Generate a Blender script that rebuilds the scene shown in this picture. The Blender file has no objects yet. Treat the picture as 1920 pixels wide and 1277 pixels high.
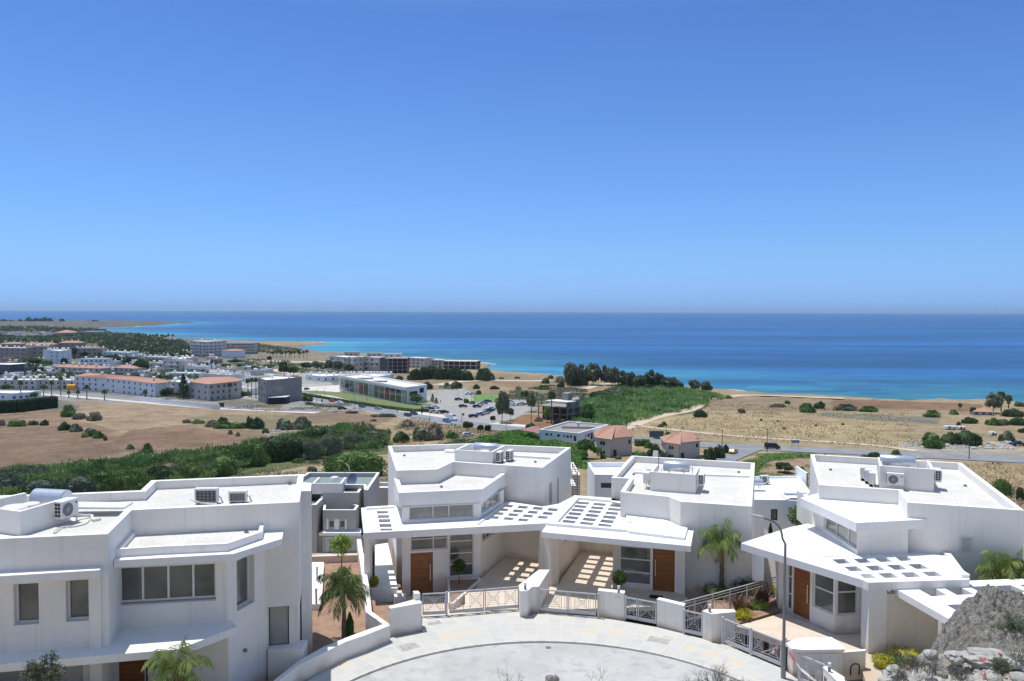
import bpy, math, random
import numpy as np
from mathutils import Vector, Matrix
from mathutils.geometry import tessellate_polygon
R=math.radians
sc=bpy.context.scene
COL=sc.collection
# ---------------- camera, sky, sun, exposure ----------------
F=1500.; CX,CY=960.,638.5
PITCH=math.atan((638.5-582.2)/F); ROLL=-math.atan(6/1920)
CAMZ=15.
cam=bpy.data.cameras.new('camera'); camo=bpy.data.objects.new('camera',cam); COL.objects.link(camo)
cam.sensor_width=36; cam.lens=36*F/1920; cam.clip_start=.3; cam.clip_end=90000
camo.location=(0,0,CAMZ)
MC=Matrix.Rotation(ROLL,3,'Y')@Matrix.Rotation(math.pi/2-PITCH,3,'X')
camo.rotation_euler=MC.to_euler(); sc.camera=camo
SUNV=Vector((-.22,.19,1)).normalized()
SUN_EL=math.asin(SUNV.z); SUN_ROT=math.atan2(SUNV.x,SUNV.y)
w=bpy.data.worlds.new('World'); sc.world=w; w.use_nodes=True
nt=w.node_tree; bg=nt.nodes['Background']
sky=nt.nodes.new('ShaderNodeTexSky'); sky.sky_type='NISHITA'; sky.sun_disc=False
sky.sun_elevation=SUN_EL; sky.sun_rotation=SUN_ROT
sky.altitude=60; sky.air_density=1.25; sky.dust_density=.25; sky.ozone_density=3.2
tc=nt.nodes.new('ShaderNodeTexCoord'); sx=nt.nodes.new('ShaderNodeSeparateXYZ'); nt.links.new(tc.outputs['Generated'],sx.inputs[0])
cr=nt.nodes.new('ShaderNodeValToRGB'); nt.links.new(sx.outputs[2],cr.inputs[0]); _e=cr.color_ramp.elements
_e[0].position=0; _e[0].color=(.275,.57,1.6,1); _e[1].position=1; _e[1].color=(1.12,1.0,.88,1)
for _p,_c in ((.035,(.315,.57,1.33,1)),(.07,(.345,.58,1.12,1)),(.185,(.37,.555,.93,1)),(.34,(.33,.505,.85,1)),(.45,(.62,.75,.9,1)),(.6,(1.12,1.0,.88,1))):
    _k=_e.new(_p); _k.color=_c
mxs=nt.nodes.new('ShaderNodeMix'); mxs.data_type='RGBA'; mxs.blend_type='MULTIPLY'; mxs.inputs[0].default_value=1
nt.links.new(sky.outputs[0],mxs.inputs[6]); nt.links.new(cr.outputs[0],mxs.inputs[7]); nt.links.new(mxs.outputs[2],bg.inputs[0]); bg.inputs[1].default_value=.13
sl=bpy.data.lights.new('sun','SUN'); sl.energy=4.0; sl.angle=R(.53); sl.color=(1,.965,.91)
so=bpy.data.objects.new('sun',sl); COL.objects.link(so)
so.rotation_euler=SUNV.to_track_quat('Z','Y').to_euler(); so.location=(-20,20,60)
sc.view_settings.view_transform='Standard'; sc.view_settings.look='None'
sc.view_settings.exposure=.13; sc.view_settings.gamma=1
sc.cycles.max_bounces=6; sc.cycles.diffuse_bounces=4; sc.cycles.glossy_bounces=2
sc.cycles.transmission_bounces=3; sc.cycles.transparent_max_bounces=6; sc.cycles.volume_bounces=0
sc.cycles.use_adaptive_sampling=True; sc.cycles.adaptive_threshold=.01
# ---------------- geometry helpers ----------------
def ray(px,py): return MC@Vector(((px-CX)/F,-(py-CY)/F,-1))
def P(px,py,z):
    d=ray(px,py); t=(z-CAMZ)/d.z
    return Vector((d.x*t,d.y*t,z))
def PY(px,py,Y):
    d=ray(px,py); t=Y/d.y; return Vector((d.x*t,Y,CAMZ+d.z*t))
MI=MC.transposed()
def pix(p):
    v=MI@(Vector(p)-Vector((0,0,CAMZ))); return CX+F*v.x/-v.z,CY-F*v.y/-v.z
def zat(p,py):
    # height of the vertical line through p that is seen at row py
    q=Vector((p[0],p[1],0)); a=pix(q)
    d=ray(a[0],py); return CAMZ+d.z*p[1]/d.y
CR={'a':(0,880,5.994),'b':(0,1064,5.994),'c':(300,880,5.994),'d':(300,1064,5.994),'e':(560,860,7.983),'f':(560,1000,7.983),
'g':(560,1117,7.983),'h':(720,820,5.322),'i':(680,940,5.322),'j':(980,840,6.387),'k':(980,980,6.387),'l':(1180,840,6.387),
'm':(1180,1020,6.387),'n':(1380,840,6.387),'o':(1620,840,6.387),'p':(1380,980,6.387),'q':(1620,980,6.387),'r':(1380,1077,6.387),
's':(1620,1077,6.387),'t':(480,1117,4),'u':(900,1117,4),'A':(0,590,7.983),'B':(220,590,7.983),'D':(440,620,7.983),
'E':(620,640,7.983),'G':(800,670,7.983),'H':(980,720,7.983),'I':(1000,670,4.8),'J':(1340,700,3.31),'L':(1700,700,7.98),
'N':(1200,760,6.4),'O':(0,720,4.8),'Q':(380,740,4.8),'x':(0,0,1)}
def K(s,u=None,v=None):
    if u is None:
        s=s.split(); u,v,s=float(s[1]),float(s[2]),s[0]
    o=CR[s]; return o[0]+u/o[2],o[1]+v/o[2]
def W(s,z):
    """'j 618 570 1060 600 l 12 13' -> list of world points on plane z"""
    out=[];t=s.split();i=0;c='x'
    while i<len(t):
        if t[i] in CR: c=t[i];i+=1;continue
        out.append(P(*K(c,float(t[i]),float(t[i+1])),z)); i+=2
    return out
def xy(L): return [(p[0],p[1]) for p in L]
def area(p):
    return .5*sum(p[i][0]*p[(i+1)%len(p)][1]-p[(i+1)%len(p)][0]*p[i][1] for i in range(len(p)))
def inset(poly,d):
    """offset a simple polygon inwards by d (negative: outwards)"""
    n=len(poly); s=1 if area(poly)>0 else -1; out=[]
    for i in range(n):
        a,b,c=Vector(poly[i-1][:2]),Vector(poly[i][:2]),Vector(poly[(i+1)%n][:2])
        e1=(b-a).normalized(); e2=(c-b).normalized()
        n1=Vector((-e1.y,e1.x))*s; n2=Vector((-e2.y,e2.x))*s
        k=n1+n2; l=k.length
        if l<.3: out.append(tuple(b+n1*d)); continue
        k/=l; out.append(tuple(b+k*(d/max(.35,k.dot(n1)))))
    return out
class MB:
    def __init__(s): s.v=[];s.f=[];s.m=[]
    def face(s,pts,m=0):
        i=len(s.v); s.v+= [tuple(p) for p in pts]; s.f.append(list(range(i,i+len(pts)))); s.m.append(m)
    def box(s,x0,x1,y0,y1,z0,z1,m=0): return s.prism([(x0,y0),(x1,y0),(x1,y1),(x0,y1)],z0,z1,m=m)
    def prism(s,poly,z0,z1,holes=(),m=0,top=True,bot=True,mt=None):
        mt=m if mt is None else mt
        loops=[[(p[0],p[1]) for p in poly]]+[[(p[0],p[1]) for p in h] for h in holes]
        tri=tessellate_polygon([[Vector((x,y,0)) for x,y in L] for L in loops])
        flat=[q for L in loops for q in L]
        for zz,on,mm in ((z1,top,mt),(z0,bot,m)):
            if not on: continue
            b=len(s.v); s.v+=[(x,y,zz) for x,y in flat]
            for t in tri:
                a=[flat[i] for i in t]
                ar=(a[1][0]-a[0][0])*(a[2][1]-a[0][1])-(a[2][0]-a[0][0])*(a[1][1]-a[0][1])
                t=list(t)
                if (ar>0)!=(zz==z1): t.reverse()
                s.f.append([b+i for i in t]); s.m.append(mm)
        for k,L in enumerate(loops):
            n=len(L); sg=(area(L)>0)==(k==0)
            for i in range(n):
                a,b=L[i],L[(i+1)%n]
                if not sg: a,b=b,a
                s.face([(a[0],a[1],z0),(b[0],b[1],z0),(b[0],b[1],z1),(a[0],a[1],z1)],m)
        return s
    def bar(s,a,b,w,h,m=0,up=(0,0,1)):
        """box beam from a to b, w across, h along up"""
        a,b=Vector(a),Vector(b); d=(b-a)
        if d.length<1e-6: return s
        d.normalize(); u=Vector(up); x=d.cross(u)
        if x.length<1e-4: x=d.cross(Vector((1,0,0)))
        x.normalize(); y=x.cross(d).normalized()
        c=[x*w/2*i+y*h/2*j for i,j in ((-1,-1),(1,-1),(1,1),(-1,1))]
        A=[a+k for k in c];B=[b+k for k in c]
        s.face(A[::-1],m); s.face(B,m)
        for i in range(4): s.face([A[i],A[(i+1)%4],B[(i+1)%4],B[i]],m)
        return s
    def tube(s,path,r,n=8,m=0,cap=True):
        path=[Vector(p) for p in path]; rr=r if isinstance(r,(list,tuple)) else [r]*len(path)
        base=len(s.v); px=None
        for i,p in enumerate(path):
            d=(path[min(i+1,len(path)-1)]-path[max(i-1,0)]).normalized()
            if px is None:
                px=d.cross(Vector((0,0,1)))
                if px.length<.05: px=d.cross(Vector((0,1,0)))
            px=(px-d*px.dot(d)).normalized(); py=d.cross(px)
            for k in range(n):
                t=2*math.pi*k/n; q=p+(px*math.cos(t)+py*math.sin(t))*rr[i]; s.v.append(tuple(q))
        for i in range(len(path)-1):
            for k in range(n):
                a=base+i*n+k; b=base+i*n+(k+1)%n
                s.f.append([a,b,b+n,a+n]); s.m.append(m)
        if cap:
            s.f.append([base+k for k in range(n)][::-1]); s.m.append(m)
            s.f.append([base+(len(path)-1)*n+k for k in range(n)]); s.m.append(m)
        return s
    def build(s,name,mats,parent=None,smooth=False,label=None,loc=None):
        me=bpy.data.meshes.new(name); me.from_pydata(s.v,[],s.f)
        mats=mats if isinstance(mats,(list,tuple)) else [mats]
        for q in mats: me.materials.append(q)
        if len(mats)>1: me.polygons.foreach_set('material_index',s.m)
        if smooth:
            me.polygons.foreach_set('use_smooth',[True]*len(me.polygons))
            try: me.set_sharp_from_angle(angle=R(40))
            except Exception: pass
        me.update()
        o=bpy.data.objects.new(name,me); COL.objects.link(o)
        if parent is not None:
            o.parent=parent
            o.matrix_parent_inverse=parent.matrix_basis.inverted() if parent.type=='EMPTY' or True else Matrix()
        if label: o['label']=label
        return o
def np_mesh(name,V,fs,mats,parent=None,loc=None,fm=None,smooth=False):
    """V (N,3) array; fs: vertices per face, consecutive"""
    me=bpy.data.meshes.new(name); n=len(V)//fs
    me.vertices.add(len(V)); me.vertices.foreach_set('co',np.asarray(V,np.float32).ravel())
    me.loops.add(len(V)); me.loops.foreach_set('vertex_index',np.arange(len(V),dtype=np.int32))
    me.polygons.add(n); me.polygons.foreach_set('loop_start',np.arange(0,len(V),fs,dtype=np.int32))
    me.polygons.foreach_set('loop_total',np.full(n,fs,np.int32))
    for q in (mats if isinstance(mats,(list,tuple)) else [mats]): me.materials.append(q)
    if fm is not None: me.polygons.foreach_set('material_index',np.asarray(fm,np.int32))
    me.update(calc_edges=True)
    return me
def link(name,me,parent=None,loc=None):
    o=bpy.data.objects.new(name,me); COL.objects.link(o)
    if parent: o.parent=parent
    if loc is not None: o.location=loc
    return o
def thing(name,label,cat,loc=(0,0,0),rz=0,group=None):
    o=bpy.data.objects.new(name,None); COL.objects.link(o); o.empty_display_size=.2
    o.location=loc; o.rotation_euler=(0,0,rz); o['label']=label; o['category']=cat
    if group:o['group']=group
    bpy.context.view_layer.update() if False else None
    return o
def tag(o,label,cat,group=None):
    o['label']=label;o['category']=cat
    if group:o['group']=group
    return o
def struct(o,kind='structure'): o['kind']=kind; return o
def copy_tree(o,parent=None):
    c=o.copy(); COL.objects.link(c); c.parent=parent
    for ch in o.children: copy_tree(ch,c)
    return c
ORD='first second third fourth fifth sixth seventh eighth ninth tenth eleventh twelfth thirteenth fourteenth fifteenth sixteenth seventeenth eighteenth nineteenth twentieth'.split()
ORD+=['twenty-'+o for o in ORD[:9]]+['thirtieth']+['thirty-'+o for o in ORD[:9]]+['fortieth']+['forty-'+o for o in ORD[:9]]+['fiftieth']+['fifty-'+o for o in ORD[:9]]
# ---------------- materials ----------------
def mat(name,col,rough=.8,metal=0,spec=.3,noise=None,bump=None,scale=1.,var=0.):
    m=bpy.data.materials.new(name); m.use_nodes=True; t=m.node_tree; b=t.nodes['Principled BSDF']
    b.inputs['Base Color'].default_value=(*col,1); b.inputs['Roughness'].default_value=rough
    b.inputs['Metallic'].default_value=metal; b.inputs['Specular IOR Level'].default_value=spec
    L=t.links.new
    geo=t.nodes.new('ShaderNodeNewGeometry')
    last=None
    if noise:
        # noise: list of (scale, colour2, lo, hi)
        prev=None
        for (s,c2,lo,hi) in noise:
            n=t.nodes.new('ShaderNodeTexNoise'); n.inputs['Scale'].default_value=s; n.inputs['Detail'].default_value=5
            n.inputs['Roughness'].default_value=.6
            L(geo.outputs['Position'],n.inputs['Vector'])
            r=t.nodes.new('ShaderNodeMapRange'); r.inputs[1].default_value=lo; r.inputs[2].default_value=hi
            L(n.outputs[0],r.inputs[0])
            mx=t.nodes.new('ShaderNodeMix'); mx.data_type='RGBA'
            if prev is None: mx.inputs[6].default_value=(*col,1)
            else: L(prev,mx.inputs[6])
            mx.inputs[7].default_value=(*c2,1); L(r.outputs[0],mx.inputs[0]); prev=mx.outputs[2]
        last=prev
    if var:
        oi=t.nodes.new('ShaderNodeObjectInfo'); hs=t.nodes.new('ShaderNodeHueSaturation')
        mr=t.nodes.new('ShaderNodeMapRange'); mr.inputs[3].default_value=1-var; mr.inputs[4].default_value=1+var
        L(oi.outputs['Random'],mr.inputs[0]); L(mr.outputs[0],hs.inputs['Value'])
        if last is not None: L(last,hs.inputs['Color'])
        else: hs.inputs['Color'].default_value=(*col,1)
        last=hs.outputs[0]
    if last is not None: L(last,b.inputs['Base Color'])
    if bump:
        s,st,dist=bump
        n=t.nodes.new('ShaderNodeTexNoise'); n.inputs['Scale'].default_value=s; n.inputs['Detail'].default_value=4
        L(geo.outputs['Position'],n.inputs['Vector'])
        bp=t.nodes.new('ShaderNodeBump'); bp.inputs['Strength'].default_value=st; bp.inputs['Distance'].default_value=dist
        L(n.outputs[0],bp.inputs['Height']); L(bp.outputs[0],b.inputs['Normal'])
    return m
def leafmat(name,c1,c2,scale=1.,var=.15,trans=.25):
    m=mat(name,c1,.6,0,.25,noise=[(scale,c2,.35,.65)],var=var)
    t=m.node_tree;b=t.nodes['Principled BSDF']; out=t.nodes['Material Output']
    tr=t.nodes.new('ShaderNodeBsdfTranslucent'); mx=t.nodes.new('ShaderNodeMixShader'); mx.inputs[0].default_value=trans
    src=b.inputs['Base Color'].links[0].from_socket
    t.links.new(src,tr.inputs[0]); t.links.new(b.outputs[0],mx.inputs[1]); t.links.new(tr.outputs[0],mx.inputs[2])
    t.links.new(mx.outputs[0],out.inputs[0]); return m
M={}
def stucco(name,col,stain,dirt=(.55,.38,.27),dz=None):
    m=mat(name,col,.85,0,.2,noise=[(.35,stain,.42,.75),(3.,tuple(.93*x for x in col),.45,.8)],bump=(60,.12,.01))
    # rain streaks: noise stretched along z
    t=m.node_tree;b=t.nodes['Principled BSDF'];L=t.links.new
    geo=t.nodes.new('ShaderNodeNewGeometry'); mp=t.nodes.new('ShaderNodeMapping'); mp.inputs['Scale'].default_value=(5,5,.25)
    L(geo.outputs['Position'],mp.inputs[0]); n=t.nodes.new('ShaderNodeTexNoise'); n.inputs['Scale'].default_value=1.; n.inputs['Detail'].default_value=4
    L(mp.outputs[0],n.inputs['Vector']); r=t.nodes.new('ShaderNodeMapRange'); r.inputs[1].default_value=.56; r.inputs[2].default_value=.82; r.inputs[4].default_value=.6
    L(n.outputs[0],r.inputs[0]); mx=t.nodes.new('ShaderNodeMix'); mx.data_type='RGBA'
    L(b.inputs['Base Color'].links[0].from_socket,mx.inputs[6]); mx.inputs[7].default_value=(*[.86*q for q in stain],1); L(r.outputs[0],mx.inputs[0])
    src=mx.outputs[2]
    if dz is not None:
        sp=t.nodes.new('ShaderNodeSeparateXYZ'); L(geo.outputs['Position'],sp.inputs[0])
        n2=t.nodes.new('ShaderNodeTexNoise'); n2.inputs['Scale'].default_value=.8; L(geo.outputs['Position'],n2.inputs['Vector'])
        ad=t.nodes.new('ShaderNodeMath'); ad.operation='MULTIPLY_ADD'; ad.inputs[1].default_value=-1.3; L(n2.outputs[0],ad.inputs[0]); L(sp.outputs[2],ad.inputs[2])
        r2=t.nodes.new('ShaderNodeMapRange'); r2.inputs[1].default_value=dz-.65; r2.inputs[2].default_value=dz-1.05; r2.inputs[3].default_value=0; r2.inputs[4].default_value=.6
        L(ad.outputs[0],r2.inputs[0]); m2=t.nodes.new('ShaderNodeMix'); m2.data_type='RGBA'
        L(src,m2.inputs[6]); m2.inputs[7].default_value=(*dirt,1); L(r2.outputs[0],m2.inputs[0]); src=m2.outputs[2]
    L(src,b.inputs['Base Color']); return m
M['wall']=stucco('white_render',(.84,.82,.785),(.735,.70,.65),dz=.35)
M['top']=stucco('white_slab_paint',(.84,.835,.82),(.77,.755,.73))
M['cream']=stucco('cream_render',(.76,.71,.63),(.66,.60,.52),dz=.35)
M['grey']=stucco('grey_render',(.47,.455,.43),(.40,.385,.36))
M['gravel']=mat('white_roof_gravel',(.645,.63,.60),.95,0,.1,noise=[(9,(.36,.34,.31),.54,.64),(24,(.74,.73,.70),.5,.62),(.7,(.57,.55,.51),.42,.7)],bump=(14,.8,.05))
M['gravelt']=mat('grey_green_gravel',(.26,.31,.31),.95,0,.1,noise=[(14,(.15,.19,.19),.5,.62)],bump=(16,.6,.05))
M['tile']=None
M['wood']=None
M['glass']=mat('window_glass',(.085,.095,.09),.06,0,.7,noise=[(.35,(.17,.175,.165),.4,.65)],bump=(.9,.25,.05))
M['glassd']=mat('dark_window_glass',(.03,.035,.04),.08,0,.6)
M['glassb']=mat('pale_window_glass',(.22,.225,.21),.12,0,.6,noise=[(.5,(.33,.33,.31),.45,.6)])  # paler grey glass tone with random lighter patches
M['frame']=mat('white_window_frame',(.72,.71,.69),.5,0,.4)
M['dframe']=mat('dark_window_frame',(.03,.035,.045),.4,0,.4)
M['gate']=mat('grey_painted_metal',(.50,.505,.52),.5,.0,.4,noise=[(4,(.56,.565,.57),.4,.7)])
M['metal']=mat('brushed_tank_metal',(.62,.66,.72),.28,.55,.5,noise=[(6,(.55,.59,.65),.45,.7)])
M['ac']=mat('white_enamel',(.72,.72,.71),.4,0,.4)
M['dark']=mat('dark_grille',(.03,.032,.035),.6)
M['rubber']=mat('black_rubber',(.02,.02,.02),.8)
M['pipe']=mat('white_pipe_lagging',(.7,.7,.68),.7,noise=[(20,(.55,.55,.52),.45,.65)])
M['pole']=mat('galvanised_steel',(.24,.25,.26),.45,.6,noise=[(7,(.22,.23,.24),.4,.7)])
M['soil']=mat('reddish_soil',(.34,.225,.16),1,0,.1,noise=[(9,(.46,.34,.26),.55,.7),(2,(.27,.17,.115),.45,.7)],bump=(9,.8,.08))
M['concrete']=mat('pale_worn_street',(.43,.428,.41),.9,0,.15,noise=[(.35,(.50,.495,.475),.42,.6),(1.6,(.35,.36,.36),.5,.72),(6,(.46,.455,.44),.55,.7),(30,(.33,.33,.33),.62,.72)],bump=(22,.25,.02))
M['beige']=mat('beige_floor_tile',(.66,.56,.46),.7,0,.2,noise=[(1.2,(.58,.49,.40),.45,.7)],bump=(25,.1,.01))
M['kerb']=mat('kerb_stone',(.56,.55,.52),.9,noise=[(3,(.45,.44,.42),.5,.62)],bump=(20,.4,.02))
M['terra']=mat('terracotta_roof',(.45,.26,.195),.85,0,.15,noise=[(3,(.37,.215,.165),.45,.65)],bump=(6,.4,.05))
M['rock']=None
M['white']=mat('far_white_paint',(.78,.78,.78),.85,0,.2,var=.06)
M['fcream']=mat('far_cream_render',(.58,.53,.47),.85,0,.2,var=.08)
M['fbrown']=mat('far_tan_render',(.40,.31,.26),.85,0,.2,var=.08)
M['fgrey']=mat('far_concrete',(.32,.30,.28),.9,0,.15,noise=[(.5,(.25,.235,.22),.4,.65)])
M['fwin']=mat('far_window',(.06,.075,.10),.15,0,.6)
M['fblue']=mat('blue_shutter',(.07,.14,.33),.6)
M['froof']=mat('far_flat_roof',(.72,.71,.69),.9,0,.1,var=.08)
M['asphalt']=mat('worn_asphalt',(.205,.215,.23),.9,0,.2,noise=[(.2,(.26,.27,.285),.4,.65)])
M['track']=mat('pale_dirt',(.56,.47,.37),1,0,.1,noise=[(.25,(.48,.39,.30),.4,.65)])
M['roadside']=mat('pale_pavement',(.60,.575,.54),.95,0,.1,noise=[(.3,(.5,.475,.44),.45,.65)])
M['stone']=mat('pale_limestone',(.43,.42,.395),.95,0,.1,noise=[(5,(.33,.315,.29),.45,.62)],bump=(12,.8,.06))
M['red']=mat('red_panel',(.45,.05,.05),.5)
M['bark']=mat('brown_bark',(.16,.115,.085),.95,0,.1,noise=[(12,(.09,.065,.05),.4,.6)],bump=(25,.7,.02))
M['barkg']=mat('grey_palm_trunk',(.22,.185,.15),.95,0,.1,noise=[(8,(.14,.115,.09),.4,.6)],bump=(20,.7,.02))
M['lf_dark']=leafmat('dark_evergreen_leaf',(.042,.072,.028),(.085,.13,.045),.35)
M['lf_green']=leafmat('green_leaf',(.072,.135,.034),(.15,.235,.065),.3)
M['lf_olive']=leafmat('olive_leaf',(.115,.14,.085),(.20,.225,.14),.35)
M['lf_euc']=leafmat('eucalyptus_leaf',(.12,.145,.08),(.20,.21,.13),.3)
M['lf_reed']=leafmat('reed_blade',(.105,.22,.075),(.26,.36,.12),.1,trans=.4)
M['lf_vine']=leafmat('vine_leaf',(.10,.22,.035),(.16,.30,.06),.25)
M['lf_lime']=leafmat('lime_leaf',(.20,.32,.06),(.33,.44,.12),3.)
M['lf_yel']=leafmat('yellow_green_leaf',(.40,.38,.04),(.60,.54,.06),4.)
M['lf_palm']=leafmat('palm_frond',(.080,.135,.045),(.17,.23,.08),1.2)
M['lf_palmb']=leafmat('palm_frond_bleached',(.15,.23,.06),(.30,.36,.12),1.2)
M['lf_dry']=leafmat('dry_palm_frond',(.30,.20,.10),(.42,.31,.17),1.2)
M['lf_bronze']=leafmat('bronze_blade',(.12,.06,.045),(.20,.12,.07),2.)
M['lf_topi']=leafmat('topiary_leaf',(.055,.095,.022),(.13,.19,.05),4.)
M['lf_blue']=leafmat('blue_green_leaf',(.065,.09,.07),(.12,.155,.12),.4)
M['dry']=leafmat('dry_scrub',(.20,.165,.12),(.30,.25,.19),.5)
M['twig']=mat('grey_dry_twig',(.25,.235,.20),.95,0,.1,noise=[(5,(.16,.15,.13),.4,.6)])
M['drygrass']=leafmat('dry_grass',(.42,.33,.19),(.55,.44,.27),.3)
def wood_mat():
    m=mat('oiled_wood',(.27,.10,.032),.45,0,.4); t=m.node_tree;b=t.nodes['Principled BSDF'];L=t.links.new
    g=t.nodes.new('ShaderNodeNewGeometry'); mp=t.nodes.new('ShaderNodeMapping'); mp.inputs['Scale'].default_value=(2,2,26); L(g.outputs['Position'],mp.inputs[0])
    n=t.nodes.new('ShaderNodeTexNoise'); n.inputs['Scale'].default_value=1; n.inputs['Detail'].default_value=6; L(mp.outputs[0],n.inputs['Vector'])
    cr=t.nodes.new('ShaderNodeValToRGB'); cr.color_ramp.elements[0].position=.3; cr.color_ramp.elements[0].color=(.17,.055,.016,1)
    cr.color_ramp.elements[1].position=.7; cr.color_ramp.elements[1].color=(.34,.135,.045,1); L(n.outputs[0],cr.inputs[0])
    # plank joints
    sp=t.nodes.new('ShaderNodeSeparateXYZ'); L(g.outputs['Position'],sp.inputs[0])
    f=t.nodes.new('ShaderNodeMath'); f.operation='FRACT'; mu=t.nodes.new('ShaderNodeMath'); mu.operation='MULTIPLY'; mu.inputs[1].default_value=4.4
    L(sp.outputs[2],mu.inputs[0]); L(mu.outputs[0],f.inputs[0]); gt=t.nodes.new('ShaderNodeMath'); gt.operation='LESS_THAN'; gt.inputs[1].default_value=.035; L(f.outputs[0],gt.inputs[0])
    mx=t.nodes.new('ShaderNodeMix'); mx.data_type='RGBA'; L(gt.outputs[0],mx.inputs[0]); L(cr.outputs[0],mx.inputs[6]); mx.inputs[7].default_value=(.06,.02,.008,1)
    L(mx.outputs[2],b.inputs['Base Color']); return m
M['wood']=wood_mat()
def rock_mat():
    m=mat('crusted_rock',(.30,.29,.27),.98,0,.1); t=m.node_tree;b=t.nodes['Principled BSDF'];L=t.links.new
    g=t.nodes.new('ShaderNodeNewGeometry')
    n=t.nodes.new('ShaderNodeTexNoise'); n.inputs['Scale'].default_value=9; n.inputs['Detail'].default_value=10; n.inputs['Roughness'].default_value=.8; L(g.outputs['Position'],n.inputs['Vector'])
    cr=t.nodes.new('ShaderNodeValToRGB'); e=cr.color_ramp.elements
    e[0].position=.36; e[0].color=(.10,.095,.085,1); e[1].position=.60; e[1].color=(.56,.535,.48,1); k=e.new(.48); k.color=(.34,.325,.29,1)
    L(n.outputs[0],cr.inputs[0])
    n2=t.nodes.new('ShaderNodeTexNoise'); n2.inputs['Scale'].default_value=.9; L(g.outputs['Position'],n2.inputs['Vector'])
    r=t.nodes.new('ShaderNodeMapRange'); r.inputs[1].default_value=.55; r.inputs[2].default_value=.75; r.inputs[4].default_value=.5; L(n2.outputs[0],r.inputs[0])
    mx=t.nodes.new('ShaderNodeMix'); mx.data_type='RGBA'; L(r.outputs[0],mx.inputs[0]); L(cr.outputs[0],mx.inputs[6]); mx.inputs[7].default_value=(.42,.33,.27,1)
    L(mx.outputs[2],b.inputs['Base Color'])
    v=t.nodes.new('ShaderNodeTexNoise'); v.inputs['Scale'].default_value=11; v.inputs['Detail'].default_value=8; v.inputs['Roughness'].default_value=.75; L(g.outputs['Position'],v.inputs['Vector'])
    bp=t.nodes.new('ShaderNodeBump'); bp.inputs['Strength'].default_value=1; bp.inputs['Distance'].default_value=.16; L(v.outputs[0],bp.inputs['Height']); L(bp.outputs[0],b.inputs['Normal'])
    return m
M['rock']=rock_mat()
# ---------------- terrain, sea ----------------
SEA=-37.
PY_=np.array([-160,-20,-2,0,4,26,28.5,30,34,56,66,110,150,185,200,245,350,500,700,9000,60000.])
PZ_=np.array([70,22,13.95,13.75,12.5,2.3,0,-.6,-1.3,-2.2,-8,-15.5,-22,-27,-28,-29.5,-31.5,-34.3,-35.2,-35.2,-35.2])
cpx=[(2600,775),(2100,762),(1920,756),(1838,749.5),(1788,750),(1763,749),(1731,749.5),(1700,752),(1642,748),(1582,744.5),(1521,741),(1479,739.5),(1440,738),(1418,736),(1397,735.5),(1380,733),(1361,731),(1325,728),(1200,716),(1060,706),(1037,703.5),(1000,700),(960,698),(930,695),(915,691),(916,684),(905,681),(880,679),(850,677),(780,671),(700,664),(640,662),(615,661),(601,659),(570,655),(562,653),(565,650),(583,648.2),(601,647),(631,644.9),(600,642.4),(556,641),(474,640),(430,638),(365,635),(325,632),(260,625),(208,621.5),(195,619),(165,617),(185,615.3),(229,613.3),(286,611),(312,608.4),(340,606.5),(374,605),(330,603.8),(300,603),(130,602.4),(0,602.6),(-300,603.5)]
COAST=[tuple(P(a,b,SEA)[:2]) for a,b in cpx]
LAND=COAST+[(-9000,3800),(-9000,-600),(5000,-600)]
def seg_dist(x,y,poly):
    d=np.full(x.shape,1e12)
    for i in range(len(poly)-1):
        ax,ay=poly[i];bx,by=poly[i+1];dx,dy=bx-ax,by-ay
        t=np.clip(((x-ax)*dx+(y-ay)*dy)/(dx*dx+dy*dy+1e-9),0,1)
        d=np.minimum(d,(x-ax-t*dx)**2+(y-ay-t*dy)**2)
    return np.sqrt(d)
def inside(x,y,poly):
    r=np.zeros(x.shape,bool);n=len(poly)
    for i in range(n):
        ax,ay=poly[i];bx,by=poly[(i+1)%n]
        if ay==by: continue
        c=((ay>y)!=(by>y))&(x<(bx-ax)*(y-ay)/(by-ay)+ax); r^=c
    return r
def vnoise(x,y,s,seed=0):
    x=x/s;y=y/s;xi=np.floor(x).astype(np.int64);yi=np.floor(y).astype(np.int64);fx=x-xi;fy=y-yi
    fx=fx*fx*(3-2*fx);fy=fy*fy*(3-2*fy)
    def h(a,b): 
        n=(a*374761393+b*668265263+seed*974711)&0x7fffffff; n=((n^(n>>13))*1274126177)&0x7fffffff; return (n^(n>>16))%10007/10007.
    return (h(xi,yi)*(1-fx)+h(xi+1,yi)*fx)*(1-fy)+(h(xi,yi+1)*(1-fx)+h(xi+1,yi+1)*fx)*fy
def height(x,y):
    x=np.asarray(x,float);y=np.asarray(y,float); return np.interp(y,PY_,PZ_)
def G(px,py,crop=None):
    """ground point seen at a pixel (beyond the villas)"""
    if crop: px,py=K(crop,px,py)
    z=-31.
    for _ in range(60):
        p=P(px,py,z); z=.5*z+.5*float(np.interp(p.y,PY_,PZ_))
    p=P(px,py,z); return Vector((p.x,p.y,float(np.interp(p.y,PY_,PZ_))))
def spx(p): return p[1]/F           # metres per photo pixel at a point
cd=P(0,0,0)
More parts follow.
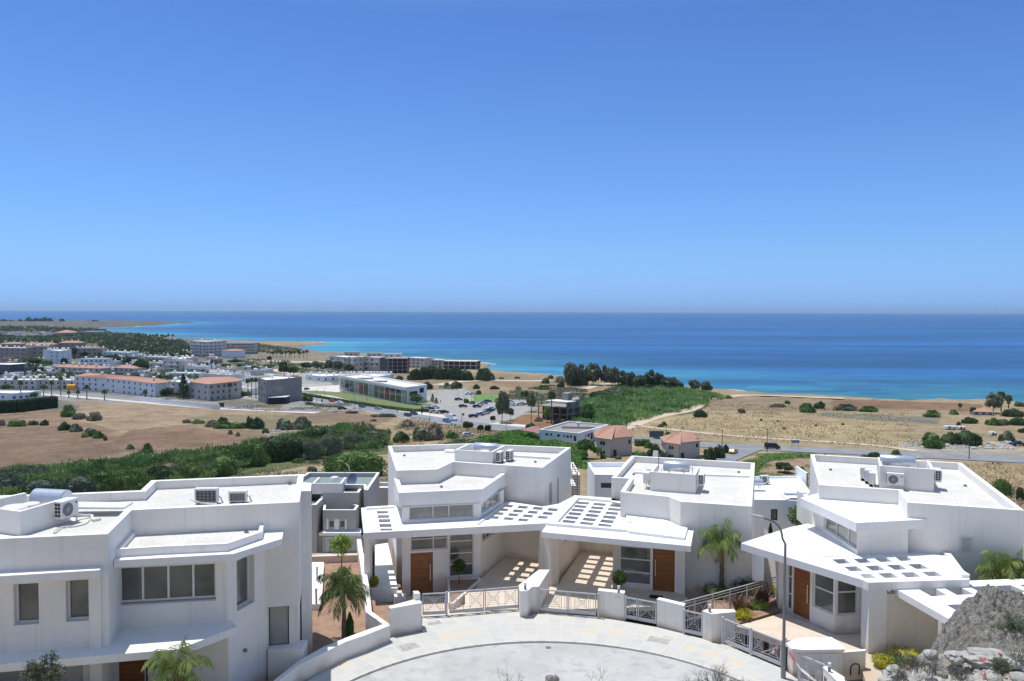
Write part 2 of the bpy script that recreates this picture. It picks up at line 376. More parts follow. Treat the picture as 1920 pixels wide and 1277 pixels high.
covers=[ # colour, polygon in photo pixels (land cover), later ones on top
((.40,.305,.195),[(-200,640),(2300,640),(2300,1300),(-200,1300)]),
((.23,.21,.18),[(-300,600),(420,600),(420,612),(330,630),(640,660),(640,720),(500,770),(-200,770)]),
((.185,.165,.145),[(-300,600),(400,602),(400,607),(300,614),(-300,616)]),
((.22,.20,.15),[(-100,640),(350,640),(360,665),(-100,665)]),
((.30,.25,.19),[(470,648),(640,645),(660,690),(470,690)]),
((.33,.255,.17),[(660,690),(1060,705),(1060,760),(900,750),(780,735),(660,700)]),
((.36,.26,.17),[(900,715),(1350,735),(1300,780),(1000,770)]),
((.31,.185,.105),[(960,775),(1130,790),(1130,815),(960,800),(880,795)]),
((.31,.215,.15),[(0,776),(110,768),(155,792),(200,800),(235,818),(330,802),(420,772),(520,762),(640,770),(740,785),(700,800),(600,806),(500,826),(440,838),(300,852),(150,866),(-60,880),(-60,780)]),
((.38,.275,.19),[(120,748),(260,750),(400,766),(560,772),(520,780),(400,784),(220,800),(160,770)]),
((.26,.175,.125),[(-60,795),(90,797),(130,802),(200,818),(300,835),(220,850),(100,866),(-60,884)]),
((.27,.178,.125),[(240,808),(330,796),(400,800),(440,812),(520,818),(440,832),(300,842),(210,826)]),
((.29,.235,.15),[(330,790),(380,778),(500,775),(640,790),(700,800),(640,822),(520,815),(420,812)]),
((.13,.15,.07),[(-60,882),(160,864),(300,850),(440,836),(560,812),(700,806),(740,830),(740,850),(600,866),(400,905),(-60,960)]),
((.34,.28,.19),[(420,902),(560,880),(650,870),(760,880),(760,930),(420,930)]),
((.10,.17,.05),[(820,835),(940,812),(1012,806),(1012,835),(1100,850),(1110,880),(960,855),(830,848)]),
((.13,.16,.07),[(1060,765),(1130,735),(1250,725),(1370,742),(1300,775),(1215,790),(1140,812),(1090,800)]),
((.20,.21,.12),[(960,735),(1100,730),(1100,760),(1000,760)]),
((.33,.25,.17),[(1330,742),(1720,755),(1720,770),(1330,770)]),
((.27,.17,.11),[(1560,748),(1840,757),(1840,772),(1560,764)]),
((.24,.22,.18),[(1540,772),(1760,785),(1760,794),(1540,788)]),
((.44,.335,.20),[(1200,780),(1500,775),(1700,795),(1700,832),(1400,822),(1180,803)]),
((.15,.20,.07),[(1395,862),(1440,850),(1530,851),(1530,858),(1460,862),(1420,885),(1490,890),(1490,905),(1400,905)]),
((.40,.29,.19),[(1430,880),(1450,862),(1520,858),(1520,892),(1440,892)]),
((.42,.39,.35),[(1690,828),(1800,838),(1930,848),(1930,862),(1690,846)]),
((.50,.42,.33),[(1800,842),(1940,840),(1940,856)]),
((.33,.32,.31),[(-100,735),(80,733),(300,745),(420,755),(420,762),(-100,742)]),
((.44,.42,.39),[(300,700),(600,700),(640,735),(600,760),(440,745)]),
((.36,.35,.34),[(535,752),(600,750),(630,766),(590,770),(530,768)]),
((.42,.40,.38),[(795,734),(868,728),(905,745),(1000,752),(1010,765),(960,788),(900,796),(820,782)]),
((.25,.30,.13),[(560,738),(760,772),(810,770),(800,750),(640,735)]),
]
def ground_cover(x,y,z):
    # photo pixel of every ground vertex, to look up the land-cover map
    Q=np.stack([x,y,z-CAMZ],-1)@np.array(MI).T
    u=CX+F*Q[:,0]/np.maximum(1e-3,-Q[:,2]); v=CY-F*Q[:,1]/np.maximum(1e-3,-Q[:,2])
    c=np.zeros((len(x),3)); c[:]=(.40,.31,.2)
    far=(y>150)
    ju=(vnoise(x,y,11,3)-.5)*np.clip(2600./np.maximum(y,50),0,14); jv=(vnoise(x,y,9,5)-.5)*np.clip(1200./np.maximum(y,50),0,6)
    for col,poly in covers:
        m=inside(u+ju,v+jv,poly)&far; c[m]=col
    n=.75+.5*vnoise(x,y,6,9)*.5+.25*vnoise(x,y,31,2); c*=n[:,None]*np.array((.80,.83,.84))
    near=(y<60); c[near]=(.36,.33,.29)
    return c
def fan(name,rows,cols,spread,zf,cf,m):
    yy=np.array(rows);uu=np.linspace(-1,1,cols)
    Yg,Ug=np.meshgrid(yy,uu,indexing='ij'); Xg=Ug*spread(Yg)
    x=Xg.ravel();y=Yg.ravel();z=zf(x,y)
    nr,nc=len(yy),cols
    a=(np.arange(nr-1)[:,None]*nc+np.arange(nc-1)[None,:]).ravel()
    f=np.stack([a,a+1,a+1+nc,a+nc],1)
    me=bpy.data.meshes.new(name); me.vertices.add(len(x)); me.vertices.foreach_set('co',np.stack([x,y,z],1).astype(np.float32).ravel())
    me.loops.add(f.size); me.loops.foreach_set('vertex_index',f.astype(np.int32).ravel())
    me.polygons.add(len(f)); me.polygons.foreach_set('loop_start',np.arange(0,f.size,4,dtype=np.int32)); me.polygons.foreach_set('loop_total',np.full(len(f),4,np.int32))
    me.update(calc_edges=True); me.materials.append(m)
    me.polygons.foreach_set('use_smooth',[True]*len(f))
    ca=me.color_attributes.new('cover','FLOAT_COLOR','POINT'); c=cf(x,y,z); c4=np.ones((len(x),4),np.float32); c4[:,:3]=c; ca.data.foreach_set('color',c4.ravel())
    o=bpy.data.objects.new(name,me); COL.objects.link(o); return o
def land_z(x,y):
    z=height(x,y); ins=inside(x,y,LAND); d=seg_dist(x,y,LAND[:len(COAST)])
    bump=(vnoise(x,y,23,1)-.5)*1.2*np.clip((y-200)/80,0,1)*0
    zs=np.minimum(z,SEA+.25+d*.05+.9*vnoise(x,y,7,4)*np.clip(d/4,0,1))
    peni=np.clip((y-2300)/600,0,1)*np.clip(d/150,0,1)*8*vnoise(x,y,900,7)
    return np.where(ins,np.where(y>300,zs,z)+peni,SEA-3)
def gm():
    m=mat('dry_ground',(.4,.3,.2),1,0,.05,bump=(1.5,.5,.15)); t=m.node_tree;b=t.nodes['Principled BSDF'];L=t.links.new
    at=t.nodes.new('ShaderNodeAttribute'); at.attribute_name='cover'
    g=t.nodes.new('ShaderNodeNewGeometry'); prev=at.outputs[0]
    for s,lo,hi,k,st in ((.9,.45,.7,.62,(1,1,1)),(.22,.5,.72,.7,(1,1,1)),(.12,.4,.62,1.22,(1,1,1)),(.5,.5,.7,.78,(.12,1,1)),(2.6,.48,.66,.74,(1,1,1))):
        mp=t.nodes.new('ShaderNodeMapping'); mp.inputs['Scale'].default_value=st; mp.inputs['Rotation'].default_value=(0,0,.5); L(g.outputs['Position'],mp.inputs[0])
        n=t.nodes.new('ShaderNodeTexNoise'); n.inputs['Scale'].default_value=s; n.inputs['Detail'].default_value=6; n.inputs['Roughness'].default_value=.65; L(mp.outputs[0],n.inputs['Vector'])
        r=t.nodes.new('ShaderNodeMapRange'); r.inputs[1].default_value=lo;r.inputs[2].default_value=hi; L(n.outputs[0],r.inputs[0])
        mu=t.nodes.new('ShaderNodeMix'); mu.data_type='RGBA'; mu.blend_type='MULTIPLY'; mu.inputs[7].default_value=(k,k,k*.97,1); L(r.outputs[0],mu.inputs[0]); L(prev,mu.inputs[6]); prev=mu.outputs[2]
    L(prev,b.inputs['Base Color']); return m
rows=[-150,-100,-60,-30,-12,-4]+[0.5*i for i in range(0,12)]+list(np.arange(6,60,2.))
pp=1500*45/60.
k=1500*45/61.
while k>330: rows.append(1500*45/k); k-=14
while k>17: rows.append(1500*45/k); k-=1.15
rows+= [4300,5200]
ground=fan('ground',rows,620,lambda y: np.where(y>0,y*.80+70,120),land_z,ground_cover,gm()); struct(ground)
# sea
def sea_cover(x,y,z):
    d=seg_dist(x,y,COAST)
    s=np.clip(1-d/230,0,1)**1.5
    n=vnoise(x*.25,y,45,11)*.6+vnoise(x*.3,y,14,12)*.4
    deep=np.array((.015,.078,.21)); mid=np.array((.012,.078,.195)); sh=np.array((.042,.205,.27))
    a=np.clip(1-d/700,0,1)[:,None]
    c=deep*(1-a)+mid*a; s2=np.clip(s*(1.15-.7*(n>.62)),0,1)[:,None]; c=c*(1-s2)+sh*s2
    st=(vnoise(x*.12,y,130,21)*.5+vnoise(x*.1,y,420,22)*.5); c*= (.85+.35*st)[:,None]
    foam=(d<3+9*vnoise(x,y,60,31))&(vnoise(x,y,9,32)>.5)&(vnoise(x,y,75,33)>.55); 
    c[foam]=(.35,.5,.5)
    return c
def seam():
    m=mat('sea_water',(.02,.1,.25),.35,0,.35); t=m.node_tree;b=t.nodes['Principled BSDF'];L=t.links.new; b.inputs['IOR'].default_value=1.33
    at=t.nodes.new('ShaderNodeAttribute'); at.attribute_name='cover'
    g=t.nodes.new('ShaderNodeNewGeometry'); mp=t.nodes.new('ShaderNodeMapping'); mp.inputs['Scale'].default_value=(.02,.09,.09); L(g.outputs['Position'],mp.inputs[0])
    n=t.nodes.new('ShaderNodeTexNoise'); n.inputs['Scale'].default_value=1; n.inputs['Detail'].default_value=8; n.inputs['Roughness'].default_value=.65; L(mp.outputs[0],n.inputs['Vector'])
    r=t.nodes.new('ShaderNodeMapRange'); r.inputs[1].default_value=.3;r.inputs[2].default_value=.7; r.inputs[3].default_value=.72; r.inputs[4].default_value=1.3; L(n.outputs[0],r.inputs[0])
    mp2=t.nodes.new('ShaderNodeMapping'); mp2.inputs['Scale'].default_value=(.0012,.008,.008); mp2.inputs['Rotation'].default_value=(0,0,-.12); L(g.outputs['Position'],mp2.inputs[0])
    n2=t.nodes.new('ShaderNodeTexNoise'); n2.inputs['Scale'].default_value=1; n2.inputs['Detail'].default_value=5; L(mp2.outputs[0],n2.inputs['Vector'])
    r2=t.nodes.new('ShaderNodeMapRange'); r2.inputs[1].default_value=.42;r2.inputs[2].default_value=.64; r2.inputs[3].default_value=.82; r2.inputs[4].default_value=1.42; L(n2.outputs[0],r2.inputs[0])
    mm=t.nodes.new('ShaderNodeMath'); mm.operation='MULTIPLY'; L(r.outputs[0],mm.inputs[0]); L(r2.outputs[0],mm.inputs[1])
    v=t.nodes.new('ShaderNodeVectorMath'); v.operation='SCALE'; L(at.outputs[0],v.inputs[0]); L(mm.outputs[0],v.inputs['Scale']); L(v.outputs[0],b.inputs['Base Color'])
    bp=t.nodes.new('ShaderNodeBump'); bp.inputs['Strength'].default_value=.25; bp.inputs['Distance'].default_value=.5; L(n.outputs[0],bp.inputs['Height']); L(bp.outputs[0],b.inputs['Normal'])
    return m
rows=[];k=1500*52/240.
while k>60: rows.append(1500*52/k); k-=2.
while k>4: rows.append(1500*52/k); k-=.9
rows+=[28000.]
sea=fan('sea',rows,420,lambda y:y*.85+300,lambda x,y:np.full(x.shape,SEA),sea_cover,seam()); struct(sea)
# ribbons: roads and tracks
def ribbon(name,pts,wid,m,dz=.14,step=6):
    L=[G(*p) if isinstance(p,tuple) else G(*K(p)) for p in pts]
    path=[]
    for a,b in zip(L,L[1:]):
        n=max(1,int((b-a).length/step))
        path+= [a.lerp(b,i/n) for i in range(n)]
    path.append(L[-1]); mb=MB(); prev=None
    for _ in range(2): path=[path[0]]+[(path[i-1]+path[i]*2+path[i+1])/4 for i in range(1,len(path)-1)]+[path[-1]]
    for i,p in enumerate(path):
        d=path[min(i+1,len(path)-1)]-path[max(i-1,0)]; n=Vector((-d.y,d.x,0)).normalized()*wid/2
        a,b=p+n,p-n; a.z=float(height(a.x,a.y))+dz; b.z=float(height(b.x,b.y))+dz
        if prev: mb.face([prev[1],b,a,prev[0]])
        prev=(a,b)
    o=mb.build(name,m); struct(o); return o
MR=[(380,690),(440,696),(500,715),(545,733),(583,743),(620,753.5),(683,765),(758,778),(860,793),(975,805.5),(1100,817),(1240,829),(1370,838),(1467,842),(1600,848),(1702,853),(1919,864),(2100,875)]
ribbon('pavement',[(x,y-(2.2 if x<980 else 0)) for x,y in MR[3:10]],19,M['roadside'],.08)
ribbon('road',MR,11.5,M['asphalt'],.16)
ribbon('pavement',[(-60,737),(77,738),(150,743),(258,752),(396,764),(500,769),(600,773)],11,M['roadside'],.07)
ribbon('road',[(-60,736),(77,736.5),(150,741),(258,750.5),(396,763),(500,768.5),(600,771.5),(640,771),(700,769)],6.5,M['asphalt'],.14)
ribbon('road',[(1325,880),(1350,862),(1385,848),(1405,841)],9,M['asphalt'],.2)
ribbon('road',[(400,692),(425,706),(440,720),(460,745)],9,M['roadside'],.11)
ribbon('dirt_track',[(1120,822),(1150,808),(1181,800),(1208,789),(1229,781),(1285,772),(1308,762),(1312,752),(1325,748.5),(1345,747.5),(1362,744),(1399,740.5),(1482,743),(1582,747)],6.5,M['track'],.1)
ribbon('dirt_track',[(1190,798),(1247,805),(1300,810),(1356,816),(1420,821),(1499,826),(1600,831),(1672,838),(1720,846)],3.6,M['track'],.1)
ribbon('dirt_track',[(1098,729),(1120,722),(1145,718),(1170,719)],6,M['track'],.1)
ribbon('dirt_track',[(820,722),(862,715),(930,713),(1000,715),(1030,713)],9,M['track'],.1)
ribbon('dirt_track',[(480,676),(560,679),(620,679)],16,M['track'],.1)
ribbon('dirt_track',[(560,702),(525,697),(513,692)],8,M['track'],.1)
# paved lot of the dealership, football pitch
def flat(name,pts,m,dz=.12):
    L=[G(*p) for p in pts]; mb=MB(); mb.face([Vector((p.x,p.y,p.z+dz)) for p in L]); o=mb.build(name,m); return struct(o)
M['lot']=mat('pale_lot',(.29,.28,.265),.9,0,.15,noise=[(.2,(.35,.34,.32),.4,.65)])
flat('car_park',[(805,742),(866,731),(905,744),(1003,753),(1004,763),(962,787),(905,796),(835,784)],M['lot'],.1)
flat('forecourt',[(545,728),(640,722),(645,735),(575,738)],M['roadside'],.12)
M['turf']=mat('pitch_turf',(.13,.22,.075),.95,0,.1,noise=[(.3,(.16,.25,.09),.4,.6)])
flat('football_pitch',[(885,744),(893,740.5),(934,740.5),(938,754),(892,756)],M['turf'],.18)
M['lawn']=mat('lawn_grass',(.14,.175,.07),.95,0,.1,noise=[(.4,(.20,.215,.11),.4,.65)])
flat('lawn',[(625,735),(764,759),(800,757),(815,761),(812,767),(790,769),(700,758),(620,742),(560,735),(565,731)],M['lawn'],.13)
# ---------------- the four villas ----------------
def wall_run(mb,A,B,z0,z1,ops=(),depth=.2,m=0,sgn=1):
    """vertical wall face from A to B (outside on the right of A->B when sgn=1) with openings (u0,u1,za,zb) and their reveals"""
    A=Vector(A[:2]);B=Vector(B[:2]);L=(B-A).length;d=(B-A)/L; nrm=Vector((d.y,-d.x))*sgn
    us=sorted({0,L,*[u for o in ops for u in o[:2]]}); 
    def pt(u,z,k=0): q=A+d*u-nrm*k; return (q.x,q.y,z)
    for i in range(len(us)-1):
        u0,u1=us[i],us[i+1]; cut=sorted([(o[2],o[3]) for o in ops if o[0]<=u0+1e-6 and o[1]>=u1-1e-6]); z=z0
        for a,b in cut:
            if a>z: mb.face([pt(u0,z),pt(u1,z),pt(u1,a),pt(u0,a)],m)
            z=b
        if z<z1: mb.face([pt(u0,z),pt(u1,z),pt(u1,z1),pt(u0,z1)],m)
    for u0,u1,a,b in ops:
        mb.face([pt(u0,a),pt(u1,a),pt(u1,a,depth),pt(u0,a,depth)],m); mb.face([pt(u0,b),pt(u0,b,depth),pt(u1,b,depth),pt(u1,b)],m)
        mb.face([pt(u0,a),pt(u0,a,depth),pt(u0,b,depth),pt(u0,b)],m); mb.face([pt(u1,a),pt(u1,b),pt(u1,b,depth),pt(u1,a,depth)],m)
def onwall(A,B,px,py):
    """(u along A->B, z) where the sight line of a photo pixel meets the vertical plane through A and B"""
    A=Vector(A[:2]);B=Vector(B[:2]);d=(B-A).normalized();n=Vector((-d.y,d.x)); r=ray(px,py)
    t=A.dot(n)/(r.x*n.x+r.y*n.y); return (Vector((r.x*t,r.y*t))-A).dot(d),CAMZ+r.z*t
def op(A,B,s):
    """opening from two photo points 'crop u0 v0 u1 v1' (top left, bottom right)"""
    t=s.split(); c=t[0]; a=onwall(A,B,*K(c,float(t[1]),float(t[2]))); b=onwall(A,B,*K(c,float(t[3]),float(t[4])))
    return (min(a[0],b[0]),max(a[0],b[0]),min(a[1],b[1]),max(a[1],b[1]))
def window(par,A,B,o,depth=.14,mul=(),tra=(),fw=.05,glass='glass',fm='frame',sgn=1,name='window'):
    """framed window set 'depth' behind the wall face; mul/tra: fractions where bars run"""
    A=Vector(A[:2]);B=Vector(B[:2]);d=(B-A).normalized();n=Vector((d.y,-d.x))*sgn; u0,u1,z0,z1=o
    def pt(u,z,k): q=A+d*u-n*k; return Vector((q.x,q.y,z))
    up=(n.x,n.y,0); mb=MB(); k=depth-.02; h=fw/2
    def bar(a,b): mb.bar(a,b,fw,.05,up=up)
    bar(pt(u0,z0+h,k),pt(u1,z0+h,k)); bar(pt(u0,z1-h,k),pt(u1,z1-h,k))
    bar(pt(u0+h,z0+fw,k),pt(u0+h,z1-fw,k)); bar(pt(u1-h,z0+fw,k),pt(u1-h,z1-fw,k))
    for f in mul: u=u0+(u1-u0)*f; bar(pt(u,z0+fw,k),pt(u,z1-fw,k))
    xs=[u0+fw]+[v for f in mul for v in (u0+(u1-u0)*f-h,u0+(u1-u0)*f+h)]+[u1-fw]
    for f in tra:
        z=z0+(z1-z0)*f
        for i in range(0,len(xs),2): bar(pt(xs[i],z,k),pt(xs[i+1],z,k))
    fr=mb.build(name,M[fm],par)
    zs=[z0]+[z0+(z1-z0)*f for f in tra]+[z1]; xx=[u0]+[u0+(u1-u0)*f for f in mul]+[u1]
    for i in range(len(xx)-1):
        for j in range(len(zs)-1):
            g=MB(); g.face([pt(xx[i]+h,zs[j]+h,depth),pt(xx[i+1]-h,zs[j]+h,depth),pt(xx[i+1]-h,zs[j+1]-h,depth),pt(xx[i]+h,zs[j+1]-h,depth)]); g.build('pane',M[glass],fr)
    return fr
def door(par,A,B,o,depth=.1,hx=.8,sgn=1):
    A=Vector(A[:2]);B=Vector(B[:2]);d=(B-A).normalized();n=Vector((d.y,-d.x))*sgn;u0,u1,z0,z1=o
    def pt(u,z,k): q=A+d*u-n*k; return Vector((q.x,q.y,z))
    up=(n.x,n.y,0); mb=MB(); w=u1-u0
    mb.bar(pt((u0+u1)/2,z0,depth),pt((u0+u1)/2,z1,depth),w,.07,up=up); dr=mb.build('door',M['wood'],par)
    mb=MB()
    for u in (u0-.03,u1+.03): mb.bar(pt(u,z0,depth),pt(u,z1+.06,depth),.06,.12,up=up)
    mb.bar(pt(u0,z1+.03,depth),pt(u1,z1+.03,depth),.06,.12,up=up); mb.build('door_frame',M['frame'],dr)
    mb=MB(); u=u0+w*hx; zc=z0+(z1-z0)*.52; mb.tube([pt(u,zc-.45,depth-.1),pt(u,zc+.45,depth-.1)],.02)
    for q in (-.35,.35): mb.tube([pt(u,zc+q,depth-.1),pt(u,zc+q,depth-.03)],.012,6)
    mb.build('handle',M['ac'],dr,smooth=True); return dr
def shutter(par,A,B,o,depth=.03,n=12,leaves=2,sgn=1):
    A=Vector(A[:2]);B=Vector(B[:2]);d=(B-A).normalized();nn=Vector((d.y,-d.x))*sgn;u0,u1,z0,z1=o
    def pt(u,z,k): q=A+d*u-nn*k; return Vector((q.x,q.y,z))
    up=(nn.x,nn.y,0);mb=MB()
    mb.bar(pt((u0+u1)/2,z0-.03,-.03),pt((u0+u1)/2,z0+.02,-.03),u1-u0+.1,.06,up=up); mb.bar(pt((u0+u1)/2,z1,-.03),pt((u0+u1)/2,z1+.05,-.03),u1-u0+.1,.06,up=up)
    mb.bar(pt(u0-.03,z0,-.03),pt(u0-.03,z1,-.03),.05,.05,up=up); mb.bar(pt(u1+.03,z0,-.03),pt(u1+.03,z1,-.03),.05,.05,up=up)
    w=mb.build('window',M['frame'],par); lw=(u1-u0)/leaves
    for q in range(leaves):
        mb=MB(); a=u0+q*lw+.02;b=a+lw-.04
        mb.bar(pt((a+b)/2,z0+.03,-.005),pt((a+b)/2,z1-.03,-.005),b-a,.01,m=1,up=up)  # dark backing sheet: shade in the slat gaps put in as colour
        for u in (a+.025,b-.025): mb.bar(pt(u,z0+.02,-.025),pt(u,z1-.02,-.025),.05,.03,up=up)
        for i in range(n):
            z=z0+.06+(z1-z0-.12)*i/(n-1); mb.bar(pt(a+.05,z,-.025),pt(b-.05,z,-.025),.035,.012,up=(nn.x,nn.y,.9))
        mb.build('shutter',[M['frame'],M['pole']],w)
    return w
def body(par,out,zb,zt,zr,pw=.24,wm='wall',roofm='gravel',ops={},depth=.2,name='wall',pname='roof'):
    """walls with openings, parapet ring and roof deck. out: outline, counter-clockwise or not; ops: edge index -> openings"""
    s=1 if area(out)>0 else -1; inn=inset(out,pw); mb=MB(); n=len(out)
    for i in range(n):
        wall_run(mb,out[i],out[(i+1)%n],zb,zt,ops.get(i,()),depth,sgn=s)
        a,b=inn[i],inn[(i+1)%n]; mb.face([(*b,zr),(*a,zr),(*a,zt),(*b,zt)])
    w=mb.build(name,M[wm],par)
    mb=MB(); mb.prism(out,zt,zt+.035,[inn],mt=0); mb.build('parapet_cap',M['top'],par)
    mb=MB(); mb.prism(inn,zr-.05,zr); mb.build(pname,M[roofm],par)
    mb=MB()  # hidden ceiling-level deck closes the block to light
    return w
def slab(par,out,z1,th,holes=(),name='canopy',m='top'):
    mb=MB(); mb.prism(out,z1-th,z1,holes); return mb.build(name,M[m],par)
def quadgrid(c,nu,nv,fu,fv):
    """holes inside the quad c (4 xy points: back-left, back-right, front-right, front-left); fu, fv = share of a cell that is open"""
    c=[Vector(p[:2]) for p in c]; out=[]
    def b(u,v): return (c[0]*(1-u)+c[1]*u)*(1-v)+(c[3]*(1-u)+c[2]*u)*v
    for j in range(nv):
        for i in range(nu):
            u0=(i+.5-fu/2)/nu;u1=(i+.5+fu/2)/nu;v0=(j+.5-fv/2)/nv;v1=(j+.5+fv/2)/nv
            out.append([tuple(b(u0,v0)),tuple(b(u1,v0)),tuple(b(u1,v1)),tuple(b(u0,v1))])
    return out
def pier(poly,z0,z1,label,cap=True,cat='gate pier',grp='rendered piers between the gates'):
    t=thing('gate_pier',label,cat,(poly[0][0],poly[0][1],z0),0,grp); mb=MB(); mb.prism(poly,z0,z1); mb.build('pillar',M['wall'],t)
    mb=MB(); mb.prism(inset(poly,-.015),z1,z1+.04); mb.build('cap',M['top'],t); return t
FZ=0.
# ===== middle right villa (three) =====
h3=thing('villa','white villa with single wooden door, six-row pergola and queen palm at its wall','villa',P(1230,1105,0),0,'white villas around the turning circle')
Z3=4.6
o3=xy(W('j 1305 97 l 1503 183 l 1468 708 l 613 650 j 1755 592 j 1170 532 j 1278 372 j 1063 362',Z3))
A,B=o3[2],o3[3]   # front wall, right to left
sh=op(B,A,'l 868 1030 1075 1240')
body(h3,o3,-4,Z3,Z3-.38)
shutter(h3,B,A,sh,leaves=2,sgn=1)
# raised strip across the roof
mb=MB(); q=W('j 1350 290 l 905 300 l 1440 335 l 1440 350 l 905 330 j 1330 302',Z3-.35); mb.prism(xy(q),Z3-.4,Z3-.27); mb.build('roof_ridge',M['top'],h3)
zs=3.2
lo3=xy(W('j 225 1005 l 735 1175 l 790 985 l 700 930',zs))
gq=xy(W('j 618 625 1255 680 1075 955 425 888',zs+.05))
gq=[P(*K('j',u,v),zs+.05) for u,v in ((640,622),(1235,668),(1075,958),(430,885))]
hol3=quadgrid(gq,3,6,.72,.66)
led=xy(W('j 225 1005 l 735 1175 l 770 990 l 690 985 l 470 880 j 1660 875 j 1170 650 j 1063 640 j 1060 600 j 618 570 j 300 905',zs))
slab(h3,led,zs,.3,hol3)
curb=xy(W('j 618 570 1063 602 1063 645 1170 665 1500 800 1750 880 l 600 940 l 697 960 l 663 1080 l 0 1000 j 1250 985 j 300 905',zs+.12))
rec=[P(*K('j',u,v),zs+.12) for u,v in ((672,598),(1235,645),(1240,830),(1180,962),(410,888))]
rec2=xy(W('j 1262 838 1700 878 l 470 905 l 590 975 l 560 1030 j 1210 965',zs+.12))
mb=MB(); mb.prism(curb,zs+.005,zs+.14,[xy(rec)],mt=0); mb.build('canopy_kerb',M['top'],h3)
# ground floor block: left glazing, door, right wall
g0=P(*K('k',1150,785),0);g1=P(*K('m',568,598),0);g2=P(*K('m',662,630),0)
colr=P(*K('k',1078,812),0)
ctop=zs-.3
fl=[(colr.x,colr.y),(g0.x,g0.y),(g1.x,g1.y),(g2.x,g2.y),(g2.x+.35,g2.y+5),(colr.x+1.6,colr.y+7.5)]
E0,E1=fl[1],fl[2]
og=op(E0,E1,'k 1160 258 1545 800'); od=op(E0,E1,'m 283 48 562 590'); od=(od[0],od[1],.04,od[3])
L_=(Vector(E1)-Vector(E0)).length
og=(.03,od[0]-.1,.28,ctop-.03); od=(od[0],min(od[1],L_-.12),.05,2.42)
mb=MB(); n=len(fl)
for i in range(n): wall_run(mb,fl[i],fl[(i+1)%n],-.6,ctop,[og,od] if i==1 else (),.16)
mb.build('ground_floor_wall',M['wall'],h3)
window(h3,E0,E1,og,.14,(),(.25,.52,.78),.06,name='entrance_glazing'); door(h3,E0,E1,od,.12,.12)
mb=MB(); st=xy(W('k 1100 770 m 600 600 m 680 640 m 560 660 k 1500 850 k 1090 800',0)); mb.prism(inset([fl[1],fl[2],fl[3],(fl[3][0]+.1,fl[3][1]-.9),(fl[2][0]-.1,fl[2][1]-1.1),(fl[1][0],fl[1][1]-.8)],0),-.1,.06); mb.build('doorstep',M['beige'],h3)
# pier and side wall between the two car ports
pw=xy(W('k 200 705 335 765 430 742 545 560 690 345 600 300 440 330 200 440',0))
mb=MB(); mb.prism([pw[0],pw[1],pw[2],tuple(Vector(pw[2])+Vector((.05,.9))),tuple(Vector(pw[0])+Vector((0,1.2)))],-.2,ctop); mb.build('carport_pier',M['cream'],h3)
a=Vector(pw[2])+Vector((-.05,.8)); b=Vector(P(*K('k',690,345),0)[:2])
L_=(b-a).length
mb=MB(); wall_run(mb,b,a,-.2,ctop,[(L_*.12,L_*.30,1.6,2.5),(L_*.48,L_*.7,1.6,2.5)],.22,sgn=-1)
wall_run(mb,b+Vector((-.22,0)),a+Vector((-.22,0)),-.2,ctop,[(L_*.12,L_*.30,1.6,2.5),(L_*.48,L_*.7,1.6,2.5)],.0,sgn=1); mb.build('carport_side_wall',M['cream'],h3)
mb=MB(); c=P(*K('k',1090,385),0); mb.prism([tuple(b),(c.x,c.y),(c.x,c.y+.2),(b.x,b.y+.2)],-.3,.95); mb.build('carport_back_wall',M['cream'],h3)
mb=MB(); mb.prism(xy(W('k 200 760 430 742 690 345 1090 380 1075 812 1150 785 m 568 598 m 662 630 m 700 700 m 500 745 k 170 1055 k 100 900',0)),-.2,.012); dw3=mb.build('driveway',M['beige']); struct(dw3)
# doormat
mb=MB(); mb.prism(xy(W('m 250 610 405 625 385 655 235 640',.06)),.065,.085); tag(mb.build('doormat',M['rubber']),'dark doormat on the step before the single wooden door','doormat')
def tank_box(par,outl,zb,zt,open_back=True,pw=.14,name='tank_screen'):
    """low walls that screen the roof tank; outl = front-left, front-right, back-right, back-left"""
    fl_,fr_,br_,bl_=[Vector(p[:2]) for p in outl]; mb=MB()
    inn=inset([fl_,fr_,br_,bl_],pw)
    mb.prism([tuple(bl_),tuple(fl_),tuple(fr_),tuple(br_),inn[2],inn[1],inn[0],inn[3]],zb,zt); o=mb.build(name,M['wall'],par)
    return o
def solar_tank(a,b,r,label,z=None,par=None,legs=True):
    """horizontal water tank from a to b (axis end points)"""
    a,b=Vector(a),Vector(b); t=thing('water_tank',label,'water tank',(a+b)/2-Vector((0,0,r)),0,'metal water tanks on the villa roofs'); mb=MB()
    d=(b-a).normalized(); e=.04
    mb.tube([a-d*e,a,b,b+d*e],[r*.9,r,r,r*.9],28); mb.build('tank_body',M['metal'],t,smooth=True)
    mb=MB()
    for f in (.2,.8):
        p=a.lerp(b,f); s=d.cross(Vector((0,0,1)))*r*.7
        for k in (-1,1): mb=MB(); mb.bar(p+s*k,p+s*k-Vector((0,0,r+.35)),.04,.04); mb.build('leg',M['pole'],t)
    mb=MB(); mb.tube([b+d*.04,b+d*.2,b+d*.2-Vector((0,0,r+.3))],.025,8); mb.build('pipe',M['pipe'],t,smooth=True); mb=MB(); mb.tube([a-d*.04-Vector((0,0,r*.5)),a-d*.15-Vector((0,0,r*.5)),a-d*.15-Vector((0,0,r+.3))],.02,8); mb.build('pipe',M['pipe'],t,smooth=True); return t
def tank_at(c,px0,px1,top,r,label):
    m=PY((px0+px1)/2,top,c.y); h=(px1-px0)/2*c.y/F; q=Vector((m.x,c.y,m.z-r)); return solar_tank(q-dv*h,q+dv*h,r,label)
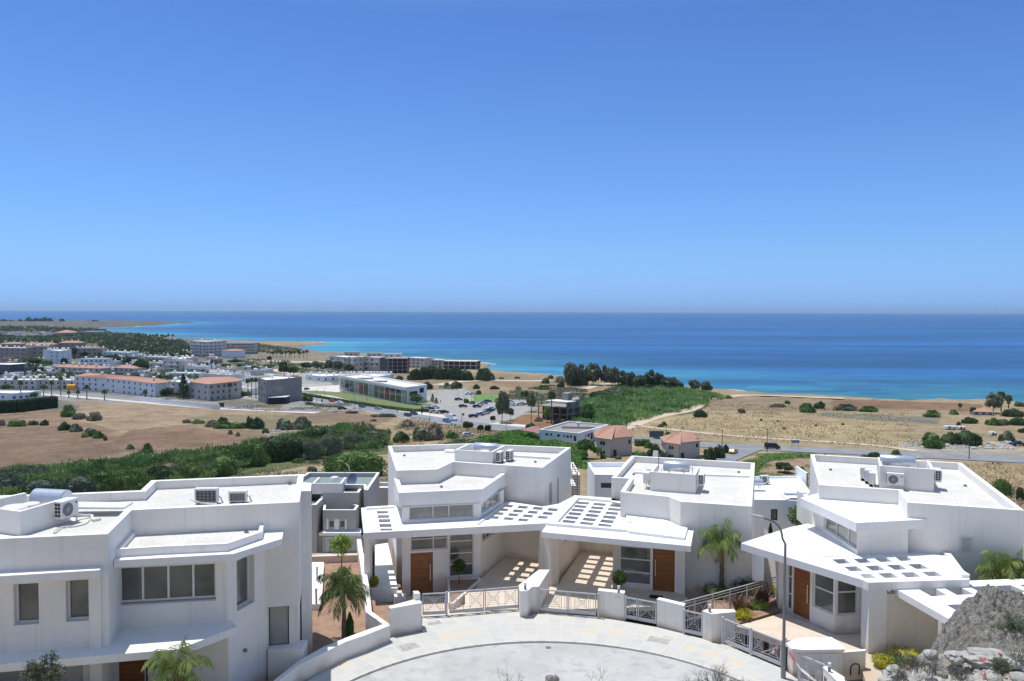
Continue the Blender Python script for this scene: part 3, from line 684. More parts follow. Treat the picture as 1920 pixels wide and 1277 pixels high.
def cistern(p,r,h,label):
    mb=MB(); mb.tube([p,p+Vector((0,0,h)),p+Vector((0,0,h+.08)),p+Vector((0,0,h+.12))],[r,r,r*.85,r*.4],24); o=mb.build('cistern',M['ac'],smooth=True); tag(o,label,'cistern','round white cisterns beside the roof tanks'); return o
def ac(pos,ang,w=.85,h=.6,d=.32,label='',back=False,big=False,stand=.12,name='air_conditioner'):
    """outdoor unit; its fan side looks along local -Y"""
    t=thing(name,label,'air conditioner',pos,ang,'outdoor air conditioning units'); T=Matrix.Translation(Vector(pos))@Matrix.Rotation(ang,4,'Z')
    def fin(mb,nm,mt,par=t,sm=False):
        mb.v=[tuple(T@Vector(v)) for v in mb.v]; o=mb.build(nm,mt,par,smooth=sm); return o
    z0=stand; mb=MB(); mb.box(-w/2,w/2,-d/2,d/2,z0,z0+h)
    mb.box(-w/2-.01,w/2+.01,-d/2-.01,d/2+.01,z0+h,z0+h+.03); cs=fin(mb,'casing',M['ac'])
    if back:
        mb=MB(); mb.box(-w/2+.07,w/2-.05,-d/2-.012,-d/2-.002,z0+.05,z0+h-.06); fin(mb,'coil',M['dark'])
        mb=MB()
        for i in range(6): x=-w/2+.07+(w-.12)*i/5; mb.bar((x,-d/2-.022,z0+.05),(x,-d/2-.022,z0+h-.06),.012,.01)
        for i in range(8): z=z0+.05+(h-.11)*i/7; mb.bar((-w/2+.07,-d/2-.032,z),(w/2-.05,-d/2-.032,z),.01,.008,up=(0,1,0))
        fin(mb,'guard_mesh',M['gate'])
    else:
        cx=-w*.13; rr=h*.40; mb=MB(); n=28
        mb.face([(cx+rr*math.cos(2*math.pi*i/n),-d/2-.012,z0+h/2+rr*math.sin(2*math.pi*i/n)) for i in range(n)][::-1]); fin(mb,'fan_opening',M['dark'])
        mb=MB()
        for q in (1,.8,.6,.4,.2): mb.tube([(cx+rr*q*math.cos(2*math.pi*i/20),-d/2-.025,z0+h/2+rr*q*math.sin(2*math.pi*i/20)) for i in range(21)],.007,4,cap=False)
        for i in range(8): a=math.pi*i/8; mb.bar((cx-rr*math.cos(a),-d/2-.028,z0+h/2-rr*math.sin(a)),(cx+rr*math.cos(a),-d/2-.028,z0+h/2+rr*math.sin(a)),.008,.008)
        fin(mb,'fan_guard',M['gate'])
        mb=MB(); mb.box(w*.34,w*.41,-d/2-.015,-d/2,z0+h*.76,z0+h*.86); fin(mb,'badge',M['dark'])
    mb=MB()
    for i in range(2):
        for j in range(4): mb.box(-w/2-.012,-w/2-.002,-d/2+.05+i*.13,-d/2+.15+i*.13,z0+.08+j*h*.22,z0+.18+j*h*.22)
    fin(mb,'side_louvre',M['dark'])
    mb=MB()
    for x in (-w*.32,w*.32):
        mb=MB(); tall=z0>.2
        if tall: mb.box(x-.02,x+.02,-d/2,d/2+.2,z0-.04,z0)
        else: mb.box(x-.03,x+.03,-d/2,d/2,0,z0)
        fin(mb,'bracket' if tall else 'foot',M['ac'] if tall else M['rubber'])
    mb=MB(); mb.tube([(w/2,.02,z0+.2),(w/2+.1,.02,z0+.2),(w/2+.14,.02,z0+.05),(w/2+.16,.1,.02)],.035,8); fin(mb,'pipe',M['pipe'],sm=True)
    return t
zr3=Z3-.38
bx3=[P(*K('l',*q),zr3) for q in ((248,510),(790,550),(810,470),(335,400))]
zt3=zat(bx3[0],K('l',248,285)[1])
dv=Vector((bx3[1].x-bx3[0].x,bx3[1].y-bx3[0].y,0)).normalized(); nv=Vector((-dv.y,dv.x,0))
bx3=[bx3[0],bx3[1],bx3[1]+nv*2.6,bx3[0]+nv*2.6]
tank_box(h3,bx3,zr3,zt3)
c3=(bx3[0]+bx3[1])/2+nv*1.5; c3.z=zr3+.75
tank_at(c3,1245.8,1292,864.5,.33,'silvery water tank on the roof behind the six-row pergola')
cc=(bx3[0]+bx3[1])/2+nv*.75+dv*.3; cc.z=zr3; cistern(cc,.36,.95,'white round cistern lid before the tank on the middle right villa')
an=math.atan2(dv.y,dv.x)
ac(tuple(bx3[1]+dv*.28+nv*.8+Vector((0,0,0)))[:2]+(zr3,),an+math.pi/2,label='air conditioner seen end-on at the right of the middle right villa tank wall',stand=.45)
ac(tuple(bx3[0]-dv*.3+nv*.7)[:2]+(zr3,),an-math.pi/2,label='front air conditioner left of the middle right villa tank wall',stand=.35)
ac(tuple(bx3[0]-dv*.3+nv*1.9)[:2]+(zr3,),an-math.pi/2,label='rear air conditioner left of the middle right villa tank wall',stand=.35)
# antenna with lantern on the tank screen
ap=P(*K('l',350,255),zr3+.1); t=thing('roof_antenna','thin grey mast with square panel beside the middle right villa tank','antenna',ap); mb=MB(); hh=zat(ap,K('l',350,75)[1]); mb.tube([ap,Vector((ap.x,ap.y,hh))],.03,8); mb.build('mast',M['pole'],t)
mb=MB(); mb.bar((ap.x-.38,ap.y,hh+.05),(ap.x-.05,ap.y,hh+.02),.06,.42); mb.build('panel',M['ac'],t)
def vent(p,label):
    mb=MB(); mb.tube([p,p+Vector((0,0,.09))],.09,14); mb.tube([p+Vector((0,0,.09)),p+Vector((0,0,.1))],.06,14,m=1); o=mb.build('roof_drain',[M['pole'],M['dark']]); tag(o,label,'roof drain','small round drains in the flat roofs')
vent(P(*K('l',52,322),zr3),'round drain left of the tank wall on the middle right roof'); vent(P(*K('l',1310,296),zr3),'round drain near the back right corner of the middle right roof'); vent(P(*K('j',1287,908),zs+.05),'round drain on the canopy above the single wooden door')
# ===== middle left villa (two) =====
h2=thing('villa','white villa with corner strip windows and twelve-hole pergola left of centre','villa',P(880,1095,0),0,'white villas around the turning circle')
Z2=5.45
o2=xy(W('h 40 90 860 66 1865 105 1583 308 690 250 530 325 122 338',Z2))
A,B=o2[2],o2[3]
opr=[op(A,B,'h 1650 465 1676 655'),op(A,B,'h 1728 408 1742 652')]
body(h2,o2,-4,Z2,Z2-.38,ops={2:opr})
for q in opr: window(h2,A,B,q,.16,glass='glassd',sgn=-1)
zr2=Z2-.38; s2=3.3
lb=[P(*K('h',u,v),4.95) for u,v in ((100,412),(148,560),(980,522),(1222,358))]
inw=Vector((o2[3][0]-o2[4][0],o2[3][1]-o2[4][1])).normalized()
# low roof over the strip windows
lowo=[(lb[0].x,lb[0].y),(lb[1].x,lb[1].y),(lb[2].x,lb[2].y),(lb[3].x,lb[3].y),(lb[3].x,lb[3].y+.6),(o2[4][0],o2[4][1]+.5),(o2[5][0],o2[5][1]+.3),(o2[6][0]+.3,o2[6][1]+.4)]
wi=xy(W('h 215 462 560 450 710 367 1085 392 1000 470 945 505 240 530',4.95))
mb=MB(); n=len(lowo); inn=inset(lowo,.27)
for i in range(3):
    a,b=lowo[i],lowo[i+1]; mb.face([(*a,4.2),(*b,4.2),(*b,4.95),(*a,4.95)]); c,d=inn[i],inn[i+1]; mb.face([(*d,4.65),(*c,4.65),(*c,4.95),(*d,4.95)])
mb.prism(lowo,4.17,4.2,top=False); mb.build('fascia',M['top'],h2)
mb=MB(); mb.prism([lowo[0],lowo[1],lowo[2],lowo[3],inn[3],inn[2],inn[1],inn[0]],4.95,4.98); mb.build('parapet_cap',M['top'],h2)
mb=MB(); mb.prism(inn[:4]+[lowo[4],lowo[5],lowo[6],lowo[7]],4.6,4.65); mb.build('low_roof',M['gravel'],h2); vent(P(*K('h',573,500),4.65),'round drain on the low gravel roof over the strip windows')
# wall line under it
wl=[P(*K('h',u,v),s2) for u,v in ((180,858),(963,815),(1195,665))]
wlx=xy(wl)
t0=op(wlx[0],wlx[1],'h 250 690 895 830'); t1=op(wlx[1],wlx[2],'h 975 640 1150 700')
Lw=(Vector(wlx[1])-Vector(wlx[0])).length; Lr=(Vector(wlx[2])-Vector(wlx[1])).length
t0=(t0[0],t0[1],s2+.14,4.17); t1=(.12,Lr-.55,s2+.25,4.17)
# ground floor openings in the same wall line; the entrance floor lies lower
EZ=-.75
dd=op(wlx[0],wlx[1],'i 478 530 702 530'); gg=op(wlx[0],wlx[1],'i 865 345 1108 755'); gm_=op(wlx[0],wlx[1],'i 715 345 860 520')
dd=(dd[0],dd[1],EZ+.02,1.6); gg=(gg[0],gg[1],.1,2.95); gtop=(dd[0],gg[0]-.08,1.72,2.95)
tr=(.3,Lr*.62,1.9,2.8)
mb=MB(); wall_run(mb,wlx[0],wlx[1],-1.5,4.2,[t0,dd,gg,gtop],.16); wall_run(mb,wlx[1],wlx[2],-1.5,4.2,[t1,tr],.16)
wall_run(mb,(wlx[0][0]+.1,wlx[0][1]+6),wlx[0],-4,4.2)
bk=P(*K('i',1412,560),0)
wall_run(mb,wlx[2],(bk.x,bk.y),-1.5,3.1)
mb.build('front_wall',M['wall'],h2)
window(h2,wlx[0],wlx[1],t0,.14,(.37,.615),(),.05,'glassb'); window(h2,wlx[1],wlx[2],t1,.14,(.3,.62),(),.05,'glassb')
window(h2,wlx[0],wlx[1],gg,.14,(),(.24,.46,.7),.06); window(h2,wlx[0],wlx[1],gtop,.14,(.61,),(.5,),.06); window(h2,wlx[1],wlx[2],tr,.14,(.35,.7),(),.05)
door(h2,wlx[0],wlx[1],dd,.12,.88)
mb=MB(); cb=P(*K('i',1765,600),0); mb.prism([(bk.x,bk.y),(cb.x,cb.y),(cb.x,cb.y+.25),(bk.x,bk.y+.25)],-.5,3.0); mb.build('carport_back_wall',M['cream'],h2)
# canopy slab with two fields of openings
cl=[P(*K('e',u,v),s2) for u,v in ((1160,765),(1335,765),(1410,1085),(1225,1085))]
holL=[]
for u0,u1,v0,v1 in ((1172,1338,785,823),(1186,1355,847,890),(1198,1372,907,954),(1210,1389,977,1026),(1222,1404,1048,1078)):
    holL.append(xy([P(*K('e',u0-4,v0),s2),P(*K('e',u1-4,v0-3),s2),P(*K('e',u1+4,v1-3),s2),P(*K('e',u0+4,v1),s2)]))
holR=[]
for r,(rv,ru) in enumerate(((697,1385),(735,1337),(773,1290),(812,1243))):
    for c in range(-1,3):
        if r==3 and c==2: continue
        u=ru+c*(149-1*r); v=rv+c*12.5; a=47
        holR.append(xy([P(*K('h',u-a+10,v-12.5-4),s2),P(*K('h',u+a+10,v-12.5+4),s2),P(*K('h',u+a-9,v+12.5+4),s2),P(*K('h',u-a-9,v+12.5-4),s2)]))
sl2=xy(W('e 935 735 e 975 1112 j 290 900 j 618 572 j 430 668 h 1583 690 h 1225 640 h 700 600 e 1440 715',s2))
slab(h2,sl2,s2,.38,holL+holR)
mb=MB()
kl=xy(W('e 935 735 1425 715 1425 745 1015 772 1015 750',s2)); mb.prism(xy(W('e 1010 745 1430 722 1430 742 1010 768',s2)),s2+.002,s2+.1); mb.build('canopy_kerb',M['top'],h2); mb=MB()
mb.prism(xy(W('h 925 870 1185 672 1200 680 940 876',s2)),s2+.002,s2+.08); mb.build('canopy_kerb',M['top'],h2)
# left end wall (pier) and roof tank box
pl=P(*K('i',12,865),0);pr=P(*K('i',68,865),0)
mb=MB(); mb.prism([(pl.x,42.75),(pr.x,42.75),(pr.x+.05,44.2),(pl.x+.05,44.2)],-1.4,s2-.38); mb.build('canopy_pier',M['wall'],h2)
bx=[P(*K('h',*q),zr2) for q in ((705,240),(1083,264))]; zt=zat(bx[0],K('h',705,125)[1])
dv=Vector((bx[1].x-bx[0].x,bx[1].y-bx[0].y,0)).normalized(); nv=Vector((-dv.y,dv.x,0)); bx+= [bx[1]+nv*2.6,bx[0]+nv*2.6]
tank_box(h2,bx,zr2,zt); c=(bx[0]+bx[1])/2+nv*1.7+dv*.25; c.z=zr2+.75
tank_at(c,890,934,830.5,.33,'silvery water tank on the roof with the low strip windows'); 
cc=(bx[0]+bx[1])/2+nv*.8+dv*.5; cc.z=zr2; cistern(cc,.36,.6,'white round cistern lid before the tank on the middle left villa')
an=math.atan2(dv.y,dv.x)
ac(tuple(bx[1]+dv*.3+nv*.6)[:2]+(zr2,),an+math.pi/2,label='near air conditioner right of the middle left villa tank wall',stand=.1)
ac(tuple(bx[1]+dv*.75+nv*1.3)[:2]+(zr2,),an+math.pi/2,label='far air conditioner right of the middle left villa tank wall',stand=.1)
vent(P(*K('h',203,187),zr2),'round drain at the back left of the middle left roof'); vent(P(*K('h',1510,252),zr2),'round drain at the right of the middle left roof')
mb=MB(); mb.prism(xy(W('h 607 128 702 135 702 158 607 155',zr2)),zr2,zr2+.12); mb.prism(xy(W('h 1268 175 1700 205 1690 222 1268 195',zr2)),zr2+.002,zr2+.12); mb.build('roof_ridge',M['top'],h2)
# car port floor, entrance court, planter
mb=MB(); mb.prism(xy(W('i 1175 775 1412 560 1765 600 1765 700 1560 850 1560 1075 1020 1100 1020 925 1130 870',0)),-.3,.014); struct(mb.build('driveway',M['beige']))
a=P(*K('i',595,1150),0); 
mb=MB(); y0=P(842,1152,0); w0=wlx[0];w1=wlx[1]
ga=P(792,1157,0); gb=P(900,1149,0)
mb.face([(ga.x,ga.y,.012),(gb.x+.6,gb.y,.012),(w0[0]+4.1,w0[1]+.2,EZ),(w0[0],w0[1],EZ)]); struct(mb.build('entrance_path',M['beige']))
pt=thing('planter','low white planter bed before the tall entrance glazing','planter',P(*K('i',960,860),0)); q=W('i 850 800 1120 770 1135 770 1180 790 905 1030 850 1030',0.05)
q0=[P(*K('i',u,v),.05) for u,v in ((845,775),(1160,765),(1185,785),(905,1030),(855,1025))]; qi=inset(xy(q0),.13)
mb=MB(); mb.prism(xy(q0),-.8,.1,[qi]); mb.build('rim',M['wall'],pt); mb=MB(); mb.prism(qi,-.2,0.02); mb.build('soil_bed',M['soil'],pt)
# ===== right villa (four) =====
h4=thing('villa','white villa with angled overhanging roof and two pergola slabs at the right edge','villa',P(1580,1160,0),0,'white villas around the turning circle')
Z4=5.58
o4=xy(W('n 890 80 o 165 125 o 1165 183 o 1920 757 o 520 660 o 410 512 n 993 450',Z4))
A,B=o4[3],o4[4]
shh=op(A,B,'q 1155 172 1295 355')
body(h4,o4,-4,Z4,Z4-.38)
shutter(h4,A,B,shh,n=11,leaves=1,sgn=-1)
zr4=Z4-.38; so_=4.85; s4=3.2
oh=xy(W('n 770 597 n 1440 898 o 755 855 o 600 700 o 300 600 n 1100 500 n 985 540',so_))
slab(h4,oh,so_,.44,name='overhang')
wl4=[P(*K('p',975,75),s4),P(*K('p',1450,385),s4)]; wr4=P(*K('q',560,395),s4)
w4=xy(wl4); mb=MB(); L4=(Vector(w4[1])-Vector(w4[0])).length
t4=(L4*.16,L4-.05,s4+.22,so_-.46)
wall_run(mb,w4[0],w4[1],s4-.5,so_-.44,[t4],.2); wall_run(mb,w4[1],(wr4.x,wr4.y+.3),s4-.5,so_-.44)
e4=P(*K('q',950,388),s4)
wall_run(mb,(w4[0][0]+.3,w4[0][1]+4),w4[0],s4-.5,so_-.44)
mb.build('upper_wall',M['wall'],h4)
window(h4,w4[0],w4[1],t4,.16,(.34,.7),(),.05,'glassb')
holes=[]
for c_,hs in (('q',((( 10,518),(165,512),(260,570),(100,575)),((265,507),(422,502),(515,560),(372,566)),((520,498),(675,493),(775,550),(628,555)),
  ((165,608),(325,600),(415,658),(250,662)),((430,598),(590,592),(685,648),(512,655)),((690,590),(850,583),(945,637),(777,643)))),
  ('p',(((1150,440),(1300,434),(1372,487),(1225,492)),((1290,528),(1440,522),(1530,578),(1375,583)),((1480,618),(1600,612),(1690,664),(1540,666)),
  ((1400,433),(1555,428),(1625,478),(1480,484)),((1650,424),(1800,420),(1875,466),(1730,472)))),('q',(((370,408),(515,404),(580,452),(440,460)),))):
    for h in hs: holes.append(xy([P(*K(c_,u,v),s4) for u,v in h]))
sl4=xy(W('p 60 245 p 1525 690 p 1585 718 q 1265 680 q 1265 655 q 1195 612 q 1038 400 q 950 388 q 560 300 p 1500 200 n 1100 900 n 980 935 n 860 905 n 640 950',s4))
slab(h4,sl4,s4,.36,holes)
mb=MB(); mb.prism(xy(W('q 950 385 1038 398 1195 610 1265 652 1265 664 1175 660 1000 420',s4)),s4+.002,s4+.13); mb.build('canopy_kerb',M['top'],h4); mb=MB(); mb.prism(xy(W('p 830 408 1430 385 1432 398 860 418',s4)),s4+.002,s4+.03); mb.build('canopy_seam',M['top'],h4)
# ground floor front
gp=[P(*K('p',590,1060),0),P(*K('r',890,578),0),P(*K('r',1180,712),0),P(*K('r',1500,695),0)]
gx=xy(gp); ct=s4-.36
L0=(Vector(gx[1])-Vector(gx[0])).length; d4=op(gx[0],gx[1],'p 660 520 890 900'); d4=(max(.5,d4[0]),L0-.06,.05,2.5); s4l=(.06,d4[0]-.1,.15,ct-.04)
L1=(Vector(gx[2])-Vector(gx[1])).length; g41=(.1,L1-.12,.85,ct-.04); L2=(Vector(gx[3])-Vector(gx[2])).length; g42=(.12,L2*.86,.85,ct-.04)
mb=MB(); wall_run(mb,gx[0],gx[1],-.5,ct,[s4l,d4],.14); wall_run(mb,gx[1],gx[2],-.5,ct,[g41],.14); wall_run(mb,gx[2],gx[3],-.5,ct,[g42],.14)
wall_run(mb,(gx[0][0]+.5,gx[0][1]+5),gx[0],-.5,ct); wall_run(mb,gx[3],(gx[3][0]+.1,gx[3][1]+3),-.5,ct)
mb.build('ground_floor_wall',M['wall'],h4)
window(h4,gx[0],gx[1],s4l,.12,(),(.3,.63),.06); door(h4,gx[0],gx[1],d4,.1,.85); window(h4,gx[1],gx[2],g41,.12,(),(.5,),.07); window(h4,gx[2],gx[3],g42,.12,(),(.55,),.07)
c=P(*K('r',512,408),0); mb=MB(); mb.box(c.x-.02,c.x+.32,c.y,c.y+.35,-.4,ct); mb.build('canopy_pier',M['wall'],h4)
c=P(*K('r',1555,1010),0); c=P(1627.5,1226,0); cL=P(*K('r',1505,880),0)
mb=MB(); mb.prism([(c.x,c.y),(c.x+.8,c.y+.05),(c.x+.75,c.y+1.3),(cL.x,cL.y+.1),(cL.x,cL.y)],-.5,ct); mb.build('corner_pier',M['wall'],h4)
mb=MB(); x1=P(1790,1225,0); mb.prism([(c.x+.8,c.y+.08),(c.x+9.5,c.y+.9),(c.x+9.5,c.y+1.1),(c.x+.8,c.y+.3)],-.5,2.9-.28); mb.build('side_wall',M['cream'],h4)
s5=2.85
pg=[P(*K('q',u,v),s5) for u,v in ((278,735),(1090,1195),(2600,2040),(3600,1900),(3200,590),(1916,668))]
hol=[]
for h in (((650,793),(842,783),(1000,870),(808,882)),((955,778),(1148,770),(1320,858),(1112,866)),((1262,766),(1450,760),(1640,845),(1430,852)),((1562,757),(1755,748),(1960,832),(1740,840)),((1860,745),(2050,737),(2270,820),(2060,828)),
  ((990,984),(1200,975),(1400,1090),(1185,1100)),((1330,970),(1540,962),(1760,1072),(1545,1082)),((1650,955),(1860,948),(2100,1055),(1880,1064))):
    hol.append(xy([P(*K('q',u,v),s5) for u,v in h]))
slab(h4,xy(pg),s5,.3,hol,name='pergola_slab')
q=P(1750.5,1228,0); mb=MB(); mb.box(q.x,q.x+.27,q.y-.6,q.y-.3,-1,s5-.3); mb.build('pergola_post',M['wall'],h4)
# roof plant of villa four
bx=[P(*K('o',*q),zr4) for q in ((183,478),(835,530))]; zt=zat(bx[0],K('o',190,212)[1])
dv=Vector((bx[1].x-bx[0].x,bx[1].y-bx[0].y,0)).normalized(); nv=Vector((-dv.y,dv.x,0)); bx+= [bx[1]+nv*2.9,bx[0]+nv*2.9]
tank_box(h4,bx,zr4,zt); c=(bx[0]+bx[1])/2+nv*1.7-dv*.15; c.z=zr4+1.1
tank_at(c,1654,1711.5,853.5,.32,'bluish silver water tank on the rightmost villa roof')
cc=(bx[0]+bx[1])/2+nv*.8+dv*.4; cc.z=zr4; cistern(cc,.36,.95,'white round cistern lid before the tank on the rightmost villa')
an=math.atan2(dv.y,dv.x)
f=(bx[0].lerp(bx[1],.29)-nv*.2); ac((f.x,f.y,zr4),an,label='air conditioner facing the street on the front of the rightmost tank wall',stand=.3)
for k,(dx,dy,lb_) in enumerate(((-.35,.5,'front'),(-.55,1.25,'middle'),(-.75,2.0,'rear'))): 
    g=bx[0]+dv*dx+nv*dy; ac((g.x,g.y,zr4),an-math.pi/2,label=lb_+' air conditioner of three left of the rightmost tank wall',stand=.15)
g=bx[1]+dv*.25+nv*.9; ac((g.x,g.y,zr4),an+math.pi/2,label='air conditioner seen end-on at the right of the rightmost tank wall',stand=.5)
vent(P(*K('n',1132,267),zr4),'round drain at the left of the rightmost villa roof'); vent(P(*K('o',1212,460),zr4),'round drain at the right of the rightmost villa roof')
mb=MB(); mb.prism(xy(W('r 0 620 300 540 530 470 620 480 890 590 1180 725 1500 720 1560 900 1270 920 1150 760 720 790 530 800 250 690',0)),-.3,.012); struct(mb.build('terrace',M['beige']))
# ===== near left villa (one) =====
h1=thing('villa','largest nearest white villa with four-pane bay window, cut by the left edge','villa',P(300,1290,0),0,'white villas around the turning circle')
Z1=7.1; r1=6.75
o1=xy(W('a -1300 851 a 1210 738 a 1480 468 c 1565 378 c 1618 62 a 1700 132 a 1580 245 a 820 275 a -1300 350',Z1))
e0=(o1[0],o1[1]); fz=3.15
wa=op(*e0,'b 150 190 440 635'); wb=op(*e0,'b 735 150 1000 598'); wc=op(*e0,'b -560 220 -250 680')
body(h1,o1,2.87,Z1,r1,pw=.26,ops={0:[wc,wa,wb]},depth=.3)
sg=1 if area(o1)>0 else -1
for q in (wc,wa,wb):
    qq=(q[0]+.25,q[1],q[2]+.04,q[3]) if True else q
    window(h1,*e0,(q[0],q[1],q[2],q[3]),.29,fw=.06,glass='glass',sgn=sg)
nb=xy(W('c 1582 250 1697 247 1702 158 1600 150',Z1)); mb=MB(); mb.prism(nb,-2,Z1+.02); mb.build('corner_pier',M['wall'],h1)
B0,B1,B2,B3=[P(x,y,fz) for x,y in ((168,1217.5),(190,1215),(214,1179),(427.6,1165.8))]; B4=P(501,1137,2.87)
bb=xy([B0,B1,B2,B3,B4]); top1=5.76
win=op(bb[2],bb[3],'x 215 1065 405 1126'); sid=op(bb[3],bb[4],'x 443.5 1052 477.5 1128.5'); drr=op(bb[2],bb[3],'x 222 1245 277 1245')
win=(max(.03,win[0]),win[1],win[2],win[3]); drr=(max(.12,drr[0]),drr[1],.05,2.6)
mb=MB(); wall_run(mb,bb[0],bb[1],-1,top1); wall_run(mb,bb[1],bb[2],-1,top1); wall_run(mb,bb[2],bb[3],-1,top1,[drr,win],.24); wall_run(mb,bb[3],bb[4],-1,top1,[sid],.34)
wall_run(mb,(bb[0][0],bb[0][1]+2),bb[0],-1,top1)
mb.build('front_wall',M['wall'],h1)
wf=window(h1,bb[2],bb[3],(win[0],win[1],win[2]+.07,win[3]),.2,(.262,.515,.765),(),.075,'glass')
mb=MB(); d=(Vector(bb[3])-Vector(bb[2])).normalized(); 
a_=Vector(bb[2])+d*win[0];b_=Vector(bb[2])+d*win[1]; nn=Vector((d.y,-d.x)); mb.prism([tuple(a_+nn*.03),tuple(b_+nn*.03),tuple(b_-nn*.24),tuple(a_-nn*.24)],win[2]+.002,win[2]+.05); mb.build('sill',M['gate'],wf)
window(h1,bb[3],bb[4],sid,.32,(),(),.06,'glass'); door(h1,bb[2],bb[3],drr,.12,.9)
D=(Vector(o1[3])-Vector(o1[2])).normalized(); N=Vector((-D.y,D.x))
C0=Vector(bb[4])+N*.28; C1=C0+D*1.22
cw=op(C0,C1,'d 1228 460 1452 868')
cw=(.04,cw[1],cw[2],2.8)
mb=MB(); wall_run(mb,C0,C1,-1,2.87,[cw],.06); wall_run(mb,C1,C1+N*4,-1,2.87); wall_run(mb,bb[4],C0,-1,2.87)
gl=Vector(o1[0]); fr_=Vector(bb[0]); mb.build('ground_floor_wall',M['wall'],h1)
window(h1,C0,C1,cw,.05,(),(),.04,'glassb','dframe')
mb=MB(); mb.prism(xy([P(502,1219,1.12),P(567,1216,1.12)])+[tuple(C1+N*.3+D*.35),tuple(C0+N*.1)],-1,1.12); mb.build('base_ledge',M['wall'],h1)
# ledges, overhangs and canopy
slab(h1,xy(W('x -260 1096 x 186 1069 x 198.5 1055 x 196 1040 x -260 1064',6.)),6.,.27,name='overhang')
ov=xy(W('x 213.5 1051 436.8 1038.5 528.6 1010 532.7 989.4 520 970 250 985 203 1040',6.0)); slab(h1,ov,5.998,.25,name='overhang')
cu=xy(W('a 1288 900 c 0 868 755 835 1148 702 1172 600 1172 570 a 1545 625',6.3)); ci=inset(cu,.15); mb=MB(); mb.prism(cu,5.99,6.3,[ci]); mb.build('parapet_cap',M['top'],h1)
mb=MB(); mb.prism(ci,6.0,6.12); mb.build('low_roof',M['gravel'],h1); vent(P(*K('c',970,712),6.12),'round drain on the gravel roof above the four-pane bay window')
slab(h1,xy(W('x -260 1268 335 1217 445 1175 429 1160 214 1165 -260 1200',fz)),fz,.27)
# lower left wall and garage shutter under the canopy
ga_=P(13,1262,2.88); 
a0=Vector(bb[0]); dl=(Vector(o1[0])-Vector(o1[1])).normalized(); 
mb=MB(); q0=a0+dl*.02+Vector((0,.3)); q1=q0+dl*9; gar=(.1,3.2,0,2.5)
wall_run(mb,q1,q0,-1,2.9,[(9-3.2,9-.35,0,2.55)],.2); mb.build('garage_wall',M['wall'],h1)
g=MB(); g.face([(*(q0+dl*.35+Vector((0,.2))),0),(*(q0+dl*3.2+Vector((0,.2))),0),(*(q0+dl*3.2+Vector((0,.2))),2.55),(*(q0+dl*.35+Vector((0,.2))),2.55)]); g.build('garage_door',M['gate'],h1)
mb=MB(); u,z=onwall(bb[3],bb[4],457.7,1219); d=(Vector(bb[4])-Vector(bb[3])).normalized(); p=Vector(bb[3])+d*u; n_=Vector((d.y,-d.x)); mb.tube([(p.x,p.y,z),(p.x+n_.x*.12,p.y+n_.y*.12,z)],.07,12); tag(mb.build('wall_lamp',M['pole'],smooth=True),'small round lamp on the angled wall of the nearest left villa','wall lamp')
# downpipe
mb=MB(); p=P(*K('c',1583,1000),5.0); x_,y_=nb[0]; mb.tube([(x_-.04,y_-.05,5.7),(x_-.04,y_-.05,4.55),(x_+.03,y_-.12,4.45)],.02,8); mb.build('rain_spout',M['dark'],h1,smooth=True)
# roof plant of villa one
zt=7.65; Fp=P(*K('a',230,752),r1); Rp=P(*K('a',790,315),zt); Lp=P(*K('a',-330,402),zt); Bp=P(*K('a',298,265),zt); 
mb=MB(); T_=.15
def wl_(a,b): 
    a=Vector(a[:2]);b=Vector(b[:2]);d=(b-a).normalized();n=Vector((-d.y,d.x))*T_; return [tuple(a),tuple(b),tuple(b+n),tuple(a+n)]
Fp=Vector((Fp.x,Fp.y)); e1=(Vector(Lp[:2])-Fp).normalized(); e2=(Vector(Rp[:2])-Fp).normalized()
mb.prism([tuple(Lp[:2]),tuple(Fp),tuple(Rp[:2]),tuple(Vector(Rp[:2])-Vector((e2.y,-e2.x))*T_),tuple(Fp+(e1+e2).normalized()*T_*1.3),tuple(Vector(Lp[:2])+Vector((e1.y,-e1.x))*T_)],r1,zt); mb.build('tank_screen',M['wall'],h1)
mb=MB(); mb.prism(wl_(Lp,Bp),r1,zt); mb.build('tank_screen',M['wall'],h1)
a_=P(*K('a',405,318),zt-.25); b_=P(*K('a',785,318),zt-.25); b_.y-=.25
solar_tank(a_,b_,.37,'bluish cylinder tank on the roof of the nearest left villa')
mb=MB(); mb.bar((b_.x+.15,b_.y+.2,r1+.35),(b_.x+2.3,b_.y+.35,r1+.3),.9,.08); pn=MB(); pn.box(-1,1,-.5,.5,0,.05)
o=mb.build('solar_panel',[M['ac']]); tag(o,'flat solar collector lying beside the bluish cylinder tank','solar panel')
for (u,v,r_,lb_) in ((165,455,.48,'larger domed white cistern behind the nearest left tank wall'),(345,425,.36,'smaller white cistern lid behind the nearest left tank wall')):
    p=P(*K('a',u,v),r1+.55); p.z=r1; cistern(p,r_,.62,lb_)
an=math.atan2(e2.y,e2.x); g=P(*K('a',690,640),r1+.1)
g=Fp.lerp(Vector(Rp[:2]),.80)+Vector((e2.y,-e2.x))*.26; ac((g.x,g.y,r1),an,.84,.62,label='air conditioner on the angled tank wall of the nearest left villa',stand=.28)
for u0,u1,v0,v1,lb_ in ((385,640,215,400,'larger'),(765,965,245,388,'smaller')):
    a=P(*K('c',u0,v1-6),r1);b=P(*K('c',u1,v1-10),r1); w_=(b-a).length; h_=zat(a,K('c',u0,v0+12)[1])-r1
    ac(((a.x+b.x)/2,(a.y+b.y)/2+.15,r1),math.atan2(b.y-a.y,b.x-a.x),w_,h_-.06,.3,lb_+' roof condenser with black mesh back on the nearest left villa',back=True,stand=.06)
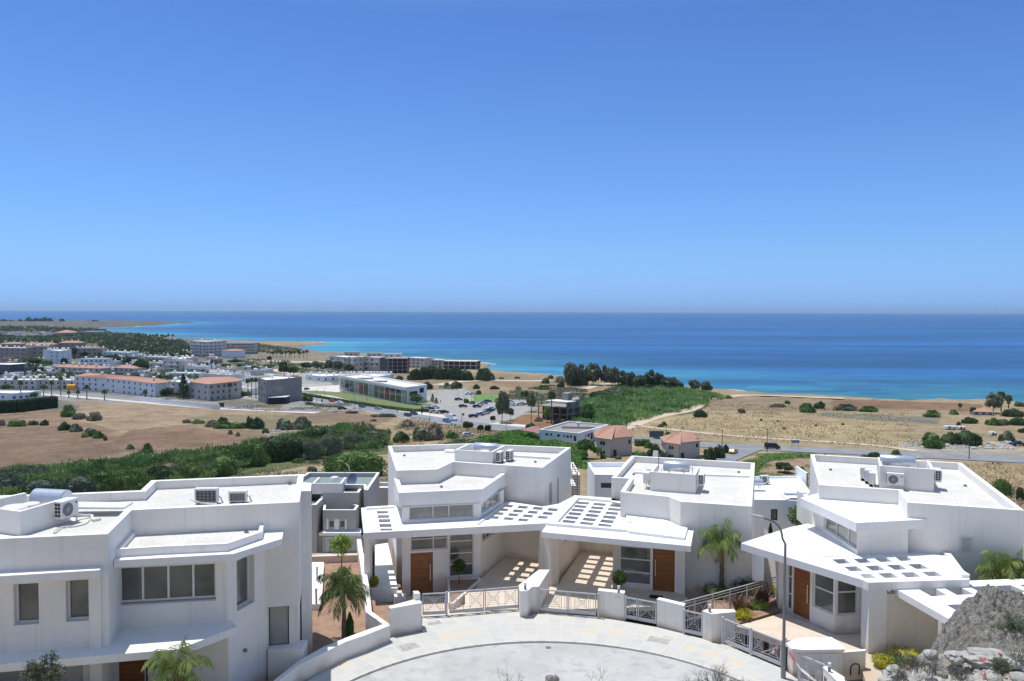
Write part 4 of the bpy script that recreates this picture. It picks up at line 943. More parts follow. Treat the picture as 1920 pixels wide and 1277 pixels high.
def hose(name,pts,r,label,cat='hose',m='pipe',grp=None):
    mb=MB(); P_=[Vector(p) for p in pts]; out=[]
    for i in range(len(P_)-1):
        p0=P_[max(i-1,0)];p1=P_[i];p2=P_[i+1];p3=P_[min(i+2,len(P_)-1)]
        for k in range(6):
            t=k/6; out.append(.5*((2*p1)+(-p0+p2)*t+(2*p0-5*p1+4*p2-p3)*t*t+(-p0+3*p1-3*p2+p3)*t**3))
    out.append(P_[-1]); mb.tube(out,r,7); o=mb.build(name,M[m],smooth=True); tag(o,label,cat,grp); return o
hose('lagged_pipe',[P(*K('a',u,v),r1+z) for u,v,z in ((800,490,.35),(880,510,.2),(960,520,.12),(1030,520,.08),(1050,570,.05),(1130,555,.05))],.055,'thick white lagged pipe lying beside the nearest left tank wall','pipe')
hose('lagged_pipe',[P(*K('a',u,v),r1+z) for u,v,z in ((610,720,.05),(612,690,.12),(700,650,.06),(840,640,.03),(960,610,.03),(1010,560,.03))],.03,'thin white pipe trailing across the nearest left gravel roof','pipe')
hose('lagged_pipe',[P(*K('c',u,v),r1+z) for u,v,z in ((345,340,.3),(400,355,.3),(480,380,.12),(640,392,.04))],.04,'white pipe hanging before the larger mesh-backed condenser','pipe')
vent(P(*K('c',1460,170),r1),'round drain at the far right of the nearest left gravel roof')
# ===== street, pavement, kerb =====
pts=[P(x,y,0) for x,y in ((742,1241),(900,1212),(1050,1203),(1150,1209.5),(1275,1237),(1337,1257))]
A_=np.array([[p.x,p.y,1] for p in pts]); b_=np.array([-(p.x**2+p.y**2) for p in pts]); s_=np.linalg.lstsq(A_,b_,rcond=None)[0]
ccx,ccy=-s_[0]/2,-s_[1]/2; RR=math.sqrt(ccx**2+ccy**2-s_[2])
circ=[(ccx+RR*math.cos(2*math.pi*i/96),ccy+RR*math.sin(2*math.pi*i/96)) for i in range(96)]
def paver():
    m=mat('paving_slabs',(.62,.60,.56),.9,0,.15,bump=(30,.15,.01)); t=m.node_tree;b=t.nodes['Principled BSDF'];L=t.links.new
    g=t.nodes.new('ShaderNodeNewGeometry'); s=t.nodes.new('ShaderNodeSeparateXYZ'); L(g.outputs['Position'],s.inputs[0])
    def mth(op,a,b_=None,c=None):
        n=t.nodes.new('ShaderNodeMath'); n.operation=op
        for i,q in enumerate((a,b_,c)):
            if q is None: continue
            if isinstance(q,(int,float)): n.inputs[i].default_value=q
            else: L(q,n.inputs[i])
        return n.outputs[0]
    x=mth('SUBTRACT',s.outputs[0],ccx);y=mth('SUBTRACT',s.outputs[1],ccy)
    r=mth('SQRT',mth('ADD',mth('MULTIPLY',x,x),mth('MULTIPLY',y,y))); th=mth('ARCTAN2',y,x)
    v=mth('DIVIDE',mth('SUBTRACT',r,RR+.14),.50); u=mth('MULTIPLY',th,RR/.50)
    fu=mth('FRACT',u);fv=mth('FRACT',v); jl=mth('MAXIMUM',mth('LESS_THAN',fu,.05),mth('LESS_THAN',fv,.055))
    cb=t.nodes.new('ShaderNodeCombineXYZ'); L(mth('FLOOR',u),cb.inputs[0]); L(mth('FLOOR',v),cb.inputs[1]); wn=t.nodes.new('ShaderNodeTexWhiteNoise'); wn.noise_dimensions='2D'; L(cb.outputs[0],wn.inputs[0])
    cr=t.nodes.new('ShaderNodeValToRGB'); L(wn.outputs[0],cr.inputs[0]); e=cr.color_ramp.elements; e[0].color=(.475,.475,.455,1); e[1].color=(.56,.535,.485,1); k=e.new(.5); k.color=(.52,.51,.48,1)
    # tactile yellow slabs in the second ring
    yl=mth('MULTIPLY',mth('MULTIPLY',mth('GREATER_THAN',v,2.),mth('LESS_THAN',v,3.)),mth('GREATER_THAN',wn.outputs[0],.70))
    m1=t.nodes.new('ShaderNodeMix'); m1.data_type='RGBA'; L(yl,m1.inputs[0]); L(cr.outputs[0],m1.inputs[6]); m1.inputs[7].default_value=(.58,.51,.385,1)
    n=t.nodes.new('ShaderNodeTexNoise'); n.inputs['Scale'].default_value=1.1; n.inputs['Detail'].default_value=6; L(g.outputs['Position'],n.inputs['Vector'])
    rr=t.nodes.new('ShaderNodeMapRange'); rr.inputs[1].default_value=.45; rr.inputs[2].default_value=.7; rr.inputs[4].default_value=.55; L(n.outputs[0],rr.inputs[0])
    m2=t.nodes.new('ShaderNodeMix'); m2.data_type='RGBA'; L(rr.outputs[0],m2.inputs[0]); L(m1.outputs[2],m2.inputs[6]); m2.inputs[7].default_value=(.52,.51,.48,1)
    m3=t.nodes.new('ShaderNodeMix'); m3.data_type='RGBA'; L(mth('MULTIPLY',jl,.6),m3.inputs[0]); L(m2.outputs[2],m3.inputs[6]); m3.inputs[7].default_value=(.62,.60,.56,1)
    L(m3.outputs[2],b.inputs['Base Color']); return m
M['paver']=paver()
plo=xy([P(x,y,0) for x,y in ((575,1277),(655,1230),(733,1196),(791,1185),(792,1158),(973,1142),(990,1155),(1012,1148),(1121,1157),(1170,1165),(1232,1176),(1281,1188),(1318,1197),(1338,1206),(1355,1207),(1464,1252),(1498,1275),(1560,1300))])
plo=plo+[(16,29.3),(13,27.5),(-13,27.5),(-12.5,29.5)]
mb=MB(); mb.prism(plo,-.3,0,[circ]); struct(mb.build('pavement',M['paver']))
c2=[(ccx+(RR+.14)*math.cos(2*math.pi*i/96),ccy+(RR+.14)*math.sin(2*math.pi*i/96)) for i in range(96)]
mb=MB(); mb.prism(c2,-.3,.012,[[(ccx+(RR-.005)*math.cos(2*math.pi*i/96),ccy+(RR-.005)*math.sin(2*math.pi*i/96)) for i in range(96)]]); struct(mb.build('kerb',M['kerb']))
mb=MB(); mb.prism(c2,-.4,-.07); struct(mb.build('street',M['concrete']))
def cover(cr_,u,v,wd,dp,label,m='kerb'):
    p=P(*K(cr_,u,v),.005); r_=math.atan2(p.y-ccy,p.x-ccx)-math.pi/2; mb=MB(); ca,sa=math.cos(r_),math.sin(r_)
    q=[(p.x+ca*a-sa*b,p.y+sa*a+ca*b) for a,b in ((-wd,-dp),(wd,-dp),(wd,dp),(-wd,dp))]
    mb.prism(q,-.02,.018); mb.prism(inset(q,.05),.018,.024,m=1); o=mb.build('manhole_cover',[M['kerb'],M['stone']]); tag(o,label,'manhole cover'); 
cover('t',1145,380,.45,.3,'large speckled cover in the pavement below the stepped gate pier'); cover('t',1335,203,.35,.16,'grey cover in the pavement before the single gate')
cover('m',345,1150,.5,.28,'worn stone cover in the pavement below the right piers')
p=P(*K('u',512,390),-.07); mb=MB(); mb.tube([(p.x,p.y,-.07),(p.x,p.y,-.055)],.13,14); tag(mb.build('drain_cover',M['pole']),'small dark round cover in the street concrete','drain cover')
# forecourt fill around the villas
mb=MB(); mb.prism([(-60,29),(-12.6,29),(-12.6,29.5)]+plo[:1][0:0]+[plo[0],plo[1],plo[2],(-5.8,37.5),(-6,41),(-40,60),(-60,60)],-.6,-.32); o=mb.build('garden_ground',M['soil']); struct(o)
# curved wall
cwb=[(430,1338),(512,1277),(560,1239),(606,1213),(647.7,1196),(685,1182),(718,1170.5)]; cwf=[(731.6,1172.5),(685,1191),(647.7,1203.6),(610,1222.5),(560,1247),(523,1277),(446,1338)]
mb=MB(); mb.prism(xy([P(x,y,.75) for x,y in cwb+cwf]),-.5,.75); t=mb.build('curved_wall',M['wall']); tag(t,'low curved white wall sweeping along the left pavement','wall')
mb=MB(); mb.prism(xy([P(x,y,.75) for x,y in ((669,1011),(677,1011),(692.8,1104),(697,1146.4),(731.6,1171),(718.5,1170.5),(685.6,1147),(682,1103))]),-1.3,.745); tag(mb.build('boundary_wall',M['wall']),'low white boundary wall beside the fenced soil garden, bending to the pier','wall')
# soil garden between villas one and two
mb=MB(); mb.prism(xy([P(x,y,-.3) for x,y in ((575,1052),(671,1050),(688,1110),(700,1165),(722,1178),(640,1215),(560,1262),(520,1300),(500,1240))]),-1.5,-.3); struct(mb.build('garden_soil',M['soil']))
mb=MB(); mb.prism(xy([P(x,y,-.3) for x,y in ((560,1057.5),(672,1053.5),(672,1050),(560,1054))]),-2,.12); tag(mb.build('garden_wall',M['cream']),'low cream wall closing the soil garden at the back','wall')
mb=MB(); mb.prism(xy([P(x,y,0) for x,y in ((570,1054),(607.5,1054),(603,1133),(560,1133))]),-1,.0); struct(mb.build('side_path',M['top']))
for x,y,l in ((594.5,1089,'farther'),(593,1132,'nearer')):
    p=P(x,y,0); mb=MB(); mb.tube([p,p+Vector((0,0,.7))],.055,10); mb.tube([p+Vector((0,0,.7)),p+Vector((0,0,.8))],.075,10,m=1); tag(mb.build('bollard_lamp',[M['gate'],M['ac']],smooth=True),l+' bollard lamp on the white side path by the soil garden','bollard lamp','bollard lamps')
# walkway left of villa two and sunken front bed
mb=MB(); mb.prism(xy([P(x,y,0) for x,y in ((701.5,1022),(727,1018),(746,1103),(693,1103)) ]),-1.4,0.005); struct(mb.build('walkway',M['top']))
mb=MB(); mb.prism(xy([P(x,y,-.75) for x,y in ((670,1090),(775,1090),(790,1190),(700,1190))]),-1.4,-.75); struct(mb.build('front_soil',M['soil']))
mb=MB(); p=xy([P(x,y,-.3) for x,y in ((738,1113),(761,1112),(761,1118),(740,1119))]); mb.prism(p,-.9,-.3); q=xy([P(x,y,-.05) for x,y in ((744,1107),(753,1106),(753,1111),(746,1112))]); mb.prism(q,-.9,-.08); tag(mb.build('steps',M['top']),'two small white steps by the sunken front bed','steps')
# piers
def pr(s,z1,label,z0=-.2): return pier(xy([P(*K(*q),z1) for q in s]),z0,z1,label)
pr([('g',1375,203),('g',1842,118),('g',1790,52),('g',1350,170)],1.25,'broad white pier left of the single gate, with a raised end')
mb=MB(); mb.prism(xy([P(*K('f',u,v),1.6) for u,v in ((1708,862),(1790,860),(1820,900),(1735,905))]),1.2,1.6); mb.build('raised_end',M['wall'],[o for o in COL.objects if o.get('label','').startswith('broad white pier left')][0])
pr([('i',1572,903),('i',1645,900),('i',1690,858),('i',1755,858),('i',1862,690),('i',1760,690),('i',1560,845)],1.25,'long wedge-shaped white pier between the two double gates')
pr([('k',903,822),('k',1215,855),('k',1222,825),('k',912,795)],1.25,'square-faced white pier with intercom plates and lamp')
pr([('k',1608,925),('m',652,748),('m',670,722),('k',1640,905)],1.25,'plain white pier with sandy stain at its foot')
pr([('m',878,812),('m',985,848),('m',1272,822),('m',1250,795),('m',930,790)],1.25,'angular white pier left of the long sliding gate')
def bollard(cr_,u,v,z,label):
    p=P(*K(cr_,u,v),z); mb=MB(); mb.tube([p,p+Vector((0,0,.2))],.06,12); mb.tube([p+Vector((0,0,.2)),p+Vector((0,0,.34))],.065,12,m=1); tag(mb.build('pier_lamp',[M['pole'],M['ac']],smooth=True),label,'pier lamp','small lamps on the gate piers')
bollard('f',1775,985,1.6-.35,'small lamp on the stepped pier left of the single gate'); bollard('i',1622,880,1.29,'small lamp on the wedge-shaped pier'); bollard('k',1150,840,1.29,'small lamp on the pier with intercom plates'); bollard('m',962,815,1.29,'small lamp on the angular pier by the sliding gate')
for cr_,u,v,A__,B__,lb_ in (('k',1135,895,('k',903,822),('k',1215,855),'twin intercom plates on the square-faced pier'),('m',935,868,('m',878,812),('m',985,848),'twin intercom plates on the angular pier')):
    A=P(*K(*A__),1.25);B=P(*K(*B__),1.25); uu,zz=onwall(A,B,*K(cr_,u,v)); d=(B-A);d.z=0;d.normalize();n=Vector((d.y,-d.x,0)); c=Vector((A.x,A.y,0))+d*uu+n*.012; c.z=zz
    mb=MB()
    for k in (-.09,.09): mb.bar(c+d*(k-.07),c+d*(k+.07),.02,.12,up=(0,0,1))
    tag(mb.build('intercom',M['ac']),lb_,'intercom')
# gates
def leaf(par,A,B,h,sq=1):
    A=Vector(A);B=Vector(B);d=(B-A);L_=d.length;d.normalize();n=Vector((d.y,-d.x,0)); mb=MB()
    def pt(u,z): return A+d*u+Vector((0,0,z))
    mb.bar(pt(0,.14),pt(L_,.14),.045,.16); mb.bar(pt(0,h-.03),pt(L_,h-.03),.05,.06)
    for u in (.03,L_-.03): mb.bar(pt(u,.22),pt(u,h-.06),.05,.06,up=tuple(n))
    fr=mb.build('leaf_frame',M['gate'],par); mb=MB(); r_=.011
    def t(a,b): mb.tube([a,b],r_,4,cap=False)
    zl,zh=.32,h-.2; hh=zh-zl
    t(pt(.06,zh),pt(L_-.06,zh)); t(pt(.06,zl),pt(L_-.06,zl))
    for k in range(sq):
        c=L_*(k+.5)/sq; s=min(hh/2,L_/sq/2-.16)
        for u in (c-s,c+s): t(pt(u,.22),pt(u,h-.06))
        t(pt(c-s,zl),pt(c+s,zh)); t(pt(c-s,zh),pt(c+s,zl)); zc=(zl+zh)/2
        for q in (.36,.68):
            a=s*q;e=hh/2*q; t(pt(c-a,zc-e),pt(c+a,zc-e));t(pt(c+a,zc-e),pt(c+a,zc+e));t(pt(c+a,zc+e),pt(c-a,zc+e));t(pt(c-a,zc+e),pt(c-a,zc-e))
        lo=L_*k/sq+.06; hi=L_*(k+1)/sq-.06
        nb_=int((c-s-lo)/.11)
        for i in range(nb_):
            u=lo+(c-s-lo)*(i+.5)/max(1,nb_); t(pt(u,.22),pt(u,h-.06)); t(pt(2*c-u,.22),pt(2*c-u,h-.06))
    mb.build('leaf_bars',M['gate'],fr,smooth=False)
def gate(name,a,b,h,fr,label,posts=(),grp='grey metal gates along the pavement'):
    A=P(*a,.03) if len(a)==2 else P(*K(*a),.03); B=P(*b,.03) if len(b)==2 else P(*K(*b),.03); t=thing(name,label,'gate',A,0,grp)
    for f0,f1,sq in fr: leaf(t,A.lerp(B,f0),A.lerp(B,f1),h,sq)
    for f in posts:
        p=A.lerp(B,f); mb=MB(); mb.bar(p-Vector((0,0,.05)),p+Vector((0,0,h+.04)),.09,.09,up=(0,1,0)); mb.build('post',M['gate'],t)
    return t
gate('gate',('i',597,1146),('i',828,1134),1.12,[(0,1,1)],'single pedestrian gate by the stepped pier',(1.04,))
gate('gate',('i',865,1130),('i',1558,1072),1.14,[(0,.495,2),(.505,1,2)],'long double gate before the twelve-hole pergola car port',(1.0,))
gate('gate',('k',205,1065),('k',890,1128),1.14,[(0,.49,1),(.50,.985,1)],'double gate before the checkered sunlight of the car port',(-.03,1.02))
gate('gate',('k',1232,1155),('k',1603,1228),1.1,[(0,.38,1),(.40,.99,1)],'two-leaf gate before the single wooden door with doormat',(-.02,))
gate('gate',('m',655,1068),('m',872,1118),1.1,[(0,1,1)],'narrow single gate between the two right piers',(-.02,))
gate('gate',('m',1140,1192),('r',540,1112),1.14,[(0,.47,1),(.49,1,2)],'long sliding gate beside the street lamp',(-.04,.48))
gate('gate',('r',760,1290),('r',1060,1420),1.14,[(0,1,2)],'gate at the bottom right with tape across it',(-.02,))
# railing behind the right piers
A=P(*K('m',560,718),1.15);B=P(*K('m',1795,388),1.15); t=thing('railing','long grey railing with crossed bars behind the planted bed','railing',A,0); A.z=B.z=.1
mb=MB(); L_=(B-A).length; d=(B-A)/L_
mb.tube([A+Vector((0,0,1.05)),B+Vector((0,0,1.05))],.03,8)
for z in (.92,.78,.12): mb.tube([A+Vector((0,0,z)),B+Vector((0,0,z))],.014,6)
n=6
for i in range(n):
    a=A+d*(L_*i/n);b=A+d*(L_*(i+1)/n); mb.bar(a,a+Vector((0,0,1.05)),.05,.05,up=(0,1,0)); c=(a+b)/2; s=d*.33
    mb.tube([c-s+Vector((0,0,.12)),c+s+Vector((0,0,.78))],.012,4);mb.tube([c+s+Vector((0,0,.12)),c-s+Vector((0,0,.78))],.012,4)
    for k in range(9):
        q=a+d*(L_/n*(k+.5)/9); 
        if abs((q-c).length)>.3: mb.tube([q+Vector((0,0,.12)),q+Vector((0,0,.78))],.01,4)
mb.build('rails',M['gate'],t)
# street lamp
lb=P(1468.5,1271,0); t=thing('street_lamp','tall grey street lamp with curved arm before the rightmost villa','street lamp',lb); Yl=lb.y
pts=[PY(x,y,Yl) for x,y in ((1467.5,1020),(1467.2,1010),(1466,1001),(1463.3,992),(1459,985.5),(1453,980),(1443,975),(1430,971))]
base=pts[0].copy(); base.x=lb.x; pts[0].x=lb.x
pass
mb=MB(); mb.tube([lb,lb+Vector((0,0,1.2)),lb+Vector((0,0,1.35)),pts[0]]+pts[1:],[.10,.10,.065,.048]+[.044]*6+[.04],14); mb.build('pole',M['pole'],t,smooth=True)
a=PY(1432,971.5,Yl);b=PY(1406,964.5,Yl); c=a.lerp(b,.45); mb=MB(); mb.tube([a,a.lerp(b,.12),c,b],[.04,.075,.07,.03],12); mb.build('lamp_head',M['gate'],t,smooth=True)
mb=MB(); q=a.lerp(b,.25); mb.tube([q-Vector((0,0,.04)),q-Vector((0,0,.13))],[.06,.035],10); mb.build('lamp_glass',M['ac'],t,smooth=True)
# tape on the lamp
M['tape']=mat('red_white_tape',(.75,.08,.12),.5); t2=M['tape'].node_tree; wv=t2.nodes.new('ShaderNodeTexWave'); wv.inputs['Scale'].default_value=1.6; g_=t2.nodes.new('ShaderNodeNewGeometry'); t2.links.new(g_.outputs['Position'],wv.inputs[0]); cr=t2.nodes.new('ShaderNodeValToRGB'); cr.color_ramp.interpolation='CONSTANT'; cr.color_ramp.elements[1].position=.5; cr.color_ramp.elements[0].color=(.72,.06,.12,1); cr.color_ramp.elements[1].color=(.78,.76,.74,1); t2.links.new(wv.outputs[0],cr.inputs[0]); t2.links.new(cr.outputs[0],t2.nodes['Principled BSDF'].inputs['Base Color'])
def tape(pts,label):
    mb=MB(); L=[PY(x,y,Y) for x,y,Y in pts]
    for i in range(len(L)-1):
        wz=Vector((.01*(i%2),.02,.045)); mb.face([L[i]-wz,L[i+1]-wz,L[i+1]+wz,L[i]+wz])
    tag(mb.build('warning_tape',M['tape']),label,'warning tape','red and white warning tape')
tape([(1475,1198,32.6),(1466,1208,32.4),(1455,1217,32.2),(1447,1226,32.1)],'torn red and white tape blowing left from the street lamp')
tape([(1473,1200,32.5),(1480,1222,31.8),(1490,1240,31),(1502,1255,30),(1518,1268,29.2),(1535,1282,28.5)],'long red and white tape sagging from the lamp to the corner gate')
pr([('r',1045,1122),('r',1075,1108),('r',1292,1240),('r',1300,1330),('r',1215,1290)],1.15,'white pier at the bottom right corner with a dark letter-shaped plate')
bollard('r',1118,1165,1.19,'small lamp on the bottom right corner pier')
A=P(*K('r',1045,1122),1.15);B=P(*K('r',1215,1290),1.15); d=(B-A).normalized(); n=Vector((d.y,-d.x,0)); c=A+d*.22+n*.02-Vector((0,0,.38)); mb=MB()
for k in (-.06,.06): mb.bar(c+d*k-Vector((0,0,.12)),c+d*k+Vector((0,0,.12)),.03,.03)
mb.bar(c-d*.06,c+d*.06,.03,.03); tag(mb.build('letter_plate',M['pole']),'dark H-shaped plate on the bottom right corner pier','sign')
# utility cupboard and low wall
q=xy([P(*K('r',u,v),1.05) for u,v in ((592,838),(668,905),(808,918),(1302,912),(1306,888),(1145,763),(732,775))]); t=thing('utility_cupboard','white roofed utility cupboard with double doors right of the street lamp','cupboard',(q[0][0],q[0][1],0)); mb=MB(); mb.prism(q,1.0,1.1); mb.build('top_slab',M['top'],t)
qi=inset(q,.08); mb=MB(); mb.prism(qi,-.3,1.0); mb.build('body',M['cream'],t)
A=Vector(qi[2]);B=Vector(qi[3]); d=(B-A).normalized(); n=Vector((d.y,-d.x)); L_=(B-A).length
for a,b in ((.06,.42),(.46,.86)):
    mb=MB(); p0=A+d*L_*a+n*.015;p1=A+d*L_*b+n*.015; mb.bar((p0.x,p0.y,.46),(p1.x,p1.y,.46),.03,.88); mb.build('door',M['ac'],t)
q=xy([P(*K('r',u,v),.8) for u,v in ((1268,936),(1552,915),(1555,893),(1290,905))]); mb=MB(); mb.prism(q,-.4,.8); tag(mb.build('low_wall',M['cream']),'short low wall between the utility cupboard and the rightmost villa','wall')
a=P(*K('r',1335,1165),0.0); b=P(*K('r',1432,1150),0.0); a.y-=.32; b.y-=.32; 
hose('water_meter_pipe',[a,a+Vector((0,0,.32)),a.lerp(b,.4)+Vector((0,0,.45)),b+Vector((0,0,.36)),b],.03,'dark bent water pipe before the short low wall','pipe','rubber')
mb=MB(); mb.prism([(14.3,31.6),(22,32.2),(22,35.5),(15.2,34.6)],-.3,.01); struct(mb.build('sand_strip',M['track']))
# ===== neighbours just below the villas =====
def block(par,s,z,zb,wm='wall',roofm='gravel',pw=.2,dp=.3,**k): return body(par,xy(W(s,z)),zb,z,z-dp,pw=pw,wm=wm,roofm=roofm,**k)
h6=thing('villa','grey rendered villa with green-grey gravel roof behind the soil garden','villa',P(640,1040,-4),0,'villas on the slope below')
block(h6,'e -200 440 140 211 1210 211 1035 475 985 472 972 398 -200 388',1.6,-6,'grey','gravelt')
tb=W('e 200 372 645 372 712 275 300 275',2.0); tank_box(h6,tb,1.2,2.0)
block(h6,'e 355 512 905 512 975 402 668 402 640 432 440 432',1.3,-6,'grey','gravelt',dp=.7)
dq=xy(W('e 362 775 850 775 900 706 700 640 380 640',.42)); A,B=dq[0],dq[1]
wn=[op(A,B,'e 445 922 537 1040'),op(A,B,'e 605 922 697 1040')]
body(h6,dq,-1.1,.42,-.2,pw=.18,wm='grey',roofm='gravelt',ops={0:wn},depth=.14)
for q in wn: window(h6,A,B,q,.12,fw=.06,sgn=1)
ww=op(A,B,'e 416 902 720 1055'); d=(Vector(B)-Vector(A)).normalized(); nn=Vector((d.y,-d.x)); mb=MB()
for a,b,z0,z1 in ((ww[0],wn[0][0],ww[2],ww[3]),(wn[0][1],wn[1][0],ww[2],ww[3]),(wn[1][1],ww[1],ww[2],ww[3])):
    p0=Vector(A)+d*a+nn*.02;p1=Vector(A)+d*b+nn*.02; mb.bar((p0.x,p0.y,(z0+z1)/2),(p1.x,p1.y,(z0+z1)/2),.04,z1-z0)
mb.build('window_surround',M['top'],h6)
block(h6,'e 150 695 265 695 383 582 352 520 150 520',.9,-5,'grey','gravelt')
slab(h6,xy(W('e 305 1112 935 1112 935 1040 400 1040',-1.1)),-1.1,.2)
mb=MB(); mb.prism(xy(W('e 200 1120 935 1120 935 1060 200 1060',-1.3)),-5,-1.3); mb.build('lower_wall',M['grey'],h6)
A=P(*K('f',200,200),-1.5);B=P(*K('f',870,180),-1.5)
lw=xy(W('e 200 1121 935 1121',-1.3))
for f0,f1 in ((.22,.3),(.32,.42),(.55,.76)): 
    L=(Vector(lw[1])-Vector(lw[0])).length; window(h6,(lw[0][0],lw[0][1]-.02),(lw[1][0],lw[1][1]-.02),(L*f0,L*f1,-4.2,-1.6),.0,fw=.06,glass='glassd')
c=(tb[0]+tb[1])/2+Vector((.2,.8,-.55)); solar_tank(c-Vector((.75,0,0)),c+Vector((.75,0,0)),.3,'silvery tank on the green-grey gravel roof of the grey villa')
p=P(*K('e',540,345),1.7); cistern(p,.33,.3,'white cistern lid before the tank on the grey villa')
p=P(*K('e',672,500),.95); ac((p.x,p.y+.2,.75),0,.85,.6,label='air conditioner inside the grey roof terrace',stand=.1)
p=P(*K('e',800,385),1.3); t=thing('satellite_dish','round dark blue satellite dish on the grey villa roof','satellite dish',p); mb=MB(); R0=.5; cz=zat(p,K('e',800,320)[1]); n=24
M['dish']=mat('blue_grey_dish',(.10,.14,.22),.5)
ctr=Vector((p.x,p.y,cz)); ax=Vector((-.35,-.75,.45)).normalized(); ux=ax.cross(Vector((0,0,1))).normalized(); uy=ux.cross(ax); rings=[]
for k in (0,.35,.7,1.): rings.append([ctr+(ux*math.cos(2*math.pi*i/n)*.46+uy*math.sin(2*math.pi*i/n)*.55)*k+ax*(.14*k*k-.1) for i in range(n)])
for a,b in zip(rings,rings[1:]):
    for i in range(n): mb.face([a[i],a[(i+1)%n],b[(i+1)%n],b[i]])
mb.build('dish_bowl',M['dish'],t,smooth=True); mb=MB(); mb.tube([p,ctr-ax*.1],.03,8); mb.build('mount',M['pole'],t)
mb=MB(); mb.tube([ctr-uy*.4,ctr+ax*.5],.012,6); mb.build('feed_arm',M['pole'],t)
p=P(*K('e',692,385),1.3); t=thing('roof_antenna','tall thin antenna mast beside the blue satellite dish','antenna',p); zt_=zat(p,K('e',680,180)[1]); mb=MB(); mb.tube([p,Vector((p.x,p.y,zt_))],.022,6); mb.tube([Vector((p.x-.35,p.y,zt_-.1)),Vector((p.x+.3,p.y,zt_+.02))],.015,5); mb.build('mast',M['pole'],t)
p2=P(*K('e',765,200),1.6); mb=MB(); mb.tube([p2,p2+Vector((-.1,0,.5)),p2+Vector((-.35,0,.75))],.03,6); mb.build('curved_arm',M['ac'],t)
# glass balustrade on the cream wall of the terrace behind the garden
A=P(*K('f',200,340),-.9);B=P(*K('f',880,300),-.9); A.y+=3;B.y+=3
M['bal']=mat('balustrade_glass',(.75,.78,.80),.05,0,.5); bs=M['bal'].node_tree.nodes['Principled BSDF']; bs.inputs['Alpha'].default_value=.25
t=thing('balustrade','frameless glass balustrade behind the soil garden wall','balustrade',A); A.z=B.z=-3; 
for i in range(4):
    a=A.lerp(B,i/4+.008);b=A.lerp(B,(i+1)/4-.008); mb=MB(); a.z=b.z=-1.05; mb.bar(a,b,.012,1.0); mb.build('glass_panel',M['bal'],t)
# small white roofs peeping out between grey villa and villa two
h8=thing('villa','small pale rooftop glimpsed between the grey villa and the tall white corner','villa',P(725,940,-5),0,'villas on the slope below')
block(h8,'x 705 915 740 915 740 905 705 905',-2.2,-9,'grey','froof'); block(h8,'x 705 931 740 931 740 920 705 920',-3.2,-9,'grey','froof')
# bluish white house between villas two and three
h5=thing('villa','bluish white house with a single dark strip window between the middle villas','villa',P(1130,935,-6),0,'villas on the slope below')
M['bluew']=stucco('cool_white_render',(.84,.88,.94),(.76,.80,.86))
q5=xy(W('j 862 322 1500 330 1500 172 778 176 812 246',-3.0)); A,B=q5[0],q5[1]; wn=op(A,B,'j 938 418 1120 480')
body(h5,q5,-12,-3,-3.5,pw=.3,wm='bluew',roofm='top',ops={0:[wn]},depth=.12); window(h5,A,B,wn,.1,(.36,),fw=.09,glass='glassd',fm='dframe')
mb=MB(); mb.prism(xy(W('j 780 185 806 200 806 590 780 600',-3.01)),-12,-3.2)
h9=thing('villa','white and grey stepped end wall right of the middle left villa','villa',P(1085,935,-6),0,'villas on the slope below')
block(h9,'j 600 325 690 325 605 170 560 170',-2.5,-10,'wall','froof'); block(h9,'j 585 455 640 455 600 372 560 372',-2.8,-10,'wall','froof')
# ladder on the right wall of villa two
A=Vector(o2[2]);B=Vector(o2[3]); dd_=(A-B).normalized(); n=Vector((dd_.y,-dd_.x)); p=A-dd_*.1+n*.12
t=thing('wall_ladder','dark ladder fixed to the right back corner of the middle left villa','ladder',(p.x,p.y,0)); z0_,z1_=zat(p,K('h',1870,580)[1]),zat(p,K('h',1870,230)[1])
for q in (-.2,.2):
    mb=MB(); a=p+dd_*0+n*(q+.2); mb.tube([(a.x,a.y,z0_),(a.x,a.y,z1_)],.02,6); mb.build('rail',M['pole'],t)
for i in range(14):
    mb=MB(); a=p+n*0;b=p+n*.4; z=z0_+(z1_-z0_)*(i+.5)/14; mb.tube([(a.x,a.y,z),(b.x,b.y,z)],.02,5); mb.build('rung',M['dark'],t)
# white house between villas three and four
h7=thing('villa','low white house with one dark framed window between the two right villas','villa',P(1460,1005,-7),0,'villas on the slope below')
q7=xy(W('n 150 622 608 628 780 640 900 540 750 338 150 342',-3.8)); A,B=q7[0],q7[1]; wn=op(A,B,'n 418 732 497 868')
body(h7,q7,-12,-3.8,-3.98,pw=.22,wm='bluew',roofm='froof',ops={0:[wn]},depth=.12); window(h7,A,B,wn,.1,fw=.09,glass='glass',fm='dframe')
mb=MB(); mb.prism(xy(W('n 600 628 890 545 880 530 530 532',-3.8)),-3.9,-3.7,[xy(W('n 620 615 840 600 880 545 560 545',-3.8))]); mb.build('roof_kerb',M['bluew'],h7)
a=P(*K('n',712,330),-3.9);b=P(*K('n',842,420),-3.9); a2=a.copy(); a2.z=zat(a,K('n',712,214)[1]); b2=b.copy(); b2.z=zat(b,K('n',842,300)[1]); mb=MB()
for off in (0,.18):
    mb.face([(a.x+off,a.y,a.z),(b.x+off,b.y,b.z-.5),(b.x+off,b.y,b2.z),(a.x+off,a.y,a2.z)])
mb.face([(a.x,a.y,a2.z),(b.x,b.y,b2.z),(b.x+.18,b.y,b2.z),(a.x+.18,a.y,a2.z)]); mb.build('stair_wall',M['bluew'],h7)
q=xy(W('n 615 700 850 700 890 640 640 640',-4.6)); 
p=P(*K('n',245,500),-3.9); c=Vector((p.x,p.y,-3.1)); solar_tank(c-Vector((.9,0,0)),c+Vector((.6,0,0)),.35,'silvery tank on the low white house beside the third villa')
